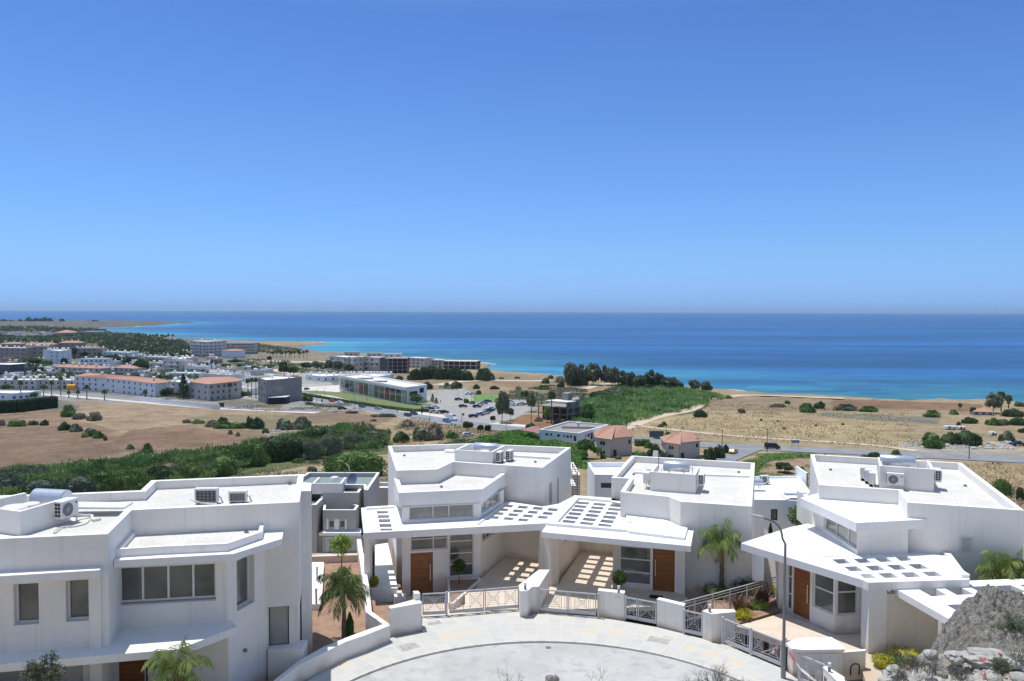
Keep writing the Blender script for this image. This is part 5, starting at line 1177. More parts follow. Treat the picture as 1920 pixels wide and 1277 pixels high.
p=P(*K('n',340,430),-3.95); ac((p.x,p.y,-3.95),.15,.95,.8,.45,label='lone air conditioner on the low white roof between the right villas')
def fence_near(): pass
# ===== buildings of the plain and the town =====
WM={}
def fbuild(label,front,ytop,depth,wm='fcream',roof='flat',st=2,cols=(4,),win='fwin',name='apartment_building',cat='building',grp='buildings of the town',tanks=0,rh=1.6,ww=1.2,wh=1.3,balc=0,park=False,seed=0,roofm=None):
    rng=random.Random(seed+int(front[0][0]*7)); F_=[G(*p) for p in front]; zb=min(p.z for p in F_)
    p0=F_[0]; zt=zat(p0,ytop); H=zt-p0.z
    d0=(F_[-1]-F_[0]); d0.z=0; d0.normalize(); bn=Vector((-d0.y,d0.x,0))
    back=[F_[-1]+bn*depth,F_[0]+bn*depth]; poly=[(p.x,p.y) for p in F_]+[(p.x,p.y) for p in back]
    c=sum((Vector(p) for p in poly),Vector((0,0)))/len(poly)
    t=thing(name,label,cat,(c.x,c.y,zb),0,grp); mb=MB(); mb.prism(poly,zb-2,zt,top=True,bot=False); mb.build('wall',M[wm],t)
    if roof=='flat':
        inn=inset(poly,.25); mb=MB(); mb.prism(poly,zt,zt+.5,[inn]); mb.build('parapet',M[wm],t); mb=MB(); mb.prism(inn,zt,zt+.06); mb.build('roof',M[roofm or 'froof'],t); zr=zt+.06
    else:
        ov=inset(poly,-.5); n=len(ov); L=[Vector(p) for p in ov]; mb=MB(); mb.prism(ov,zt,zt+.15)
        a=(L[0]+L[-1])/2;b=(L[len(F_)-1]+L[len(F_)])/2; dd=(b-a).normalized(); w=(L[0]-L[-1]).length/2; a2=a+dd*min(w,(b-a).length*.45);b2=b-dd*min(w,(b-a).length*.45)
        def z(p,h): return (p.x,p.y,h)
        e=zt+.15;r=zt+rh; A2,B2=z(a2,r),z(b2,r); Fr=[z(L[i],e) for i in range(len(F_))]; Bk=[z(L[len(F_)],e),z(L[-1],e)]
        mids=[A2]+[ (A2[0]+(B2[0]-A2[0])*i/(len(F_)-1),A2[1]+(B2[1]-A2[1])*i/(len(F_)-1),r) for i in range(1,len(F_)-1)]+[B2]
        for i in range(len(F_)-1): mb.face([Fr[i],Fr[i+1],mids[i+1],mids[i]])
        mb.face([Fr[-1],Bk[0],B2]); mb.face([Bk[0],Bk[1],A2]+([] if len(F_)==2 else [])+[B2]); mb.face([Bk[1],Fr[0],A2]); mb.build('roof',M['terra'],t); zr=zt+rh*.6
    sh=H/st
    for e in range(len(F_)-1):
        A=F_[e];B=F_[e+1]; nc=cols[e] if e<len(cols) else cols[-1]; L_=(B-A).length; d=(B-A); d.z=0; d.normalize(); n=Vector((d.y,-d.x,0)); m=None
        if nc==0: continue
        for s in range(st):
            for k in range(nc):
                if rng.random()<.08: continue
                u=L_*(k+.5+rng.uniform(-.1,.1))/nc; w_=min(ww,L_/nc*.62); zc=zb+sh*(s+.52); 
                if s==0 and park: zc=zb+sh*.4
                q=A+d*u+n*.03
                if m is None:
                    mb=MB(); mb.bar((0,0,-min(wh,sh*.6)/2),(0,0,min(wh,sh*.6)/2),w_,.08,up=tuple(n)); w0=mb.build('window',M[win],t); m=w0.data; w0.matrix_parent_inverse=Matrix(); w0.location=(q.x-c.x,q.y-c.y,zc-zb)
                else:
                    o=bpy.data.objects.new('window',m); COL.objects.link(o); o.parent=t; o.location=(q.x-c.x,q.y-c.y,zc-zb)
        if balc:
            for s in range(1,st):
                for k in range(balc):
                    u=L_*(k+.5)/balc; a=A+d*(u-L_/balc*.3)+n*.6; b=A+d*(u+L_/balc*.3)+n*.6; z=zb+sh*s; mb=MB(); mb.bar((a.x,a.y,z),(b.x,b.y,z),1.2,.15); mb.bar((a.x+n.x*.55,a.y+n.y*.55,z+.5),(b.x+n.x*.55,b.y+n.y*.55,z+.5),.08,.9); mb.build('balcony',M['white'],t)
    for k in range(tanks):
        mb=MB(); f=(k+.5+rng.uniform(-.3,.3))/tanks; q=F_[0].lerp(F_[-1],f)+bn*depth*rng.uniform(.15,.6); z=zr
        mb.tube([(q.x-.8,q.y,z+1.6),(q.x+.8,q.y,z+1.6)],.6,8); mb.bar((q.x,q.y,z),(q.x,q.y,z+1.3),.8,.5,up=(0,1,0)); mb.build('water_tank',M['ac'],t)
    return t
FB=[
('white terrace of houses with blue windows and long terracotta roof',[(140,732),(198,735),(248,740),(291,745)],706,11,'white','hip',3,(5,5,4),'fblue',2.2,6,0),
('cream apartment house with terracotta roof right of the monkey-puzzle tree',[(356,747),(392,752),(447,746)],716,12,'fcream','hip',3,(3,5),'fwin',2.0,0,0),
('light grey flat-roofed apartment block left of the tall dark conifer',[(306,742),(357,747)],715,12,'fcream','flat',3,(4,),'fwin',0,5,2),
('long low cream block with many roof tanks at the far left of the town',[(-20,730),(68,731)],713,12,'fcream','flat',2,(7,),'fwin',0,6,0),
('long low cream block left of the white terrace, behind palms',[(70,730),(139,731)],713.5,12,'fcream','flat',2,(6,),'fwin',0,7,0),
('low white bungalow at the left edge behind the clipped dark hedge',[(-40,749),(22,752),(56,750)],736,9,'white','flat',1,(2,3),'fblue',0,0,0),
('cream house with terracotta roof and white balconies in mid town',[(101,702),(136,704),(187,706)],687.5,10,'fcream','hip',2,(3,5),'fwin',1.8,5,2),
('cream house with terracotta roof, left of the dark pine clump',[(214,704),(252,706)],689.5,10,'fcream','hip',2,(4,),'fwin',1.8,0,0),
('white modern house with dark recessed windows above the terracotta roofs',[(150,688),(202,688)],673.5,10,'white','flat',2,(6,),'fwin',0,3,0),
('bright white four storey block with bare side wall',[(92,684),(112,686),(134,682)],657.5,12,'white','flat',4,(2,2),'fwin',0,7,0),
('long tan apartment block with terracotta corner roofs at the left edge',[(-30,672),(48,674)],652,14,'fbrown','flat',3,(8,),'fwin',0,6,0),
('tan apartment block between two dark cypresses',[(50,673),(92,673)],650,14,'fbrown','flat',3,(4,),'fwin',0,5,0),
('tan apartment block right of the bright white four storey block',[(134,672),(192,672)],653.5,14,'fbrown','flat',3,(6,),'fwin',0,6,0),
('tan block with shallow terracotta roof in the back row, far left',[(2,660),(38,660)],645,12,'fbrown','hip',2,(4,),'fwin',2,3,0),
('tan block with terracotta roof in the back row, second from left',[(56,660),(100,660)],646,12,'fbrown','hip',2,(4,),'fwin',2,3,0),
('tan block with terracotta roof in the back row, third from left',[(110,659),(152,659)],643,12,'fbrown','hip',2,(4,),'fwin',2.4,3,0),
('dark blue glass showroom with grey curved roofs at the left edge',[(-20,702),(20,703),(46,701)],684,16,'fwin','flat',2,(5,4),'glass',0,0,0),
('stepped white house cluster with tanks on the dark wooded rise',[(192,672),(241,674)],660,12,'white','flat',2,(5,),'fwin',0,7,0),
('white house row with many tanks behind the pine clump',[(264,678),(311,680)],669,12,'white','flat',1,(5,),'fwin',0,6,0),
('pale house with blue shutters right of the pine clump',[(280,697),(306,698)],681,9,'fcream','flat',2,(3,),'fblue',0,3,0),
('cream three storey block with balconies in the town centre, left half',[(306,698),(338,700)],676,12,'fcream','flat',3,(3,),'fwin',0,4,1),
('cream three storey block with tall front, right half',[(339,699),(372,694)],674,12,'fcream','flat',3,(3,),'fwin',0,7,0),
('white house with bright blue door and a small terracotta roof',[(346,700),(388,700)],688,9,'white','flat',1,(4,),'fblue',0,5,0),
('long low white house before the cream blocks',[(310,711),(374,712)],700,9,'white','flat',1,(7,),'fwin',0,3,0),
('long low white house with a line of tanks beside the avenue',[(381,714),(433,716)],702,9,'fcream','flat',1,(4,),'fwin',0,8,0),
('small white villa cut by the avenue, left of the concrete tower',[(448,740),(472,741)],729,7,'white','flat',1,(2,),'fwin',0,0,0),
('pinkish tan hotel of five storeys facing the bay',[(357,668),(385,670),(416,668)],640,16,'fcream','flat',5,(5,4),'fwin',0,2,4),
('long hotel wing with rows of square windows facing the bay',[(416,664),(477,664)],644,14,'fcream','flat',4,(14,),'fwin',0,0,0),
('white twin-gabled marquee before the hotel wing',[(416,671),(452,671)],658,16,'white','hip',1,(0,),'fwin',0,0,0),
('white walled house with low roofs, left of the marquee',[(328,659),(352,660)],654,10,'white','flat',1,(0,),'fwin',0,0,0),
('pale apartment block at the left end of the seaside row',[(618,694),(652,697)],668.5,14,'fcream','flat',3,(3,),'fwin',0,0,1),
('pale grey apartment block with a blank end wall, second in the seaside row',[(653,696),(662,698),(681,696)],670,14,'fcream','flat',3,(1,2),'fwin',0,0,0),
('pale apartment block with stacked balconies, third in the seaside row',[(682,695),(712,696)],670.5,14,'fcream','flat',3,(3,),'fwin',0,0,2),
('pale apartment block right of the unfinished purple frame',[(757,689),(795,691)],671,14,'fcream','flat',3,(5,),'fwin',0,0,0),
('pale apartment block next to the dark tree mass by the sea',[(796,690),(834,690)],676,14,'fcream','flat',3,(6,),'fwin',0,0,0),
('pale penthouse storey behind the seaside row',[(645,676),(672,676)],661,10,'fcream','flat',2,(3,),'fwin',0,0,0),
('pale roof storey behind the seaside row, near its middle',[(688,676),(716,676)],663,10,'fcream','flat',2,(3,),'fwin',0,0,0),
('bright white roof storey behind the unfinished purple frame',[(717,678),(752,678)],664,10,'white','flat',2,(3,),'fwin',0,0,0),
('long low white restaurant with tanks behind the junction',[(573,713),(605,716),(645,714)],704,14,'white','flat',1,(2,3),'fwin',0,5,0),
('low white shop row with crowded tanks behind the showroom',[(648,711),(735,711)],703,10,'fcream','flat',1,(0,),'fwin',0,14,0),
('small white house by the avenue among trees',[(452,693),(482,694)],688,8,'white','flat',1,(2,),'fwin',0,0,0),
('faraway resort with wide pinkish roof on the wooded shore',[(101,629),(132,629)],624,40,'fbrown','hip',1,(0,),'fwin',5,0,0),
('faraway long resort building with bluish roof on the wooded shore',[(144,628),(188,628)],622,50,'fbrown','flat',2,(0,),'fwin',0,0,0),
]
for i,(lb_,fr,yt,dp,wm,rf,st,cols,wn,rh,tk,bc) in enumerate(FB):
    nm='apartment_building' if st>=3 else ('house' if dp<=12 else 'commercial_building')
    Y_=G(*fr[0]).y
    fbuild(lb_,fr,yt,dp,wm,rf,st,cols,wn,nm,'house' if nm=='house' else 'building',tanks=tk,rh=rh or 1.6,balc=bc,seed=i,ww=1.4 if Y_<600 else 1.8,roofm='metal' if 'bluish roof' in lb_ else None)
FI=[(2,724,10),(160,669,9),(246,669,8),(252,675,8),(300,673,9),(212,678,10),(225,692,12),(258,717,9),(285,700,9),(207,701,8),(60,706,9),(80,707,10),(195,703,8),(262,708,9),(290,712,9),(388,710,10),(400,702,9),(412,707,9),(420,700,9),(436,709,10),(0,709,9),(455,716,9),(470,704,9),(395,724,10),(488,699,9),(52,684,9),(143,686,8),(205,684,9),(18,716,9),(330,720,9),(345,712,8)]
for k,(x,y,w_) in enumerate(sorted(FI)):
    fbuild('small whitewashed house in the town, '+ORD[k]+' from the left',[(x,y),(x+w_,y+.6)],y-6-(k%3),8,['white','white','fcream'][k%3],'flat',2 if k%3 else 1,(2,),['fwin','fblue'][k%2],'house','house','small whitewashed houses of the town',tanks=1+k%3,seed=90+k)
rf=random.Random(12); BX=[(min(p[0] for p in q[1]),max(p[0] for p in q[1]),q[2],max(p[1] for p in q[1])) for q in FB]+[(x,x+w_,y-7,y+1) for x,y,w_ in FI]; FJ=[]
for _ in range(3000):
    if len(FJ)>=46: break
    x=rf.uniform(-4,395);y=rf.uniform(652,724); w_=rf.uniform(6,15); h_=rf.uniform(4,8)
    if y>730-x*.0 or (x>300 and y>735) or (150<x<350 and 648<y<664): continue
    if any(x<b+1 and x+w_>a-1 and y-3<d_+1.5 and y>c_+1 for a,b,c_,d_ in BX): continue
    BX.append((x,x+w_,y-h_,y)); FJ.append((x,y,w_,h_))
FJ.sort()
for k,(x,y,w_,h_) in enumerate(FJ):
    fbuild('little pale house packed in the town, '+ORD[k]+' from the left',[(x,y),(x+w_,y+.5)],y-h_,8,rf.choice(['white','white','fcream','fbrown']),rf.choice(['flat','flat','hip']),2 if h_>6 else 1,(2,),'fwin','house','house','little pale houses packed in the town',tanks=rf.choice([0,1,2,3]),seed=190+k,rh=1.2)
# far pale roofs of the left distance
rg=random.Random(5); rows_=[]
for k in range(26):
    x=-5+rg.uniform(0,1)*105 if k<14 else rg.uniform(100,200) if k<18 else rg.uniform(-5,150); y=rg.uniform(616,628) if k<18 else rg.uniform(648,655); rows_.append((x,y))
rows_.sort()
for k,(x,y) in enumerate(rows_):
    w_=rg.uniform(6,13); h_=rg.uniform(3,5)
    fbuild(ORD[k]+' from the left of the tiny pale houses along the far wooded shore',[(x,y),(x+w_,y)],y-h_,14,rg.choice(['white','fcream','fbrown']),rg.choice(['flat','hip']),1,(0,),name='far_house',cat='house',grp='tiny far houses along the wooded shore',tanks=0,rh=3)
# lighthouse and peninsula
p=G(103,604.5); z=zat(p,596.5); t=thing('lighthouse','tiny white lighthouse on the far headland','lighthouse',p); mb=MB(); mb.tube([p,(p.x,p.y,z-4)],[3,2],10); mb.build('tower',M['white'],t); mb=MB(); mb.tube([(p.x,p.y,z-4),(p.x,p.y,z)],[2.4,1],10); mb.build('lantern',M['fgrey'],t)
# unfinished concrete tower
t=fbuild('bare grey concrete tower with blank right side wall',[(484,752),(499,757.5),(534,754.5)],709.5,14,'fgrey','flat',4,(3,0),'fwin','unfinished_tower','building',None,tanks=3,ww=1.6)
a=G(505,758);b=G(536,757); t2=thing('lean_to','black lean-to shed with grey roof at the foot of the concrete tower','shed',a); mb=MB(); mb.prism([(a.x,a.y),(b.x,b.y),(b.x,b.y+6),(a.x,a.y+6)],a.z,a.z+3.2); mb.build('wall',M['dark'],t2); mb=MB(); mb.prism([(a.x-.5,a.y-.8),(b.x+.5,b.y-.8),(b.x+.5,b.y+6),(a.x-.5,a.y+6)],a.z+3.2,a.z+3.5); mb.build('roof',M['froof'],t2)
# showroom
sp=[(636,734),(764,757.5),(800,752.5)]; F_=[G(*p) for p in sp]; t=thing('showroom','long white showroom with glass bays and two red panels','showroom',F_[1]); H_=zat(F_[1],729.8)-F_[1].z; zt=F_[1].z+H_; H0=F_[1].z
d=(F_[1]-F_[0]);d.z=0;L_=d.length;d.normalize();n=Vector((d.y,-d.x,0)); bk=Vector((-d.y,d.x,0)); e=F_[2]-F_[1]; e.z=0
poly=[F_[0],F_[1],F_[2],F_[2]+Vector((-d.x,-d.y,0))*L_*.95]; mb=MB(); mb.prism([(p.x,p.y) for p in poly],H0-1.5,zt); mb.build('wall',M['white'],t)
ro=[F_[0]+n*1.2,F_[1]+n*1.2+d*.5,F_[2]+d*.5,poly[3]]; mb=MB(); mb.prism([(p.x,p.y) for p in ro],zt,zt+1.1,[inset([(p.x,p.y) for p in ro],.6)]); mb.build('roof_fascia',M['white'],t); mb=MB(); mb.prism([(p.x,p.y) for p in ro],zt-.1,zt+.1); mb.build('roof',M['froof'],t)
mb=MB()
for i in range(13):
    u=L_*(.02+.98*i/13); a=F_[0]+d*(u+.4)+n*.04;b=F_[0]+d*(u+L_/13-.5)+n*.04; red=i in (4,9); hh=H_*.86
    nm='red_panel' if red else 'window'; mb=MB(); mb.bar((a.x,a.y,H0+hh/2),(b.x,b.y,H0+hh/2),.1,hh); mb.build('window',M['glassd'] if (red or i%3) else M['glassb'],t)
    if red: a2=a.lerp(b,.3)+n*.1;b2=a.lerp(b,.85)+n*.1; mb=MB(); mb.bar((a2.x,a2.y,H0+H_*.42),(b2.x,b2.y,H0+H_*.42),.1,H_*.5); mb.build('red_panel',M['red'],t)
for f0,f1,z0,z1 in ((.1,.5,.5,.8),(.62,.84,.62,.95)):
    a=F_[1].lerp(F_[2],f0);b=F_[1].lerp(F_[2],f1); nn=Vector((e.y,-e.x,0)).normalized()*.05; mb=MB(); mb.bar((a.x+nn.x,a.y+nn.y,H0+H_*(z0+z1)/2),(b.x+nn.x,b.y+nn.y,H0+H_*(z0+z1)/2),.1,H_*(z1-z0)); mb.build('window',M['glassd'],t)
for f,g_,w_ in ((.28,.35,9),(.52,.3,8)):
    c=F_[0]+d*L_*f+bk*8*g_*2; mb=MB(); mb.box(c.x-w_/2,c.x+w_/2,c.y-2,c.y+2,zt+.1,zt+.9); mb.build('roof_plant',M['fgrey'],t)
fbuild('pale rear hall behind the long white showroom',[(697,722),(734,718.5)],707.5,18,'white','flat',1,(0,),name='commercial_building',cat='building')
# unfinished frames
def frame(label,a,b,ytop,st,cols,depth,m='fgrey',side=None):
    A=G(*a);B=G(*b); z0=min(A.z,B.z); zt=zat(A,ytop); H_=zt-z0; d=B-A; d.z=0; L_=d.length; d.normalize(); bk=Vector((-d.y,d.x,0)); t=thing('unfinished_building',label,'building',(A+B)/2,0,None)
    for s in range(st+1):
        z=z0+H_*s/st; mb=MB(); q=[A,B,B+bk*depth,A+bk*depth]; mb.prism([(p.x,p.y) for p in q],z-.3,z+.1); mb.build('floor_slab',M[m],t)
    mb=MB(); q=[A+bk*2.5+d*.5,B+bk*2.5-d*.5,B+bk*(depth-1),A+bk*(depth-1)]; mb.prism([(p.x,p.y) for p in q],z0,zt-.4); mb.build('inner_wall',M['fbrick'],t)
    for k in range(cols+1):
        p=A+d*(.2+(L_-.4)*k/cols); mb=MB(); mb.bar((p.x,p.y,z0),(p.x,p.y,zt),.5,.4,up=(0,1,0)); mb.build('column',M[m],t)
        if k in (0,cols):
            p=p+bk*(depth-.3); mb=MB(); mb.bar((p.x,p.y,z0),(p.x,p.y,zt),.5,.4,up=(0,1,0)); mb.build('column',M[m],t)
    return t
M['fbrick']=mat('brick_infill',(.16,.085,.07),.95,0,.1,noise=[(1.2,(.10,.07,.065),.4,.6)])
M['fpurp']=mat('pinkish_concrete',(.36,.30,.31),.9)
frame('unfinished building with pinkish concrete frame in the seaside row',(727,700),(764,700),672,4,4,14,'fpurp')
a=G(713,697);b=G(727,700); 
t=fbuild('dark green netted side of the unfinished pinkish building',[(712.5,698),(727,700)],671.5,14,'fwin','flat',4,(0,),name='netted_scaffold',cat='scaffold',grp=None)
frame('unfinished open concrete building on the point by the sea',(830,692),(893,693),677,2,6,16,'fcream')
# white two-level house
q=[(1011,829),(1084,836),(1141,824)]; F_=[G(*p) for p in q]; zt=zat(F_[0],806); zt=max(zt,zat(F_[1],813)); z0=F_[0].z-1
t=thing('white_house','white flat-roofed house with a dark solar array on its grey roof','house',F_[1]); bk=G(1066,798+0); 
r0=P(1011,805.2,zt);r1=P(1084,812.5,zt);r2=P(1140.5,796,zt);r3=P(1066,789.5,zt); oq=xy([r0,r1,r2,r3]); A,B,C_=oq[0],oq[1],oq[2]
o_=[op(A,B,'H 335 735 385 775'),op(A,B,'H 410 738 442 780'),op(A,B,'H 512 748 558 795'),op(A,B,'H 605 760 630 800'),op(A,B,'H 652 765 692 812'),op(A,B,'H 706 768 740 808'),op(A,B,'H 762 775 800 860')]
o2_=[op(B,C_,'H 935 755 952 800'),op(B,C_,'H 968 745 1008 790'),op(B,C_,'H 1015 730 1053 825'),op(B,C_,'H 1000 860 1025 915')]
body(t,oq,z0-3,zt,zt-.5,pw=.5,wm='white',roofm='fgrey',ops={0:o_,1:o2_},depth=.15)
for q in o_: window(t,A,B,q,.12,fw=.07,glass='glassd',sgn=1)
for q in o2_: window(t,B,C_,q,.12,fw=.07,glass='glassd',sgn=1)
a=P(*K('H',585,655),zt-.3);b=P(*K('H',1095,665),zt-.3); mb=MB(); mb.bar(a+Vector((0,.5,.2)),b+Vector((0,.5,.2)),1.4,.15); mb.build('solar_array',M['dark'],t)
p=P(*K('H',835,640),zt-.4); mb=MB(); mb.tube([p+Vector((-.9,0,1.3)),p+Vector((.9,0,1.3))],.5,12); mb.bar(p,p+Vector((0,0,.9)),.6,.6,up=(0,1,0)); mb.build('water_tank',M['ac'],t,smooth=True)
a=G(1141,822); mb=MB(); r=[P(1112,809,zt-1.2),P(1140,800,zt-1.2),P(1160,806,zt-1.2),P(1135,816,zt-1.2)]; t=thing('garage','low white annex at the right end of the white flat-roofed house','annex',r[0]); mb.prism(xy(r),z0-2,zt-1.2); mb.build('wall',M['white'],t)
M['maroon']=mat('faded_maroon_roof',(.30,.15,.14),.8); r=[G(975,823),G(1011,829),G(1011,817),G(1000,815)]; t=thing('shed','maroon lean-to roof over the vineyard left of the white flat-roofed house','shed',r[0]); mb=MB(); mb.face([(p.x,p.y,p.z+3.2) for p in r]); mb.build('roof',M['maroon'],t)
for p in r[:2]: mb=MB(); mb.bar(p,p+Vector((0,0,3.15)),.15,.15,up=(0,1,0)); mb.build('post',M['pole'],t)
# two houses with red hipped roofs
def redhouse(label,fp,crn,rgt,ye,yr):
    A=G(*fp);B=G(*crn);C_=G(*rgt); zt=zat(A,ye); z0=min(A.z,B.z,C_.z)-.5; t=thing('red_roof_house',label,'house',B,0,'two cream houses with red hipped roofs')
    poly=[(A.x,A.y),(B.x,B.y),(B.x+.4,B.y+2.2),(C_.x,C_.y+2.2),(C_.x+.6,C_.y+8),(A.x+.4,A.y+9)]
    s=1; E1=(poly[0],poly[1]); E3=(poly[2],poly[3]); L1=(Vector(E1[1])-Vector(E1[0])).length; L3=(Vector(E3[1])-Vector(E3[0])).length; hh=zt-z0
    o1_=[(L1*.22,L1*.62,z0+hh*.17,z0+hh*.38),(L1*.22,L1*.62,z0+hh*.64,z0+hh*.85)]; o3_=[(L3*.12,L3*.28,z0+.4,z0+2.5),(L3*.82,L3*.94,z0+hh*.62,z0+hh*.86)]
    mb=MB()
    for i in range(6): wall_run(mb,poly[i],poly[(i+1)%6],z0,zt,o1_ if i==0 else o3_ if i==2 else (),.12)
    mb.build('wall',M['fcream'],t)
    for q in o1_: window(t,*E1,q,.1,(.5,),fw=.07,glass='glassd')
    window(t,*E3,o3_[1],.1,fw=.07,glass='glassd'); mb=MB(); u=(o3_[0][0]+o3_[0][1])/2; dd=(Vector(E3[1])-Vector(E3[0])).normalized(); p=Vector(E3[0])+dd*u; mb.bar((p.x,p.y+.06,o3_[0][2]),(p.x,p.y+.06,o3_[0][3]),.95,.05,up=(0,1,0)); mb.build('door',M['fbrick'],t)
    ov=inset(poly,-.55); zr=zat((B.x,B.y+4),yr); r1=Vector((A.x+2.6,A.y+4.5));r2=Vector(((B.x+C_.x)/2-1,C_.y+5)); r3=Vector((C_.x-2.4,C_.y+5)); mb=MB(); e=[(*p,zt) for p in ov]; R1=(*r1,zr-.2);R2=(*r2,zr);R3=(*r3,zr-.1)
    mb.face([e[0],e[1],R2,R1]); mb.face([e[1],e[2],R2]); mb.face([e[2],e[3],R3,R2]); mb.face([e[3],e[4],R3]); mb.face([e[4],e[5],R1,R2,R3]); mb.face([e[5],e[0],R1]); mb.prism(ov,zt-.15,zt-.01); mb.build('roof',M['terra'],t)
    return t
redhouse('cream house with red hipped roof, nearer the white flat-roofed house',(1119,855),(1144,858),(1187,855),820,801)
redhouse('cream house with red hipped roof, nearer the road junction',(1248,861),(1272,864),(1315,860),829,815)
# gutted concrete house
A=G(1010,787); zc=A.z; t=frame('gutted concrete house with palm before it, second floor open',(1009,786),(1064,791),760,2,4,10,'fgrey')
r=[G(1062,791),G(1087,787)]; mb=MB(); zt=zat(r[0],752); A=r[0];B=r[1]; L_=(B-A).length; hh=zt-A.z
oo=[(L_*.1,L_*.45,A.z+.4,A.z+hh*.3),(L_*.55,L_*.92,A.z+.4,A.z+hh*.3),(L_*.1,L_*.45,A.z+hh*.38,A.z+hh*.6),(L_*.55,L_*.8,A.z+hh*.42,A.z+hh*.56),(L_*.12,L_*.3,A.z+hh*.72,A.z+hh*.9),(L_*.6,L_*.85,A.z+hh*.72,A.z+hh*.9)]
wall_run(mb,A,B,A.z-1,zt,oo,.4); mb.face([(A.x,A.y,zt),(B.x,B.y,zt),(B.x,B.y+9,zt),(A.x,A.y+9,zt)]); wall_run(mb,B,(B.x,B.y+9),A.z-1,zt); wall_run(mb,(A.x,A.y+.9),(B.x,B.y+.9),A.z-1,zt-.1,(),0); mb.build('end_wall',M['fgrey'],t)
p=G(1064,789); a=P(1020,747,zat(A,751)); zz=zat(A,751)
mb=MB(); q=[P(1022,751,zz),P(1062,754,zz),P(1081,752,zz),P(1040,748,zz)]; mb.prism(xy(q),zz-.4,zz); mb.build('roof_slab',M['froof'],t)
q=[P(1054,750,zz),P(1064,751,zz),P(1073,749,zz),P(1063,748,zz)]; mb=MB(); mb.prism(xy(q),zz,zat(q[1],738)); mb.build('stair_head',M['fgrey'],t)
# shack, caravans on the right
fbuild('pink roofed shack under the big tree at the right',[(1826,778),(1864,779)],772,6,'fcream','hip',1,(3,),name='shack',cat='shack',rh=1.2,grp=None)
def caravan(x0,x1,y,h,label):
    A=G(x0,y);B=G(x1,y); t=thing('caravan',label,'caravan',A,0,'white caravans among the bushes'); mb=MB(); z=zat(A,y-h); mb.prism([(A.x,A.y),(B.x,B.y),(B.x,B.y+2.5),(A.x,A.y+2.5)],A.z+.4,z); mb.build('cabin',M['ac'],t); mb=MB(); L_=B-A; a=A+L_*.2;b=A+L_*.4; zz=A.z+.4+(z-A.z)*.55; mb.bar((a.x,a.y-.02,zz),(b.x,b.y-.02,zz),.04,.6); mb.build('window',M['fwin'],t)
    for f in (.3,.7):
        q=A+L_*f; mb=MB(); mb.tube([(q.x,q.y-.05,q.z+.35),(q.x,q.y+.2,q.z+.35)],.35,10); mb.build('wheel',M['rubber'],t)
caravan(1774,1796,806,6.5,'larger white caravan behind the dark bushes, right of centre'); caravan(1798,1812,806,5.5,'shorter white caravan right beside the larger caravan'); caravan(1859,1870,817,6,'small white cabin alone between two bushes at the right')
# ===== vehicles =====
CARM={}
def paint(c):
    if c not in CARM:
        m=mat('car_paint_%d'%len(CARM),c,.3,0,.5); m.node_tree.nodes['Principled BSDF'].inputs['Coat Weight'].default_value=.5; CARM[c]=m
    return CARM[c]
PROT={}
def car_proto(col,kind):
    k=(col,kind)
    if k in PROT: return PROT[k]
    if kind=='van': prof=[(-2.9,.4),(-2.9,2.3),(-2.6,2.55),(1.2,2.55),(1.75,2.1),(2.2,1.35),(2.85,1.1),(2.9,.4)]; wpos=(-1.8,1.9);W2=1.0
    elif kind=='minibus': prof=[(-2.5,.4),(-2.5,1.7),(-2.35,1.95),(1.1,1.95),(1.8,1.25),(2.45,1.0),(2.5,.4)]; wpos=(-1.5,1.5);W2=.95
    elif kind=='pickup': prof=[(-2.6,.5),(-2.6,1.1),(-.7,1.1),(-.6,1.7),(.6,1.7),(1.2,1.1),(2.5,1.0),(2.6,.5)]; wpos=(-1.6,1.6);W2=.9
    else: prof=[(-2.1,.35),(-2.15,.85),(-1.9,1.0),(-1.45,1.4),(.35,1.45),(1.05,1.0),(2.0,.82),(2.15,.6),(2.1,.35)]; wpos=(-1.35,1.35);W2=.86
    def side(y,s): return [(x,y*(1 if z<1.0 else .86),z) for x,z in prof]
    mb=MB(); a=side(-W2,0);b=side(W2,0); n=len(prof); mb.face(a);mb.face(b[::-1])
    for i in range(n): mb.face([a[i],b[i],b[(i+1)%n],a[(i+1)%n]])
    res={}; 
    res['body']=(mb,paint(col))
    g=MB(); top=max(z for x,z in prof)
    if kind=='car': gx=[(-1.75,1.02),(-1.38,1.36),(.32,1.39),(.9,1.03)]
    elif kind=='pickup': gx=[(-.6,1.15),(-.52,1.62),(.55,1.62),(1.05,1.14)]
    elif kind=='van': gx=[(1.0,1.5),(1.0,2.2),(1.5,2.1),(2.05,1.45)]
    else: gx=[(-2.3,1.2),(-2.3,1.75),(1.05,1.75),(1.6,1.22)]
    for s in (-1,1): 
        pts=[(x,s*(W2*(.87 if z>1.2 else .93)+.03),z) for x,z in gx]; g.face(pts)
    i0=[i for i in range(n-1) if prof[i][1]==top and prof[i][0]>-.5 or False]
    fx=[p for p in prof if p[0]>0]; p0=fx[0];p1=fx[1]; o=.03
    g.face([(p0[0]+o,-W2*.8,p0[1]-.02+o),(p1[0]+o,-W2*.8,p1[1]+.05+o),(p1[0]+o,W2*.8,p1[1]+.05+o),(p0[0]+o,W2*.8,p0[1]-.02+o)])
    res['windscreen']=(g,M['glassd']); w=[]
    PROT[k]=[]
    for nm in ('body','windscreen'):
        me=bpy.data.meshes.new(nm); mb,mt=res[nm]; me.from_pydata(mb.v,[],mb.f); me.materials.append(mt); PROT[k].append((nm,me,(0,0,0)))
    mb=MB(); r=.33 if kind!='van' else .38; mb.tube([(0,-.1,0),(0,.1,0)],r,12); me=bpy.data.meshes.new('wheel'); me.from_pydata(mb.v,[],mb.f); me.materials.append(M['rubber'])
    for x in wpos:
        for y in (-W2+.08,W2-.08): PROT[k].append(('wheel',me,(x,y,r)))
    return PROT[k]
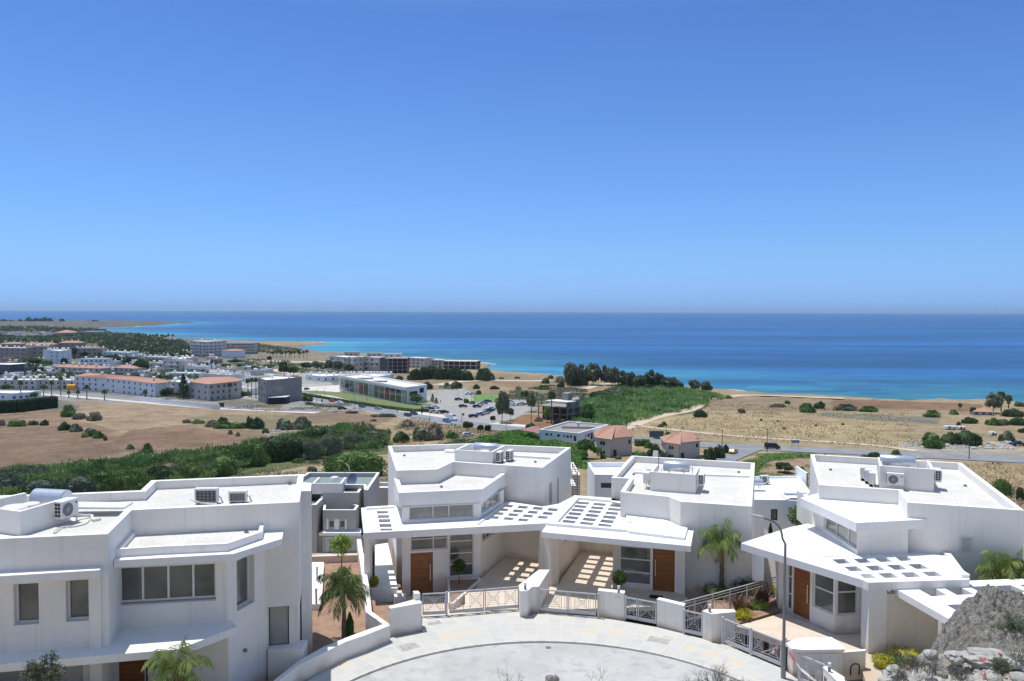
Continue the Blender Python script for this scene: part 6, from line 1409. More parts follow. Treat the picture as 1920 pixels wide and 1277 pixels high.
def car(x,y,col,kind='car',ang=None,label='',cat='car',grp='cars on the road and in the car parks',dz=.17,name='parked_car'):
    p=G(x,y); t=thing(name,label,cat,(p.x,p.y,p.z+dz),ang,grp)
    for nm,me,loc in car_proto(col,kind): o=bpy.data.objects.new(nm,me); COL.objects.link(o); o.parent=t; o.location=loc
    return t
def hdg(a,b): A=G(*a);B=G(*b); return math.atan2(B.y-A.y,B.x-A.x)
hr=hdg((683,765),(758,778)); hr2=hdg((1467,842),(1600,848)); hr3=hdg((440,696),(500,715))
wh,gy,bk_,rd,bl,sv=(.75,.75,.75),(.25,.26,.28),(.02,.02,.025),(.35,.02,.02),(.05,.20,.45),(.5,.52,.54); db=(.03,.05,.11)
CN={wh:'white',gy:'grey',bk_:'black',rd:'red',bl:'bright blue',sv:'silver',db:'navy'}
RC=[(455,702,bk_,hr3),(466,706,wh,hr3),(549,730,bk_,.3),(557,734.5,wh,.2),(575,731.5,bk_,1.2),(579,743,wh,-.9),(599,746,wh,hr),(622.5,754,rd,hr),(637.5,757,wh,hr),(665,757,sv,hr),(679,764.5,db,hr),(709,768,gy,hr),(764.6,781,bk_,hr),(776,778,bk_,hr)]
for i,(x,y,c,a) in enumerate(RC):
    car(x,y,c,'car',a,f'{CN[c]} car driving on the avenue, {ORD[i]} from the left','car','cars driving on the avenue',name='driving_car')
car(847.5,789,wh,'van',hr,'tall white delivery van on the avenue','van',None,name='delivery_van'); car(838,792,bl,'car',hr,'bright blue car just before the tall white van','car',None,name='driving_car')
car(1448,842.5,bk_,'minibus',hr2,'black minibus on the road at the right','minibus',None,name='minibus'); car(1375,851,(.62,.38,.03),'car',hdg((1350,862),(1385,848)),'yellow car turning up the side road','car',None,name='driving_car')
car(1908,836,bk_,'pickup',.1,'black pickup by the rubble at the right edge','pickup',None,.05,name='pickup')
car(878,818,wh,'car',.2,'white car half hidden in the bushes below the avenue','car',None,.05); car(642,768.5,bk_,'car',.05,'black car parked alone beside the dry field edge','car',None,.1)
PK=[(796.5,769,wh),(806,768.5,bk_),(816,766,wh),(813.5,774.5,sv),(825.5,774.5,wh),(833.5,775,bk_),(829,728,sv),(835,728.5,wh),(844,729.5,sv),(852.5,730,bk_)]
for i,(x,y,c) in enumerate(PK[:6]): car(x,y,c,'car',.25,f'{CN[c]} car parked by the showroom corner, {ORD[i]} from the left','car','cars parked by the showroom corner',.12)
for i,(x,y,c) in enumerate(PK[6:]): car(x,y,c,'car',-.2,f'{CN[c]} car at the back edge of the car park, {ORD[i]} from the left','car','cars at the back of the car park',.12)
PC=[(859.5,751,bk_,'alone beside the flowering bushes'),(868,764,bk_,'alone by the curved kerb'),(894,764.5,bk_,'first of the middle row'),(899,761,wh,'second of the middle row'),(907,758,gy,'third of the middle row'),(914,754.5,db,'last of the middle row'),
(887,783,bk_,'first of the front row'),(899,780,gy,'second of the front row'),(904,778,wh,'third of the front row'),(910,776.5,sv,'fourth of the front row'),(914,773.5,db,'fifth of the front row'),(919,771.5,db,'sixth of the front row'),(922,768.5,wh,'last of the front row'),
(956,755,wh,'beside the big eucalyptus'),(958,762,wh,'right of the big eucalyptus trunk'),(967,760,sv,'second right of the big eucalyptus'),(974,760.5,wh,'third right of the big eucalyptus'),(979,760,db,'at the right end of the lot'),(878,740.5,wh,'behind the left netting'),(886,740.5,wh,'behind the netting near the pitch'),(940,711,gy,'beside the dirt track above the lot'),(970,710,bk_,'farther right on the dirt track')]
for x,y,c,w_ in PC: car(x,y,c,'car',.35,f'{CN[c]} car parked {w_}','car','cars in the large car park',.12)
p=G(134.5,736); s_=spx(p); M['yel']=mat('yellow_panel',(.62,.36,.03),.5,noise=[(.6,(.50,.22,.03),.5,.6)]); t=thing('roadside_kiosk','rounded yellow kiosk on posts beside the palm-lined street','kiosk',p); mb=MB(); L_=9.5*s_
mb.tube([(p.x-L_,p.y,p.z+3.4),(p.x-L_*.85,p.y,p.z+3.4),(p.x+L_*.85,p.y,p.z+3.4),(p.x+L_,p.y,p.z+3.4)],[.6,1.5,1.5,.6],12); mb.build('body',M['yel'],t,smooth=True)
for k in (-.5,.5): mb=MB(); mb.bar((p.x+L_*k,p.y,p.z-.2),(p.x+L_*k,p.y,p.z+2.2),.3,.3,up=(0,1,0)); mb.build('post',M['pole'],t)
# poles and lamps by the roads
def upole(x,yb,yt,label,kind='utility pole',r=.14,arm=False):
    p=G(x,yb); z=zat(p,yt); t=thing(kind.replace(' ','_'),label,kind,p,0,'poles along the roads'); mb=MB(); mb.tube([p-Vector((0,0,.3)),(p.x,p.y,z)],[r,r*.7],8); mb.build('pole',M['bark'] if 'utility' in kind else M['pole'],t)
    if arm: mb=MB(); mb.tube([(p.x,p.y,z-.2),(p.x+1.6,p.y-.8,z+.15)],.06,6); mb.build('arm',M['pole'],t)
    else: mb=MB(); mb.bar((p.x-.7,p.y,z-.4),(p.x+.7,p.y,z-.4),.1,.1); mb.build('crossarm',M['bark'],t)
for a in ((1354,838,805,'utility pole beside the clipped bushes at the junction'),(1438,848,803,'utility pole just before the black minibus'),(1817,862,821,'utility pole before the rubble at the right'),(996,800,757,'utility pole right of the big car park eucalyptus'),(1175,812,789,'utility pole behind the nearer red roof'),(1306.5,858,820,'utility pole at the right red-roofed house'),(1270,862,838,'leaning pole before the right red-roofed house')): upole(*a)
for i,(x,yb,yt) in enumerate(((594,759,729),(608,748,727),(664,769,721),(806,790,757),(865,793,775),(949,808,790),(556,744,722),(688,765,728))): upole(x,yb,yt,f'street lamp on the avenue, {ORD[i]} in the list from the concrete tower' if 0 else f'street lamp beside the avenue at its {["bend","tree","car bays","white van","sign","lone bend","junction","hedge"][i]}','road lamp',.1,True)
def sign(x,yb,yt,w,h,m,label,cat='sign'):
    p=G(x,yb); z=zat(p,yt); s=p.y/F; t=thing('road_sign',label,cat,p,0,None)
    for k in (-.4,.4): mb=MB(); mb.bar((p.x+k*w*s,p.y,p.z-.2),(p.x+k*w*s,p.y,z),.08,.08,up=(0,1,0)); mb.build('post',M['pole'],t)
    mb=MB(); mb.bar((p.x-w*s/2,p.y-.06,z-h*s/2),(p.x+w*s/2,p.y-.06,z-h*s/2),.06,h*s); mb.build('panel',m,t)
M['signb']=mat('faded_blue_sign',(.22,.30,.42),.5)
sign(1491,842,825,15,6,M['signb'],'faded blue road sign on two posts beyond the road'); sign(415.5,765,755,10,8,M['dark'],'black billboard at the end of the pale site wall'); sign(1231,825,808,27,12,mat('dark_screen',(.10,.11,.13),.6),'dark slatted screen panel between the two red-roofed houses','screen'); sign(604,756,749,3.5,4,M['fblue'],'small blue sign in the avenue median'); sign(791,779,762,3,13,M['dark'],'tall black advertising totem beside the showroom lawn'); sign(868.5,789,775,4,4,M['dark'],'small dark sign at the car park entrance')
# site walls
def lwall(pts,h,m,label,th=.3,name='site_wall',cat='wall'):
    L=[G(*p) for p in pts]; mb=MB()
    for a,b in zip(L,L[1:]): mb.bar(a+Vector((0,0,h/2-.3)),b+Vector((0,0,h/2-.3)),th,h+.6)
    tag(mb.build(name,M[m]),label,cat)
lwall([(258,752),(300,757),(400,767),(412,767.5)],2.3,'bluew' if 0 else 'fgrey2' if 'fgrey2' in M else 'white','pale site wall along the street before the cream apartment house')
lwall([(1092,873),(1140,874),(1200,872)],1.2,'fcream','low garden wall before the left red-roofed house')
# pitch netting posts
for i,(x,yb,yt) in enumerate(((859,750,726),(870,752,728),(884,756,735),(892,757,742),(922,757,739),(936,741,724),(945,744,728),(958,748,733),(974,753,739))):
    p=G(x,yb); z=zat(p,yt); mb=MB(); mb.tube([p,(p.x,p.y,z)],.08,6); tag(mb.build('net_post',M['pole']),f'steel netting post around the football pitch, {ORD[i]} from the left','post','netting posts around the football pitch')
# ===== vegetation =====
def quads(C,size,rng,asp=1.8,up=None,n=None):
    """leaf-like quads centred on C (N,3), half size 'size' (scalar or array); up: bias of the long axis"""
    N=len(C); a=rng.normal(size=(N,3)); 
    if up is not None: a=a*(1-up)+np.array((0,0,1))*up*1.5
    a/=np.linalg.norm(a,axis=1)[:,None]; b=rng.normal(size=(N,3)); b-=a*(a*b).sum(1)[:,None]; b/=np.linalg.norm(b,axis=1)[:,None]
    s=np.broadcast_to(np.asarray(size,float),(N,))[:,None]*rng.uniform(.7,1.3,(N,1))
    a=a*s*asp**.5; b=b*s/asp**.5
    V=np.stack([C-a,C-b*.9-a*.1,C+a,C+b*.9-a*.1],1).reshape(-1,3); return V
def sphere_pts(n,rng): v=rng.normal(size=(n,3)); return v/np.linalg.norm(v,axis=1)[:,None]
def blob_core(r=(1,1,1),c=(0,0,0),rng=None,seg=9,rings=5):
    V=[]; 
    P_=[[(math.sin(math.pi*j/rings)*math.cos(2*math.pi*i/seg),math.sin(math.pi*j/rings)*math.sin(2*math.pi*i/seg),math.cos(math.pi*j/rings)) for i in range(seg)] for j in range(rings+1)]
    rr=rng.uniform(.85,1.1,(rings+1,seg))
    for j in range(rings):
        for i in range(seg):
            for jj,ii in ((j,i),(j+1,i),(j+1,(i+1)%seg),(j,(i+1)%seg)): p=P_[jj][ii]; k=rr[jj][ii]; V.append((c[0]+p[0]*r[0]*k,c[1]+p[1]*r[1]*k,c[2]+p[2]*r[2]*k))
    return np.array(V)
def crown_mesh(name,kind,n,leaf,seed,z0=.0,z1=1.,clumps=14,flat=1.,gap=.0):
    rng=np.random.default_rng(seed); cz=(z0+z1)/2; rz=(z1-z0)/2; V=[]
    for k in range(clumps):
        d=sphere_pts(1,rng)[0]; 
        if z0<=.01: d[2]=abs(d[2])*.9-.15
        rad=rng.uniform(.26,.44); c=np.array((d[0]*(1-rad),d[1]*(1-rad),cz+d[2]*rz*(1-rad*.8)))
        if z0<=.01: c[2]=z0+(abs(d[2]))*(z1-z0)*(1-rad)+.1
        m=n//clumps; q=sphere_pts(m,rng)*rng.uniform(.55,1.,(m,1))**.5*rad*np.array((1,1,rz*1.5*flat)); C=c+q; C[:,2]=np.clip(C[:,2],z0*.9,None)
        V.append(quads(C,leaf,rng)); V.append(blob_core((rad*.66,rad*.66,rad*.66*rz*1.5),c,rng,7,4))
    if z0<=.01: V.append(blob_core((.72,.72,.62),(0,0,.12),rng))
    elif not gap: V.append(blob_core((.55,.55,rz*.55),(0,0,cz),rng))
    return np_mesh(name,np.concatenate(V),4,M[kind])
def trunk_mesh(seed,h=.5,r=.05,lean=.06,limbs=4):
    rg=random.Random(seed); mb=MB(); a=(0,0,-.03); b=(rg.uniform(-lean,lean),rg.uniform(-lean,lean),h*.6); mb.tube([a,(b[0]*.4,b[1]*.4,h*.3),b],[r,r*.8,r*.7],7)
    for i in range(limbs): t=2*math.pi*(i+rg.random()*.5)/limbs; mb.tube([b,(b[0]+math.cos(t)*.22,b[1]+math.sin(t)*.22,h),(b[0]+math.cos(t)*.42,b[1]+math.sin(t)*.42,h*1.35)],[r*.6,r*.4,r*.15],5)
    me=bpy.data.meshes.new('trunk'); me.from_pydata(mb.v,[],mb.f); me.materials.append(M['bark']); return me
SHR={}
for k,kd in (('dark','lf_dark'),('green','lf_green'),('olive','lf_olive'),('dry','dry'),('lime','lf_lime'),('euc','lf_euc')):
    SHR[k]=[crown_mesh('foliage',kd,1500,.055,11*i+len(k),0,1,16) for i in range(3)]
SHRB={k:[crown_mesh('foliage',kd,6500,.030,7*i+3,0,1,26) for i in range(2)] for k,kd in (('dark','lf_dark'),('green','lf_green'),('olive','lf_olive'),('dry','dry'),('blue','lf_blue'))}
TRE={k:[crown_mesh('crown',kd,1700,.055,5*i+2,.32,1,15) for i in range(3)] for k,kd in (('dark','lf_dark'),('green','lf_green'),('euc','lf_euc'),('lime','lf_lime'))}
EUC=[crown_mesh('crown','lf_euc',2000,.07,70+i,.2,1,20) for i in range(3)]
TRK=[trunk_mesh(i) for i in range(3)]; ETR=[trunk_mesh(20+i,.55,.035,.12,5) for i in range(3)]
def sc_obj(o,s): o.scale=s
def shrub(x,yb,w,h,k,label,grp,big=False,name='shrub',p=None):
    p=p or G(x,yb); s=p.y/F; ms=(SHRB if big else SHR)[k]; me=ms[int(x*7+yb)%len(ms)]
    o=bpy.data.objects.new(name,me); COL.objects.link(o); o.location=(p.x,p.y,p.z-.05*h*s); o.scale=(w*s/2,min(w,h*1.6)*s/2,h*s*1.17); o.rotation_euler=(0,0,(x*1.7)%3.1 if abs(w/h-1.6)<.8 else (x%1)*.3); tag(o,label,'shrub',grp); return o
def tree(x,yb,w,h,k,label,grp,name='tree',cat='tree',p=None):
    p=p or G(x,yb); s=p.y/F; i=int(x*3+yb); t=thing(name,label,cat,p,0,grp); wk=1.3 if k=='eucrow' else 1.; t.scale=(w*s/2*wk,w*s/2*wk,h*s); t.rotation_euler=(0,0,(x*2.3)%6)
    ms=EUC if k=='eucrow' else TRE[k]; o=link('crown',ms[i%len(ms)],t); tr=ETR if k=='eucrow' else TRK; link('trunk',tr[i%3],t); return t
LOOK={'blue':'dusky blue-green','dark':'dark green','green':'green','olive':'grey-green','dry':'dry brown','lime':'yellow-green','euc':'dull grey-green'}
def ordered(rows,phr,grp,fn,noun,**k):
    if noun=='bushy tree': rows=[(a,b,c+8,d+1,e) for a,b,c,d,e in rows]
    rows=sorted(rows,key=lambda r:r[0])
    for i,r in enumerate(rows):
        x,yb,w,h,kd=r[:5]; sz='wide' if w/h>2.2 else 'tall' if h/w>1.1 else 'rounded'
        fn(x,yb,w,h,kd,f'{sz} {LOOK.get(kd,"grey-green")} {noun}, {ORD[i]} from the left {phr}',grp,**k)
ordered([(10,936,95,52,'blue'),(75,940,90,50,'blue'),(148,937,75,54,'blue'),(195,930,60,58,'green'),(250,926,80,48,'green'),(300,914,70,46,'dark'),(355,905,70,42,'green'),(318,893,60,30,'dry'),(418,893,66,46,'green'),(470,872,80,52,'green'),(517,864,60,54,'dark'),(549,862,50,54,'dark'),(578,860,60,42,'olive'),(618,852,60,44,'olive'),(597,826,60,32,'dark'),(660,840,70,34,'olive'),(700,833,60,32,'olive'),(440,903,40,14,'olive'),(560,868,30,10,'green'),(590,870,26,8,'olive'),(626,868,50,16,'olive'),(585,884,26,12,'olive')],'in the villa thicket','shrubs of the thicket behind the villas',shrub,'shrub',big=True)
shrub(666,891,138,56,'green','huge smooth dark green domed shrub left of the middle left villa roof',None,big=True)
shrub(641,808,42,17,'green','low round dark green shrub at the upper edge of the reeds',None); shrub(751,829,40,23,'dark','round dark shrub beside the rubble, above the villa roof corner',None)
ordered([(128,781,32,24,'green'),(150,786,30,14,'dry'),(178,788,44,19,'dry'),(33,799,40,15,'green'),(4,798,16,12,'dry'),(62,797,22,11,'olive'),(85,797,26,12,'dark'),(120,806,28,17,'dark'),(142,809,28,16,'olive'),(172,817,30,18,'olive'),(184,821,28,14,'green'),(159,820,15,11,'lime'),(197,826,9,12,'dry'),(244,842,17,10,'olive'),(276,849,25,20,'green')],'in the ploughed field','shrubs in the ploughed field',shrub,'shrub')
ordered([(350,793,20,8,'dry'),(372,794,26,10,'olive'),(398,800,30,14,'dry'),(418,803,46,15,'green'),(446,803,40,14,'green'),(418,791,22,11,'dark'),(469,803,20,26,'dark'),(484,803,36,24,'dark'),(498,812,14,13,'green'),(432,814,10,9,'dry'),(446,818,10,9,'dry'),(535,805,40,25,'olive'),(567,804,40,25,'olive'),(700,790,16,5,'dry'),(720,782,60,8,'dry'),(764,800,30,14,'dry'),(660,775,30,6,'olive')],'between thicket and avenue','shrubs between the thicket and the avenue',shrub,'shrub')
ordered([(790,826,40,30,'olive'),(815,824,40,32,'dry'),(848,822,27,18,'green'),(995,806,26,15,'dark'),(862,831,30,12,'olive'),(890,834,50,13,'olive'),(925,836,46,14,'green'),(935,825,20,10,'green'),(1010,790,20,8,'olive'),(1050,796,34,14,'olive'),(1075,795,28,12,'olive')],'just below the avenue','shrubs below the avenue',shrub,'shrub')
ordered([(877,812,24,21,'dark'),(901,815,14,18,'dark'),(915,813,15,16,'dark'),(1025,792,17,30,'lime'),(1098,860,38,34,'green'),(1120,860,18,22,'lime'),(1104,796,38,36,'green'),(997,772,26,32,'euc'),(941,793,36,56,'euc'),(957,788,15,22,'euc'),(924,792,12,12,'dark')],'beside the car park end','trees between the car park and the red roofs',tree,'tree')
ordered([(1131,860,13,11,'green'),(1160,861,16,8,'olive'),(1200,862,34,20,'green'),(1228,856,34,26,'dark'),(1243,862,24,20,'olive'),(1262,864,26,8,'green'),(1216,840,20,14,'green'),(1308,864,16,10,'green'),(1330,864,28,30,'dark'),(1348,859,28,28,'dark'),(1361,850,18,20,'dark'),(1232,823,20,10,'green')],'in the red-roofed house gardens','shrubs in the red roof gardens',shrub,'shrub')
ordered([(1390,774,18,10,'olive'),(1313,782,31,17,'dark'),(1476,757,18,8,'green'),(1513,773,38,19,'green'),(1538,766,28,16,'dark'),(1585,770,54,14,'olive'),(1628,772,46,12,'green'),(1460,764,40,8,'dry'),(1747,782,38,15,'green'),(1788,777,24,10,'green'),(1819,794,36,14,'dark'),(1797,797,9,8,'dark'),(1863,797,32,17,'green'),(1880,797,26,14,'olive'),(1907,797,30,19,'dark'),(1900,781,48,17,'dark'),(1912,760,24,9,'olive'),(1749,839,46,34,'green'),(1783,832,42,25,'dark'),(1812,833,66,29,'dark'),(1887,827,30,24,'olive'),(1916,811,16,10,'dark'),(1640,860,38,15,'dark'),(1680,861,42,19,'green'),(1620,858,16,8,'dry'),(1500,856,16,7,'dry'),(1520,856,10,7,'dry'),(1547,858,8,8,'dark'),(1470,805,9,5,'olive'),(1427,789,6,5,'dark'),(1458,791,6,4,'dark'),(1238,801,12,8,'olive'),(1530,799,7,4,'dark'),(1580,797,7,5,'olive'),(1245,799,12,11,'green')],'in the dry right meadow','shrubs of the right meadow',shrub,'shrub')
tree(1472,886,44,18,'dark','low spreading fig tree on the bare patch behind the right villas',None); shrub(1503,888,22,14,'green','small shrub at the edge of the grass behind the rightmost villa',None)
tree(1824,777,14,13,'dark','small round dark tree left of the pink roofed shack',None); tree(1862,775,38,36,'euc','big grey-green tree over the pink roofed shack',None)
shrub(1878,932,44,38,'green','green shrub beyond the right parapet of the rightmost villa',None,big=True); shrub(1912,938,18,28,'dark','dark shrub at the right edge beyond the railing',None,big=True)
ordered([(1071,723,24,42,'eucrow'),(1090,722,18,36,'eucrow'),(1113,722,30,38,'eucrow'),(1133,722,16,34,'eucrow'),(1148,723,24,34,'eucrow'),(1167,725,22,28,'eucrow'),(1184,727,20,28,'eucrow'),(1200,730,22,26,'eucrow'),(1222,728,28,32,'eucrow'),(1240,728,18,24,'eucrow'),(1258,731,32,22,'eucrow'),(1273,732,16,16,'eucrow'),(1301,733,18,20,'eucrow'),(1325,736,20,20,'eucrow')],'in the seaside row','eucalyptus row by the sea',tree,'eucalyptus tree')
ordered([(1023,719,17,12,'dark'),(1032,710,13,8,'dark'),(1053,726,18,13,'dark'),(1052,717,28,13,'dry'),(1070,721,24,16,'green'),(1084,722,28,16,'dark'),(1096,722,18,11,'green'),(1125,746,48,15,'dark'),(1149,747,9,6,'dark'),(1124,760,15,9,'dark'),(1140,759,20,9,'olive'),(1228,729,18,8,'green'),(1018,731,30,10,'green'),(972,731,13,9,'lime'),(984,745,20,15,'dark'),(897,740,13,10,'dark'),(894,729,17,10,'dark'),(927,730,20,8,'dark'),(855,728,30,15,'dark'),(838,728,24,12,'green'),(800,729,34,15,'dark'),(874,756,13,11,'green'),(886,758,16,7,'olive'),(1090,756,24,16,'olive'),(1365,747,20,6,'green'),(1170,741,14,7,'dark'),(1195,742,12,6,'dark')],'in the seaside scrub','shrubs in the seaside scrub',shrub,'shrub')
ordered([(780,712,26,22,'dark'),(795,711,24,24,'dark'),(810,710,26,26,'dark'),(826,711,26,25,'dark'),(842,711,26,25,'dark'),(858,712,26,25,'dark'),(874,713,24,22,'dark'),(909,713,40,25,'dark')],'behind the car park','dark trees behind the car park',shrub,'bushy tree',big=True,name='bushy_tree')
ordered([(266,704,28,28,'dark'),(256,700,20,20,'dark'),(312,748,26,19,'dark'),(332,746,14,10,'dark'),(358,746,20,26,'dark'),(533,706,28,26,'dark'),(550,705,24,18,'green'),(503,692,22,9,'green'),(478,698,18,12,'dark'),(575,694,24,14,'dark'),(595,695,26,17,'euc'),(615,697,24,21,'euc'),(635,699,24,22,'euc'),(655,700,22,16,'dark'),(550,751,13,14,'dark'),(577,759,24,18,'green'),(60,690,46,18,'dark'),(30,694,34,14,'green'),(86,690,30,14,'green'),(120,688,14,16,'dark'),(72,702,26,14,'dark'),(92,706,18,14,'dark'),(140,672,12,20,'dark'),(158,674,16,14,'dark'),(215,682,34,16,'dark'),(240,684,30,14,'dark'),(12,733,20,12,'green'),(64,752,16,16,'green'),(128,733,18,12,'dark'),(452,690,20,8,'green'),(440,682,30,8,'dark'),(385,690,14,10,'dark'),(424,690,24,8,'green'),(505,680,10,12,'dark'),(781,759,30,19,'green'),(748,718,20,13,'green')],'in the town','trees of the town',tree,'tree')
# hedges
def hedge(pts,wd,h,k,label,dens=26,leaf=.16):
    L=[G(*p) for p in pts]; rng=np.random.default_rng(abs(int(pts[0][0]))+9); C=[];o0=L[0]; core=MB()
    for a,b in zip(L,L[1:]):
        d=b-a; n=int(d.length*dens*(wd+h)); t=rng.random(n); u=rng.uniform(-1,1,n); v=rng.random(n)
        side=rng.random(n); uu=np.where(side<.5,np.sign(u),u)*wd/2; vv=np.where(side<.5,v,1.)*h; nr=np.array((-d.y,d.x))/d.length
        q=np.stack([a.x+d.x*t+nr[0]*uu,a.y+d.y*t+nr[1]*uu,a.z+d.z*t+vv],1)+rng.normal(size=(n,3))*.1; C.append(q)
        core.bar(a+Vector((0,0,h*.45)),b+Vector((0,0,h*.45)),wd*.85,h*.9)
    o=link('hedge',np_mesh('hedge',quads(np.concatenate(C),leaf,rng),4,M[k])); tag(o,label,'hedge'); c=core.build('inner_growth',M[k],o); return o
hedge([(-30,776),(30,773),(70,768),(103,764)],4,5.2,'lf_dark','long clipped dark hedge at the left edge below the bungalow',30,.24); 
hedge([(560,740),(620,750),(700,763),(770,772),(806,772)],2.2,1.2,'lf_green','long clipped hedge between the showroom lawn and the pavement')
hedge([(392,748),(430,745),(448,743),(470,743)],2.5,2.4,'lf_vine','bright green hedge beside the cream apartment house')
hedge([(575,757),(600,762),(640,764)],2,.7,'lf_olive','low scruffy planting in the avenue median')
hedge([(1190,836),(1218,836)],2,2,'lf_green','green clipped hedge behind the left red-roofed house')
# scatter of stuff
def Gv(px,py):
    return np.array([tuple(G(a,b)) for a,b in zip(px,py)])
def region(name,poly,dens,leaf,h,k,label,cat,up=.0,asp=2.,seed=1,cl=2.5,mx=90000,ks=None,patch=0):
    L=[G(*p) for p in poly]; W_=[(p.x,p.y) for p in L]; rng=np.random.default_rng(seed); x0,x1=min(p[0] for p in W_),max(p[0] for p in W_); y0,y1=min(p[1] for p in W_),max(p[1] for p in W_)
    n=min(int(dens*abs(area(W_))*((x1-x0)*(y1-y0)/max(1,abs(area(W_))))),mx*3); x=rng.uniform(x0,x1,n); y=rng.uniform(y0,y1,n); jx=(vnoise(x,y,7,seed)-.5)*7; jy=(vnoise(x,y,7,seed+5)-.5)*9
    m=inside(x+jx,y+jy,W_)
    if patch: m&=(vnoise(x,y,9,seed+2)>patch)
    x=x[m][:mx];y=y[m][:mx]; n=len(x)
    hh=h*(.45+.75*vnoise(x,y,cl*2.2,seed+3))*(.75+.5*vnoise(x,y,cl*7,seed+4)); z=height(x,y)+hh*rng.uniform(.25,1,n)**.6
    V=quads(np.stack([x,y,z],1),leaf,rng,asp,up if up else None); o=link(name,np_mesh(name,V,4,[M[q] for q in (ks or [k])],fm=((vnoise(x,y,13,seed+8)*len(ks)*.999).astype(int) if ks else None))); o['kind']='stuff'
    o['label']=label; o['category']=cat
    return o
region('reeds',[(-60,898),(150,880),(300,864),(440,848),(540,826),(600,814),(640,808),(700,810),(735,826),(735,840),(640,850),(520,868),(430,895),(330,915),(180,935),(-60,955)],7,.34,3.0,'lf_reed','dense green reed thicket behind the villas','reeds',up=.55,asp=5,seed=3,mx=90000,ks=['lf_reed','lf_green','lf_reed','lf_olive'])
region('reeds',[(1075,798),(1060,772),(1100,752),(1180,742),(1250,728),(1300,735),(1368,747),(1330,752),(1312,762),(1285,772),(1240,778),(1208,788),(1180,797),(1140,806)],2.2,.62,2.6,'lf_reed','wide green reed bed beside the pale dirt track','reeds',up=.5,asp=4,seed=8,mx=60000,ks=['lf_reed','lf_reed','lf_green'])
region('scrub',[(1100,745),(1140,735),(1160,722),(1240,722),(1300,733),(1250,738),(1180,744)],2.,.55,1.6,'lf_olive','olive scrub between the reeds and the eucalyptus row','scrub',seed=14,mx=30000,ks=['lf_olive','lf_green'])
region('scrub',[(985,765),(1100,745),(1100,728),(1030,722),(960,735),(930,745),(950,752)],1.3,.5,.9,'lf_olive','olive scrub on the land between the car park and the sea','scrub',seed=15,mx=25000,ks=['lf_olive','dry','lf_olive'],patch=.4)
region('vines',[(822,838),(900,822),(940,815),(1010,806),(1012,828),(1082,838),(1100,850),(1100,882),(1040,872),(960,852),(860,848)],9,.26,1.3,'lf_vine','bright green vineyard rows before the white flat-roofed house','vines',seed=21,mx=45000)
region('undergrowth',[(640,868),(760,858),(800,862),(800,905),(640,905),(560,895),(430,905),(430,893),(560,870)],3,.2,.5,'dry','dry grass and low undergrowth behind the villa roofs','undergrowth',up=.4,seed=23,mx=40000,ks=['drygrass','dry','lf_olive'],patch=.3)
region('undergrowth',[(735,845),(760,818),(740,800),(760,785),(860,800),(960,812),(940,830),(830,850)],2.2,.22,.9,'drygrass','tall dry grass between the thicket and the avenue','undergrowth',up=.6,asp=4,seed=25,mx=40000,ks=['drygrass','dry','lf_olive'],patch=.25)
region('dry_grass',[(1180,812),(1700,845),(1720,830),(1700,770),(1560,765),(1330,752),(1320,775),(1250,790)],.5,.28,.45,'drygrass','dry grass tufts over the right meadow','grass',up=.5,asp=3,seed=27,mx=45000,ks=['drygrass'],patch=.35)
region('dry_grass',[(1500,905),(1530,862),(1700,862),(1940,875),(1940,990),(1700,960)],2,.22,.5,'drygrass','dry grass on the strip between the rightmost villa and the road','grass',up=.5,asp=3,seed=29,mx=50000,ks=['drygrass','dry'],patch=.2)
region('grass',[(1395,864),(1440,851),(1530,851),(1530,860),(1460,864),(1425,886),(1490,890),(1490,905),(1395,905)],6,.16,.25,'lf_vine','green grass around the bare patch behind the right villas','grass',seed=31,mx=30000,ks=['lf_green','lf_vine'])
region('weeds',[(640,756),(690,768),(640,775),(600,772),(560,770),(520,772),(430,766),(480,760),(560,762)],1.2,.3,.7,'dry','dry weeds along the field edge below the concrete tower','weeds',seed=33,mx=14000,ks=['dry','lf_olive','drygrass'],patch=.45)
WD=['lf_dark','lf_dark','lf_euc']
region('woodland',[(-40,637),(60,634),(140,632),(200,630),(262,633),(340,645),(352,655),(200,650),(60,646),(-40,646)],.10,2.,7,'lf_dark','dark wooded belt between the town and the far shore','woodland',seed=41,cl=12,mx=17000,ks=WD,patch=.38)
region('woodland',[(185,648),(260,648),(350,650),(360,672),(300,674),(250,668),(200,668)],.22,1.7,8,'lf_dark','dark wooded rise left of the pinkish hotel','woodland',seed=43,cl=10,mx=16000,ks=WD,patch=.3)
region('woodland',[(5,690),(60,676),(95,676),(95,694),(50,700)],.35,1.,6,'lf_dark','dark trees below the tan apartment blocks at the left','woodland',seed=45,cl=8,mx=9000,ks=['lf_dark','lf_green'],patch=.3)
region('woodland',[(-40,616),(40,617),(110,620),(200,622),(190,626),(60,624),(-40,622)],.05,2.6,9,'lf_dark','thin line of trees among the tiny far houses','woodland',seed=47,cl=20,mx=14000,ks=WD,patch=.35)
region('woodland',[(430,648),(480,646),(560,656),(560,664),(440,664)],.12,1.1,2.2,'lf_olive','grey-green bushes between the hotel wing and the bay','bushes',seed=49,cl=10,mx=12000,ks=['lf_olive','lf_dark'],patch=.4)
region('woodland',[(430,676),(560,682),(640,690),(560,700),(480,690)],.3,.9,3,'lf_olive','scattered bushes on the waste ground behind the avenue','bushes',seed=51,cl=8,mx=9000,ks=['lf_green','lf_olive'],patch=.62)
region('woodland',[(110,668),(300,670),(340,690),(300,705),(200,700),(130,690),(60,706),(60,716),(120,722),(330,727),(400,712),(380,690)],.35,.9,4.5,'lf_dark','garden greenery between the town houses','bushes',seed=53,cl=6,mx=26000,ks=['lf_green','lf_dark','lf_olive'],patch=.42)
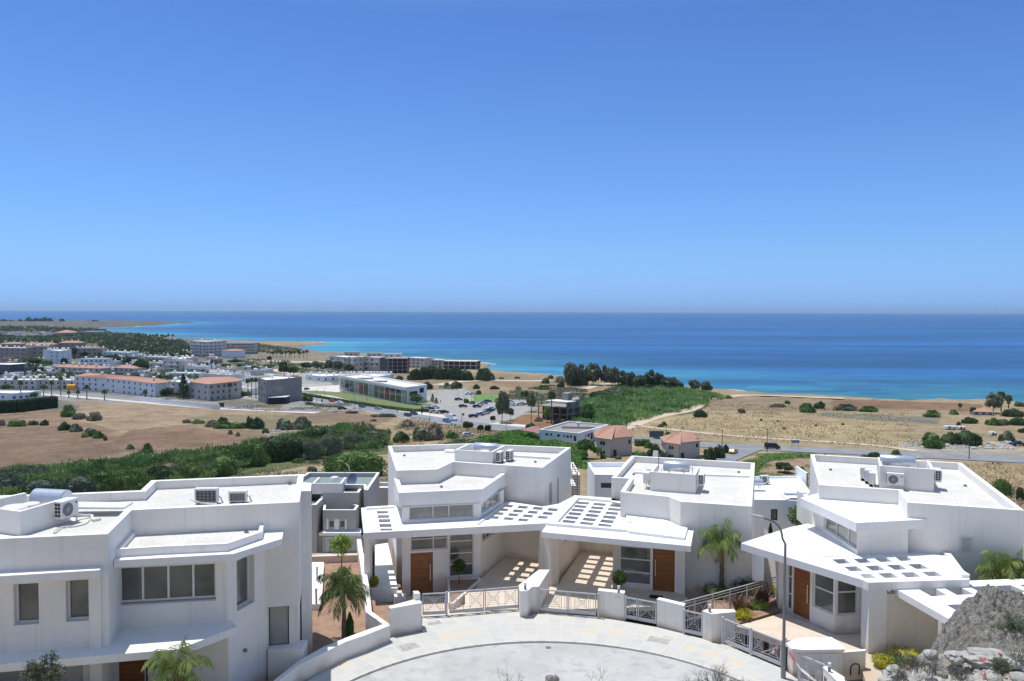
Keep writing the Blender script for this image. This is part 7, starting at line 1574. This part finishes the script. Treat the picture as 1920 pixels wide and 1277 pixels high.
for i,(x,w_,h_) in enumerate(((8,14,5),(22,10,4),(38,8,5),(54,12,8),(68,14,7),(82,16,8),(94,12,7),(116,9,6),(178,14,4))):
    p=G(x,605.5); p.z+=2; shrub(x,605,w_*1.3,h_*1.4,'dark',f'tiny distant grove on the headland, {ORD[i]} from the left','groves on the far headland',p=p,name='grove')
# palms of the plain
def fan_palm_mesh(seed,n=260,kind='lf_palm'):
    rng=np.random.default_rng(seed); V=[]; d=sphere_pts(n,rng); d[:,2]=np.where(d[:,2]<-.55,-d[:,2],d[:,2])
    for v in d:
        b=v*.18; e=v*rng.uniform(.8,1.05); e[2]-=.18*(1-v[2]); s=np.cross(v,rng.normal(size=3)); s/=np.linalg.norm(s); m=(b+e)/2; V+= [b,m+s*.07,e,m-s*.07]
    V.append if False else None
    return np_mesh('crown',np.array(V),4,M[kind])
FP=[fan_palm_mesh(1),fan_palm_mesh(2)]; 
mb=MB(); mb.tube([(0,0,-.02),(.01,0,.5),(0,0,1)],[1,.75,.7],8); PT=bpy.data.meshes.new('trunk'); PT.from_pydata(mb.v,[],mb.f); PT.materials.append(M['barkg'])
mb=MB(); mb.tube([(0,0,-1.3),(0,0,-.2)],[.35,.5],8); SK=bpy.data.meshes.new('dead_skirt'); SK.from_pydata(mb.v,[],mb.f); SK.materials.append(M['dry'])
def fpalm(x,yb,yt,label,grp,w=1.7,skirt=False):
    p=G(x,yb); H_=zat(p,yt)-p.z; r=min(w,H_*.3) if H_>4 else H_*.45; t=thing('palm_tree',label,'palm tree',p,0,grp)
    o=link('trunk',PT,t); o.scale=(.3,.3,H_-r); c=link('crown',FP[int(x)%2],t,(0,0,H_-r)); c.scale=(r,r,r); c.rotation_euler=(0,0,x)
    if skirt: s=link('dead_skirt',SK,t,(0,0,H_-r)); s.scale=(r,r,r)
for i,(x,yb,yt) in enumerate(sorted(((39,749,712),(30,729,704),(2,718,696),(82,743,720),(97,741,712),(114,742,704),(129,746,732),(146,747,730),(163,748,720),(196,750,729),(119,728,690),(272,749,730),(301,741,701),(431,750,716),(465,744,709),(472,744,707),(480,747,707),(397,697,674),(405,697,675),(68,748,732)))):
    fpalm(x,yb,yt,f'palm on the town side of the fields, {ORD[i]} from the left','palms along the town street',skirt=(x in (119,405,397)))
for i in range(12): fpalm(512+i*5.6+(i%3),671,658-(i%3)*1.5,f'small thin palm on the bare ground before the bay, {ORD[i]} from the left','small palms before the bay',2.2)
for i in range(14): fpalm(252+i*5.3+(i*7%4),636+i*.15,625+(i*5%4),f'tiny palm on the far shore, {ORD[i]} from the left','tiny palms on the far shore',2.6)
fpalm(1034,795,731,'tall shaggy palm before the gutted concrete house',None,2.4); fpalm(1877,772,732,'taller of the two palms by the shack',None,2.6,True); fpalm(1891,766,739,'shorter palm by the shack, right of the tall one',None,2.2,True); fpalm(1252,825,808,'low palm left of the right red-roofed house',None,2.4); fpalm(1800,766,755,'low bushy palm in the brown meadow at the right',None,2.6); fpalm(1093,755,740,'low palm behind the gutted concrete house',None,2.6)
# conifer and cypresses
def conifer(x,yb,yt,w,label,k='lf_dark',tiers=13,p=None,full=False,n=60,grp=None,name='conifer',leaf=None):
    p=p or G(x,yb); H_=zat(p,yt)-p.z; s=p.y/F; rng=np.random.default_rng(int(abs(x))); R0=w*s/2; C=[]
    if full:
        m=n*40; zz=rng.random(m); rr=R0*np.minimum(1,np.minimum(zz*8+.4,(1-zz)*2.6+.06))*rng.uniform(.5,1,m); a=rng.uniform(0,6.283,m); C=np.stack([rr*np.cos(a),rr*np.sin(a),zz*H_],1); V=quads(C,leaf or R0*.16,rng,3,.6)
        V=np.concatenate([V,blob_core((R0*.62,R0*.62,H_*.46),(0,0,H_*.48),rng)])
    else:
        for i in range(tiers):
            z=H_*(.1+.88*i/tiers); r=R0*(1-i/tiers)**.8+.1
            for j in range(n//2): a=rng.uniform(0,6.283); q=rng.random()**.5*r; C.append((q*math.cos(a),q*math.sin(a),z-q*.12+rng.normal()*.08))
        V=quads(np.array(C),R0*.13,rng,2.5)
    t=thing(name,label,'conifer' if not full else 'cypress',p,0,grp); link('crown',np_mesh('crown',V,4,M[k]),t); mb=MB(); mb.tube([(0,0,-.1),(0,0,H_*.9)],[R0*.09+.05,.03],7); mb.build('trunk',M['bark'],t) if False else None
    me=bpy.data.meshes.new('trunk'); me.from_pydata(mb.v,[],mb.f); me.materials.append(M['bark']); link('trunk',me,t)
conifer(344,748,699,26,'tall dark monkey-puzzle conifer before the grey apartment block',tiers=15,n=80)
conifer(811,754,738,10,'small pointed conifer at the showroom corner'); conifer(818,757,745,9,'smaller conifer beside the pointed one at the showroom corner')
for i,(x,yb,yt) in enumerate(((90,672,652),(139,674,655),(185,674,660),(508,684,672),(94,706,694),(47,708,692))): conifer(x,yb,yt,4,f'thin dark cypress in the town, {ORD[i]} in order' if 0 else f'thin dark cypress {["between two tan blocks","beside the white four storey block","at the right end of the tan blocks","on the waste ground by the bay","below the bright white block","right of the blue glass showroom"][i]}',full=True,n=6,grp='thin cypresses in the town',name='cypress')
# near plants
def Zp(x,y,z): return P(x,y,z)
conifer(656,1196,1150,14,'small pointed cypress beside the palm in the soil garden',k='lf_green',p=P(656,1198,-.3),full=True,n=60,name='cypress',leaf=.045)
conifer(542,1256,1206,17,'small pointed cypress by the base of the nearest left villa',k='lf_green',p=P(543,1262,-.3),full=True,n=60,name='cypress',leaf=.045)
conifer(698,1080,1012,9,'tall dark clipped cypress on the walkway beside the middle left villa',p=P(697,1092,0),full=True,n=60,name='cypress',leaf=.05)
conifer(1444,1084,1040,13,'dark cypress behind the railing between the right villas',p=P(1444,1092,-1),full=True,n=60,name='cypress',leaf=.05); conifer(1444.5,1010,982,7,'thin cypress before the low white house between the right villas',p=P(1444.5,1016,-6),full=True,n=30,name='cypress',leaf=.07)
def bushnear(x,y,z,r,h,k,label,n=1400,leaf=.03,name='shrub',grp=None):
    p=P(x,y,z); rng=np.random.default_rng(int(x)); q=sphere_pts(n,rng)*rng.uniform(.5,1,(n,1))**.6*np.array((r,r,h/2))+np.array((0,0,h/2)); q*=(.65+.55*vnoise(q[:,0]*9+x,q[:,2]*7,2.2,int(x))+.2*rng.random(n))[:,None]
    V=np.concatenate([quads(q,leaf,rng),blob_core((r*.6,r*.6,h*.36),(0,0,h*.45),rng)]); o=link(name,np_mesh(name,V,4,M[k]),None,p); tag(o,label,'shrub',grp); return o
bushnear(701,1099,.02,.26,.5,'lf_yel','yellow-green shrub at the end of the walkway under the left pergola',2200,.035); bushnear(1656,1252,0,.42,.45,'lf_yel','yellow shrub at the foot of the beige side wall'); bushnear(1675,1250,0,.5,.5,'lf_green','green shrub behind the yellow one at the beige side wall'); bushnear(1705,1240,0,.9,.5,'lf_yel','long low yellow-brown shrub under the right pergola slab')
bushnear(1462,1115,.0,.45,.5,'lf_yel','yellowish shrub next to the canopy pier of the rightmost villa'); bushnear(1392,1160,0,.45,.4,'lf_yel','yellow-green tuft at the left end of the planted bed'); bushnear(1420,1140,0,.5,.4,'lf_lime','lime tuft in the middle of the planted bed'); bushnear(1345,1118,0,.9,.5,'lf_dark','dark low shrub under the queen palm by the wall'); bushnear(1400,1112,0,.7,.8,'lf_dark','dark shrub behind the railing, left of the bronze plants'); bushnear(1455,1083,-.3,.4,1.6,'lf_lime','lime shrub behind the railing beside the dark cypress'); bushnear(1505,990,-6,1.3,2.2,'lf_green','round green shrub in the grey recess of the low white house',leaf=.09); bushnear(688,936,-4,.5,2.2,'lf_green','thin green plant between the grey villa and the white pier',leaf=.06)
def topiary(x,y,z,hh,r,k,label):
    p=P(x,y,z); t=thing('topiary_tree',label,'topiary',p); rng=np.random.default_rng(int(x)); n=1700; q=sphere_pts(n,rng)*rng.uniform(.7,1,(n,1))*r*(.9+.2*rng.random((n,1)))+np.array((0,0,hh)); link('crown',np_mesh('crown',np.concatenate([quads(q,.032,rng),blob_core((r*.75,)*3,(0,0,hh),rng)]),4,M[k]),t)
    mb=MB(); mb.tube([(0,0,0),(.01,.01,hh)],[.028,.02],7); me=bpy.data.meshes.new('trunk'); me.from_pydata(mb.v,[],mb.f); me.materials.append(M['bark']); link('trunk',me,t)
topiary(1161,1128,0,1.25,.38,'lf_topi','round clipped tree behind the square-faced pier'); topiary(861,1095,.05,1.0,.36,'lf_topi','round clipped tree in the planter before the tall glazing')
p=P(640,1086,-.3); t=thing('young_tree','young yellow-green tree on a thin stem at the back of the soil garden','tree',p); rng=np.random.default_rng(3); n=1700; H_=zat(p,1008)-p.z
C=[]; 
for c,r in (((0,0,H_-.55),.6),((.3,0,H_-.3),.42),((-.3,.1,H_-.4),.42),((0,0,H_-.1),.35),((.1,0,H_-2.0),.36),((-.05,0,H_-2.5),.32)): C.append(sphere_pts(330,rng)*rng.uniform(.3,1,(330,1))*r+np.array(c))
link('crown',np_mesh('crown',quads(np.concatenate(C),.055,rng),4,M['lf_lime']),t); mb=MB(); mb.tube([(0,0,0),(.03,0,H_*.5),(0,0,H_-.3)],[.035,.03,.015],7); me=bpy.data.meshes.new('trunk'); me.from_pydata(mb.v,[],mb.f); me.materials.append(M['bark']); link('trunk',me,t)
def queen_palm(p,th,r,nf,fl,label,seed,k='lf_palm',droop=1.,dry=4,up=.75,th0=.14,leafl=.42,fan=None):
    t=thing('palm_tree',label,'palm tree',p,0,None); rng=random.Random(seed); mb=MB()
    n=12; mb.tube([(rng.uniform(-.015,.015),0,th*i/n-.05) for i in range(n+1)],[th0*(1.35-.5*i/n)*(1+.06*(i%2)) for i in range(n+1)],10); me=bpy.data.meshes.new('trunk'); me.from_pydata(mb.v,[],mb.f); me.materials.append(M['barkg']); me.polygons.foreach_set('use_smooth',[True]*len(me.polygons)); link('trunk',me,t)
    def fronds(cnt,kk,nm,elev,ll,fl_):
        V=[]; rmb=MB()
        for i in range(cnt):
            az=2*math.pi*(i*.618+rng.random()*.08); el=elev(i/cnt); L_=fl_*rng.uniform(.8,1.1); pts=[];q=Vector((0,0,th)); d=Vector((math.cos(az)*math.cos(el),math.sin(az)*math.cos(el),math.sin(el))); m=16
            for j in range(m+1):
                pts.append(q.copy()); q=q+d*L_/m; d.z-=droop*.17*(j/m+.25)*(.7+.6*math.cos(el)); d.normalize()
            rmb.tube(pts,[.022*(1-j/m*.85) for j in range(m+1)],4,cap=False)
            for j in range(2,m):
                for sgn in (-1,1):
                    for q_ in (0,.33,.66):
                        a=pts[j].lerp(pts[j+1],q_); dd=(pts[j+1]-pts[j]).normalized(); sd=dd.cross(Vector((0,0,1))); sd=sd.normalized() if sd.length>.1 else Vector((1,0,0))
                        ln=ll*(.55+.9*math.sin(math.pi*min(1,(j-1)/m)))*rng.uniform(.8,1.2); dr=(sd*sgn*rng.uniform(.5,.9)+dd*.5+Vector((0,0,-rng.uniform(.25,1.0)))).normalized(); mid=a+dr*ln*.5; e=mid+(dr+Vector((0,0,-.55))).normalized()*ln*.5; w=dd*.020
                        V+= [tuple(a),tuple(mid+w),tuple(e),tuple(mid-w)]
        me=np_mesh(nm,np.array(V),4,M[kk]); o=link(nm,me,t); me2=bpy.data.meshes.new('rachis'); me2.from_pydata(rmb.v,[],rmb.f); me2.materials.append(M[kk]); link('rachis',me2,o)
    fronds(nf,k,'crown',lambda f:math.radians(85-85*f*up*1.25),leafl,fl)
    if dry: fronds(dry,'lf_dry','dry_fronds',lambda f:math.radians(-25-30*f),leafl*.8,fl*.7)
    return t
pb=P(645,1200,-.3); queen_palm(pb,2.2,0,18,1.5,'queen palm with dark drooping fronds in the soil garden',4,'lf_palm',1.15,2,th0=.085,leafl=.5)
pb=P(1353,1109,0); queen_palm(pb,2.5,0,13,1.5,'queen palm with light fronds against the wall of the middle right villa',9,'lf_palmb',1.15,2,up=.62,th0=.10,leafl=.5)
pb=PY(330,1277,26.4); z_=zat(pb,1246); queen_palm(Vector((pb.x,pb.y,-.3)),z_+.02,0,11,1.4,'palm with brown tipped fronds before the nearest left villa',12,'lf_palmb',1.25,6,th0=.12,leafl=.42)
pb=PY(1872,1150,36.9); pb.z=0; z_=zat(pb,1062); queen_palm(pb,z_-.3,0,16,1.3,'yellowing palm behind the right pergola slab',15,'lf_palmb',1.3,6,th0=.12,leafl=.42); pb=PY(1908,1150,36.9); pb.z=0; queen_palm(pb,zat(pb,1068)-.3,0,16,1.2,'greener palm at the right edge behind the pergola slab',17,'lf_palm',1.2,1,th0=.12,leafl=.42)
def spiky(x,y,z,n,h,label,k='lf_bronze',seed=1,spread=.8):
    p=P(x,y,z); rng=random.Random(seed); V=[]
    for i in range(n):
        a=rng.uniform(0,6.283); sp=rng.random()**.6*spread; L_=h*rng.uniform(.6,1.1); d=Vector((math.cos(a)*sp,math.sin(a)*sp,1)).normalized(); s=Vector((-math.sin(a),math.cos(a),0))*.022; b=Vector((math.cos(a),math.sin(a),0))*.08; m=b+d*L_*.55; e=m+(d+Vector((math.cos(a),math.sin(a),-.5))*sp*.6).normalized()*L_*.45; V+= [tuple(b-s),tuple(b+s),tuple(m+s*.8),tuple(m-s*.8),tuple(m-s*.8),tuple(m+s*.8),tuple(e+s*.1),tuple(e-s*.1)]
    o=link('spiky_plant',np_mesh('spiky_plant',np.array(V),4,M[k]),None,p); tag(o,label,'spiky plant','bronze spiky plants in the planted bed')
spiky(1387,1150,0,170,1.05,'bronze spiky plant at the left of the planted bed',seed=2); spiky(1430,1135,0,190,1.15,'bronze spiky plant at the right of the planted bed',seed=3); spiky(1408,1140,0,80,.7,'smaller green-brown spiky plant between the two bronze ones','dry',4)
mb=MB(); mb.prism(xy(W('m 1180 830 1300 950 1800 800 1790 560 1500 600 1250 720',.03)),-.3,.03); struct(mb.build('bed_soil',M['soil']))
mb=MB(); mb.prism(xy(W('m 700 700 m 1100 640 m 1460 470 m 1790 380 m 1790 600 m 1300 800 m 900 790 m 690 760',0)),-.5,-.02); struct(mb.build('bed_soil',M['soil']))
mb=MB(); mb.prism(xy(W('x 1400 1034 1490 1028 1490 1090 1400 1090',-1.1)),-2.5,-1.1); struct(mb.build('side_path',M['top']))
# ===== rubble by the camera: crusted rock, stones, dry twigs =====
from mathutils import noise as mno
def hfield(name,x0,x1,y0,y1,st,zf,m):
    nx=int((x1-x0)/st)+1; ny=int((y1-y0)/st)+1; V=[];F2=[]
    for j in range(ny):
        for i in range(nx): x=x0+i*st;y=y0+j*st; V.append((x,y,zf(x,y)))
    for j in range(ny-1):
        for i in range(nx-1): a=j*nx+i; F2.append((a,a+1,a+nx+1,a+nx))
    me=bpy.data.meshes.new(name); me.from_pydata(V,[],F2); me.materials.append(m); o=bpy.data.objects.new(name,me); COL.objects.link(o); return o
def fr(x,y,s,o=5,z=0): return mno.fractal(Vector((x*s,y*s,z)),.9,2.1,o)
cr_px=[(1700,1330),(1745,1250),(1766,1218),(1786,1176),(1800,1158),(1830,1127),(1850,1112),(1866,1106),(1895,1111),(1930,1113),(2050,1108),(2300,1140)]
YR=15.2; crx=[(a-960)*YR/F for a,b in cr_px]; crz=[CAMZ-(b-586.5)*YR/F for a,b in cr_px]
def rockz(x,y):
    zc=float(np.interp(x*YR/max(10,y) if 0 else x,crx,crz)); b=9.05; f=min(1,max(0,(y-13.7)/1.5)); g=1
    f=f*f*(3-2*f); b=min(b,zc-.25); z=b+(zc-b)*f-max(0,y-YR)*1.5
    r=fr(x,y,1.1,6)*.13+fr(x,y,4,5,3)*.08-abs(fr(x,y,8,4,7))*.13+.045
    return min(z,zc)+r*(.5+.5*f)-.05
o=hfield('rock',7.55,13.5,13.3,16.6,.026,rockz,M['rock']); tag(o,'large grey crusted rock rising at the bottom right corner','rock')
def rubz(x,y):
    z=8.93-1.7*max(0,6.75-x*13/max(y,1))-1.2*max(0,y-13.9)-.02*(13-y); z-= .35*max(0,11.5-y)*0
    return z+fr(x,y,1.3,5,9)*.16+fr(x,y,6,4,5)*.06
M['rubble']=mat('pale_rubble',(.46,.445,.41),.98,0,.1,noise=[(3,(.30,.285,.26),.42,.62),(11,(.56,.545,.51),.5,.66),(1.2,(.40,.33,.27),.5,.75)],bump=(30,.9,.04))
o=hfield('stony_ground',5.6,14,10.2,15.2,.05,rubz,M['rubble']); struct(o)
def stone_mesh(seed,sub=2):
    import bmesh
    bm=bmesh.new(); bmesh.ops.create_icosphere(bm,subdivisions=sub+1,radius=1)
    for v in bm.verts:
        n=v.co.normalized(); k=1+.35*mno.noise(n*1.3+Vector((seed*7,0,0)))+.16*mno.noise(n*3.5+Vector((seed*3,1,0)))+.07*mno.noise(n*9); v.co=n*k; v.co.z*=.7
    me=bpy.data.meshes.new('stone'); bm.to_mesh(me); bm.free(); me.materials.append(M['stone']); return me
SM=[stone_mesh(i,3 if i<2 else 1) for i in range(5)]
rg=random.Random(8); V=[];F3=[]
for i in range(520):
    x=rg.uniform(4.8,12);y=rg.uniform(11,14.1); 
    if x*13/y<5.6+rg.random()*.7: continue
    s=rg.random()**2.5*.14+.015; me=SM[2+i%3]; b=len(V); R3=Matrix.Rotation(rg.uniform(0,6),3,'Z'); z=rubz(x,y)+s*.3
    V+= [tuple(R3@Vector(v.co)*s+Vector((x,y,z))) for v in me.vertices]; F3+=[[b+q for q in f.vertices] for f in me.polygons]
me=bpy.data.meshes.new('rubble'); me.from_pydata(V,[],F3); me.materials.append(M['stone']); me.polygons.foreach_set('use_smooth',[True]*len(me.polygons)); o=bpy.data.objects.new('rubble',me); COL.objects.link(o); o['kind']='stuff'; o['label']='loose pale stones at the bottom right'; o['category']='rubble'
def stone(x,y,Y,s,label,i=0,m='stone'):
    p=PY(x,y,Y); me=SM[i%2].copy(); me.materials.clear(); me.materials.append(M[m]); o=link('stone',me,None,p); o.scale=s; o.rotation_euler=(0,0,x); tag(o,label,'stone')
stone(1675,1262,13.2,(.19,.15,.16),'large pale bluish stone left of the crusted rock'); stone(1660,1276,12.8,(.12,.12,.1),'small pale stone below the large bluish one',1); stone(1850,1235,13.4,(.42,.3,.2),'wide whitish boulder with red paint mark below the crusted rock',1); stone(1790,1232,13.5,(.16,.14,.13),'grey stone at the foot of the crusted rock'); stone(1035,1278,14.,(.17,.13,.13),'small dark stone poking up at the bottom centre',1,'rock'); stone(1752,1226,13.9,(.07,.07,.09),'small round stone at the left foot of the crusted rock',0)
M['redp']=mat('faded_red_paint',(.50,.13,.16),.8)
def ribb(pts,label,w=.02):
    mb=MB(); L=[PY(*p) for p in pts]; 
    for a,b in zip(L,L[1:]): mb.face([a-Vector((0,w,w)),b-Vector((0,w,w)),b+Vector((0,w,w)),a+Vector((0,w,w))])
    tag(mb.build('tape_scrap',M['redp']),label,'tape scrap','scraps of red tape among the stones')
ribb([(1848,1262,12.6),(1846,1270,12.5),(1852,1276,12.4)],'red tape scrap hanging at the very bottom, right of centre stones'); ribb([(1872,1226,13.2),(1880,1229,13.1)],'short red tape scrap on the whitish boulder'); ribb([(1836,1236,13.0),(1843,1238,12.95),(1849,1235,12.95)],'curled red tape scrap left on the whitish boulder')
def twigs(x,y,Y,n,h,sp,label,leafy=None,seed=1,r=.006,lf=.012,nl=0):
    p=PY(x,y,Y); rng=random.Random(seed); mb=MB(); tips=[]
    def br(a,d,L_,r_,dep):
        e=a+d*L_; m=a.lerp(e,.5)+Vector([rng.uniform(-.05,.05)*L_ for _ in range(3)]); mb.tube([a,m,e],[r_,r_*.8,r_*.55],3,cap=False); tips.append(e); tips.append(m)
        if dep: 
            for _ in range(3): dd=(d+Vector([rng.uniform(-.75,.75) for _ in range(3)])).normalized(); br(a.lerp(e,rng.uniform(.35,1)),dd,L_*rng.uniform(.45,.75),r_*.6,dep-1)
    for i in range(n):
        a=rng.uniform(0,6.283); s=rng.random()*sp; d=Vector((math.cos(a)*s,math.sin(a)*s,1)).normalized(); br(Vector((rng.uniform(-.1,.1),rng.uniform(-.1,.1),0)),d,h*rng.uniform(.4,.6),r,3)
    me=bpy.data.meshes.new('dry_shrub'); me.from_pydata(mb.v,[],mb.f); me.materials.append(M['twig']); o=link('dry_shrub',me,None,p); tag(o,label,'shrub' if leafy else 'dry shrub')
    if leafy: g=np.random.default_rng(seed); C=np.array([tuple(t) for t in tips]); C=np.repeat(C,nl or 3,0)+g.normal(size=(len(C)*(nl or 3),3))*.02; link('leaves',np_mesh('leaves',quads(C,lf,g,3),4,M[leafy]),o)
    return o
twigs(95,1300,11.5,9,.55,.8,'grey-green olive-like shrub at the bottom left corner','lf_olive',3,.005,.014,5)
twigs(1345,1292,12.5,26,.42,1.4,'grey dry shrub at the bottom edge below the street lamp',None,5,.004); twigs(1300,1296,12.5,9,.32,1.5,'smaller grey dry shrub left of the one at the bottom edge',None,6,.004); twigs(1385,1296,12.3,18,.3,1.4,'grey dry shrub just left of the lamp foot at the bottom edge',None,7,.004)
twigs(1120,1292,13,4,.5,.6,'thin bare stems rising at the bottom centre',None,9,.003); twigs(940,1292,13,4,.4,.5,'sparse dry stems at the bottom edge left of the dark stone',None,10,.003); twigs(1045,1290,13,3,.35,.6,'two dry stalks beside the small dark stone',None,12,.003); twigs(975,1290,13,3,.32,.8,'low dry stalks right of the sparse stems at the bottom edge',None,13,.003)
twigs(1712,1258,13,34,.36,1.3,'grey dry bush between the yellow shrub and the crusted rock',None,14,.005); twigs(1745,1265,12.8,34,.34,1.3,'grey dry bush before the left foot of the crusted rock',None,15,.005); twigs(1800,1279,12.4,28,.28,1.3,'low grey dry bush at the bottom edge below the rock',None,16,.005); twigs(1690,1275,12.8,24,.26,1.3,'small grey dry bush at the bottom edge beside the bluish stone',None,17,.005)
twigs(1905,1200,13.4,10,.42,1.1,'grey-green wispy shrub on the right flank of the crusted rock','lf_olive',18,.004,.010,4); twigs(1880,1265,12.4,10,.3,1.2,'grey-green wispy shrub at the bottom right corner','lf_olive',19,.004,.010,3); twigs(1915,1250,12.4,10,.34,1.2,'pale dry bush at the right edge below the rock',None,20,.005)
p=PY(1870,1110,15.15); rng=np.random.default_rng(2); q=sphere_pts(500,rng)*np.array((.11,.1,.05))*rng.uniform(.5,1,(500,1)); o=link('dry_tuft',np_mesh('dry_tuft',quads(q,.012,rng,3),4,M['lf_bronze']),None,p+Vector((0,0,.0))); tag(o,'reddish dry tuft on top of the crusted rock','tuft')
rg=random.Random(3); V=[];F3=[]
for (xa,xb,ya,yb,n,sz) in ((1765,1905,829,842,260,.9),(1690,1765,825,840,60,.6),(495,560,806,822,160,.6),(700,730,820,832,60,.6),(1700,1740,858,866,30,.7)):
    for i in range(n):
        p=G(rg.uniform(xa,xb),rg.uniform(ya,yb)); s=rg.random()**2*sz+.12; me=SM[2+i%3]; b=len(V); R3=Matrix.Rotation(rg.uniform(0,6),3,'Z'); V+=[tuple(R3@Vector(v.co)*s+p) for v in me.vertices]; F3+=[[b+q for q in f.vertices] for f in me.polygons]
me=bpy.data.meshes.new('rubble'); me.from_pydata(V,[],F3); me.materials.append(M['stone']); o=bpy.data.objects.new('rubble',me); COL.objects.link(o); o['kind']='stuff'; o['label']='piles of pale rubble beside the road and the thicket'; o['category']='rubble'
# sea rocks and surf at the little point
for i,(x,y,s) in enumerate(((1378,733,4),(1386,734.5,3.4),(1392,736,3),(1370,732,3),(921,683,3.5),(915,682,3),(908,681,4))):
    p=P(x,y,SEA); o=link('sea_rock',SM[2+i%3],None,p); o.scale=(s*1.6,s,s*.35); tag(o,f'dark rock in the surf, {ORD[i]} of those by the {"bay point" if i<4 else "hotel point"}','sea rock','rocks in the surf')
# ===== people far off on the pavements =====
def person(x,yb,h,top,legs,label,step=.16):
    p=G(x,yb); J=[(0,0,.92),(0,0,1.15),(0,0,1.42),(0,0,1.53),(0,.01,1.68),(-.1,0,.88),(-.11,step,.48),(-.11,step*.4,.06),(-.11,step*.4+.14,.03),(.1,0,.88),(.11,-step,.5),(.11,-step*1.4,.08),(.11,-step*1.4+.14,.03),(-.19,0,1.4),(-.25,-.03,1.13),(-.24,.1,.9),(.19,0,1.4),(.25,.03,1.13),(.24,-.06,.9)]
    E_=[(0,1),(1,2),(2,3),(3,4),(0,5),(5,6),(6,7),(7,8),(0,9),(9,10),(10,11),(11,12),(2,13),(13,14),(14,15),(2,16),(16,17),(17,18)]
    R_=[.15,.14,.15,.055,.105,.1,.075,.05,.04,.1,.075,.05,.04,.065,.05,.038,.065,.05,.038]
    me=bpy.data.meshes.new('person'); me.from_pydata(J,E_,[]); sv=me.skin_vertices or None
    o=bpy.data.objects.new('person',me); COL.objects.link(o); m=o.modifiers.new('Skin','SKIN')
    if len(me.skin_vertices)==0:
        bpy.context.view_layer.objects.active=o
        try: bpy.ops.mesh.customdata_skin_add()
        except Exception: pass
    if len(me.skin_vertices):
        for i,r in enumerate(R_): me.skin_vertices[0].data[i].radius=(r,r*.85)
        me.skin_vertices[0].data[0].use_root=True
    o.modifiers.new('Subdivision','SUBSURF').levels=1
    mt=mat('clothes_%d'%int(x),top,.9); me.materials.append(mt); o.location=(p.x,p.y,p.z+.15); k=h/1.78; o.scale=(k,k,k); o.rotation_euler=(0,0,x)
    # zones of skin, top and trousers by height in one material
    t=mt.node_tree; tc=t.nodes.new('ShaderNodeTexCoord'); sp=t.nodes.new('ShaderNodeSeparateXYZ'); t.links.new(tc.outputs['Object'],sp.inputs[0]); cr=t.nodes.new('ShaderNodeValToRGB'); cr.color_ramp.interpolation='CONSTANT'; mr=t.nodes.new('ShaderNodeMath'); mr.operation='MULTIPLY'; mr.inputs[1].default_value=.5; t.links.new(sp.outputs[2],mr.inputs[0]); t.links.new(mr.outputs[0],cr.inputs[0])
    e=cr.color_ramp.elements; e[0].position=0; e[0].color=(*legs,1); e[1].position=.47; e[1].color=(*top,1)
    for q,c in ((.755,(.42,.26,.18)),(.84,(.04,.025,.02))): z=e.new(q); z.color=(*c,1)
    t.links.new(cr.outputs[0],t.nodes['Principled BSDF'].inputs['Base Color']); tag(o,label,'person')
person(744.6,775,1.78,(.05,.06,.08),(.02,.02,.03),'person in dark clothes walking on the pavement opposite the showroom lawn')
person(826.3,756,1.75,(.03,.03,.035),(.03,.03,.04),'person in black standing by the curved kerb of the car park')
person(450.5,724,1.75,(.04,.04,.05),(.02,.02,.02),'person in dark clothes on the avenue pavement, left one of the pair'); person(455,724.5,1.7,(.10,.05,.05),(.02,.02,.03),'person in brownish top on the avenue pavement, right one of the pair')
# ===== air =====
mb=MB(); mb.box(-36000,36000,-400,36000,-48,95); o=mb.build('haze',mat('haze_air',(1,1,1))); o['kind']='stuff'; m=o.data.materials[0]; t=m.node_tree; t.nodes.remove(t.nodes['Principled BSDF']); pv=t.nodes.new('ShaderNodeVolumePrincipled'); pv.inputs['Color'].default_value=(.58,.80,1,1); pv.inputs['Density'].default_value=.00004; pv.inputs['Anisotropy'].default_value=.3; t.links.new(pv.outputs[0],t.nodes['Material Output'].inputs['Volume'])
HAZE=o
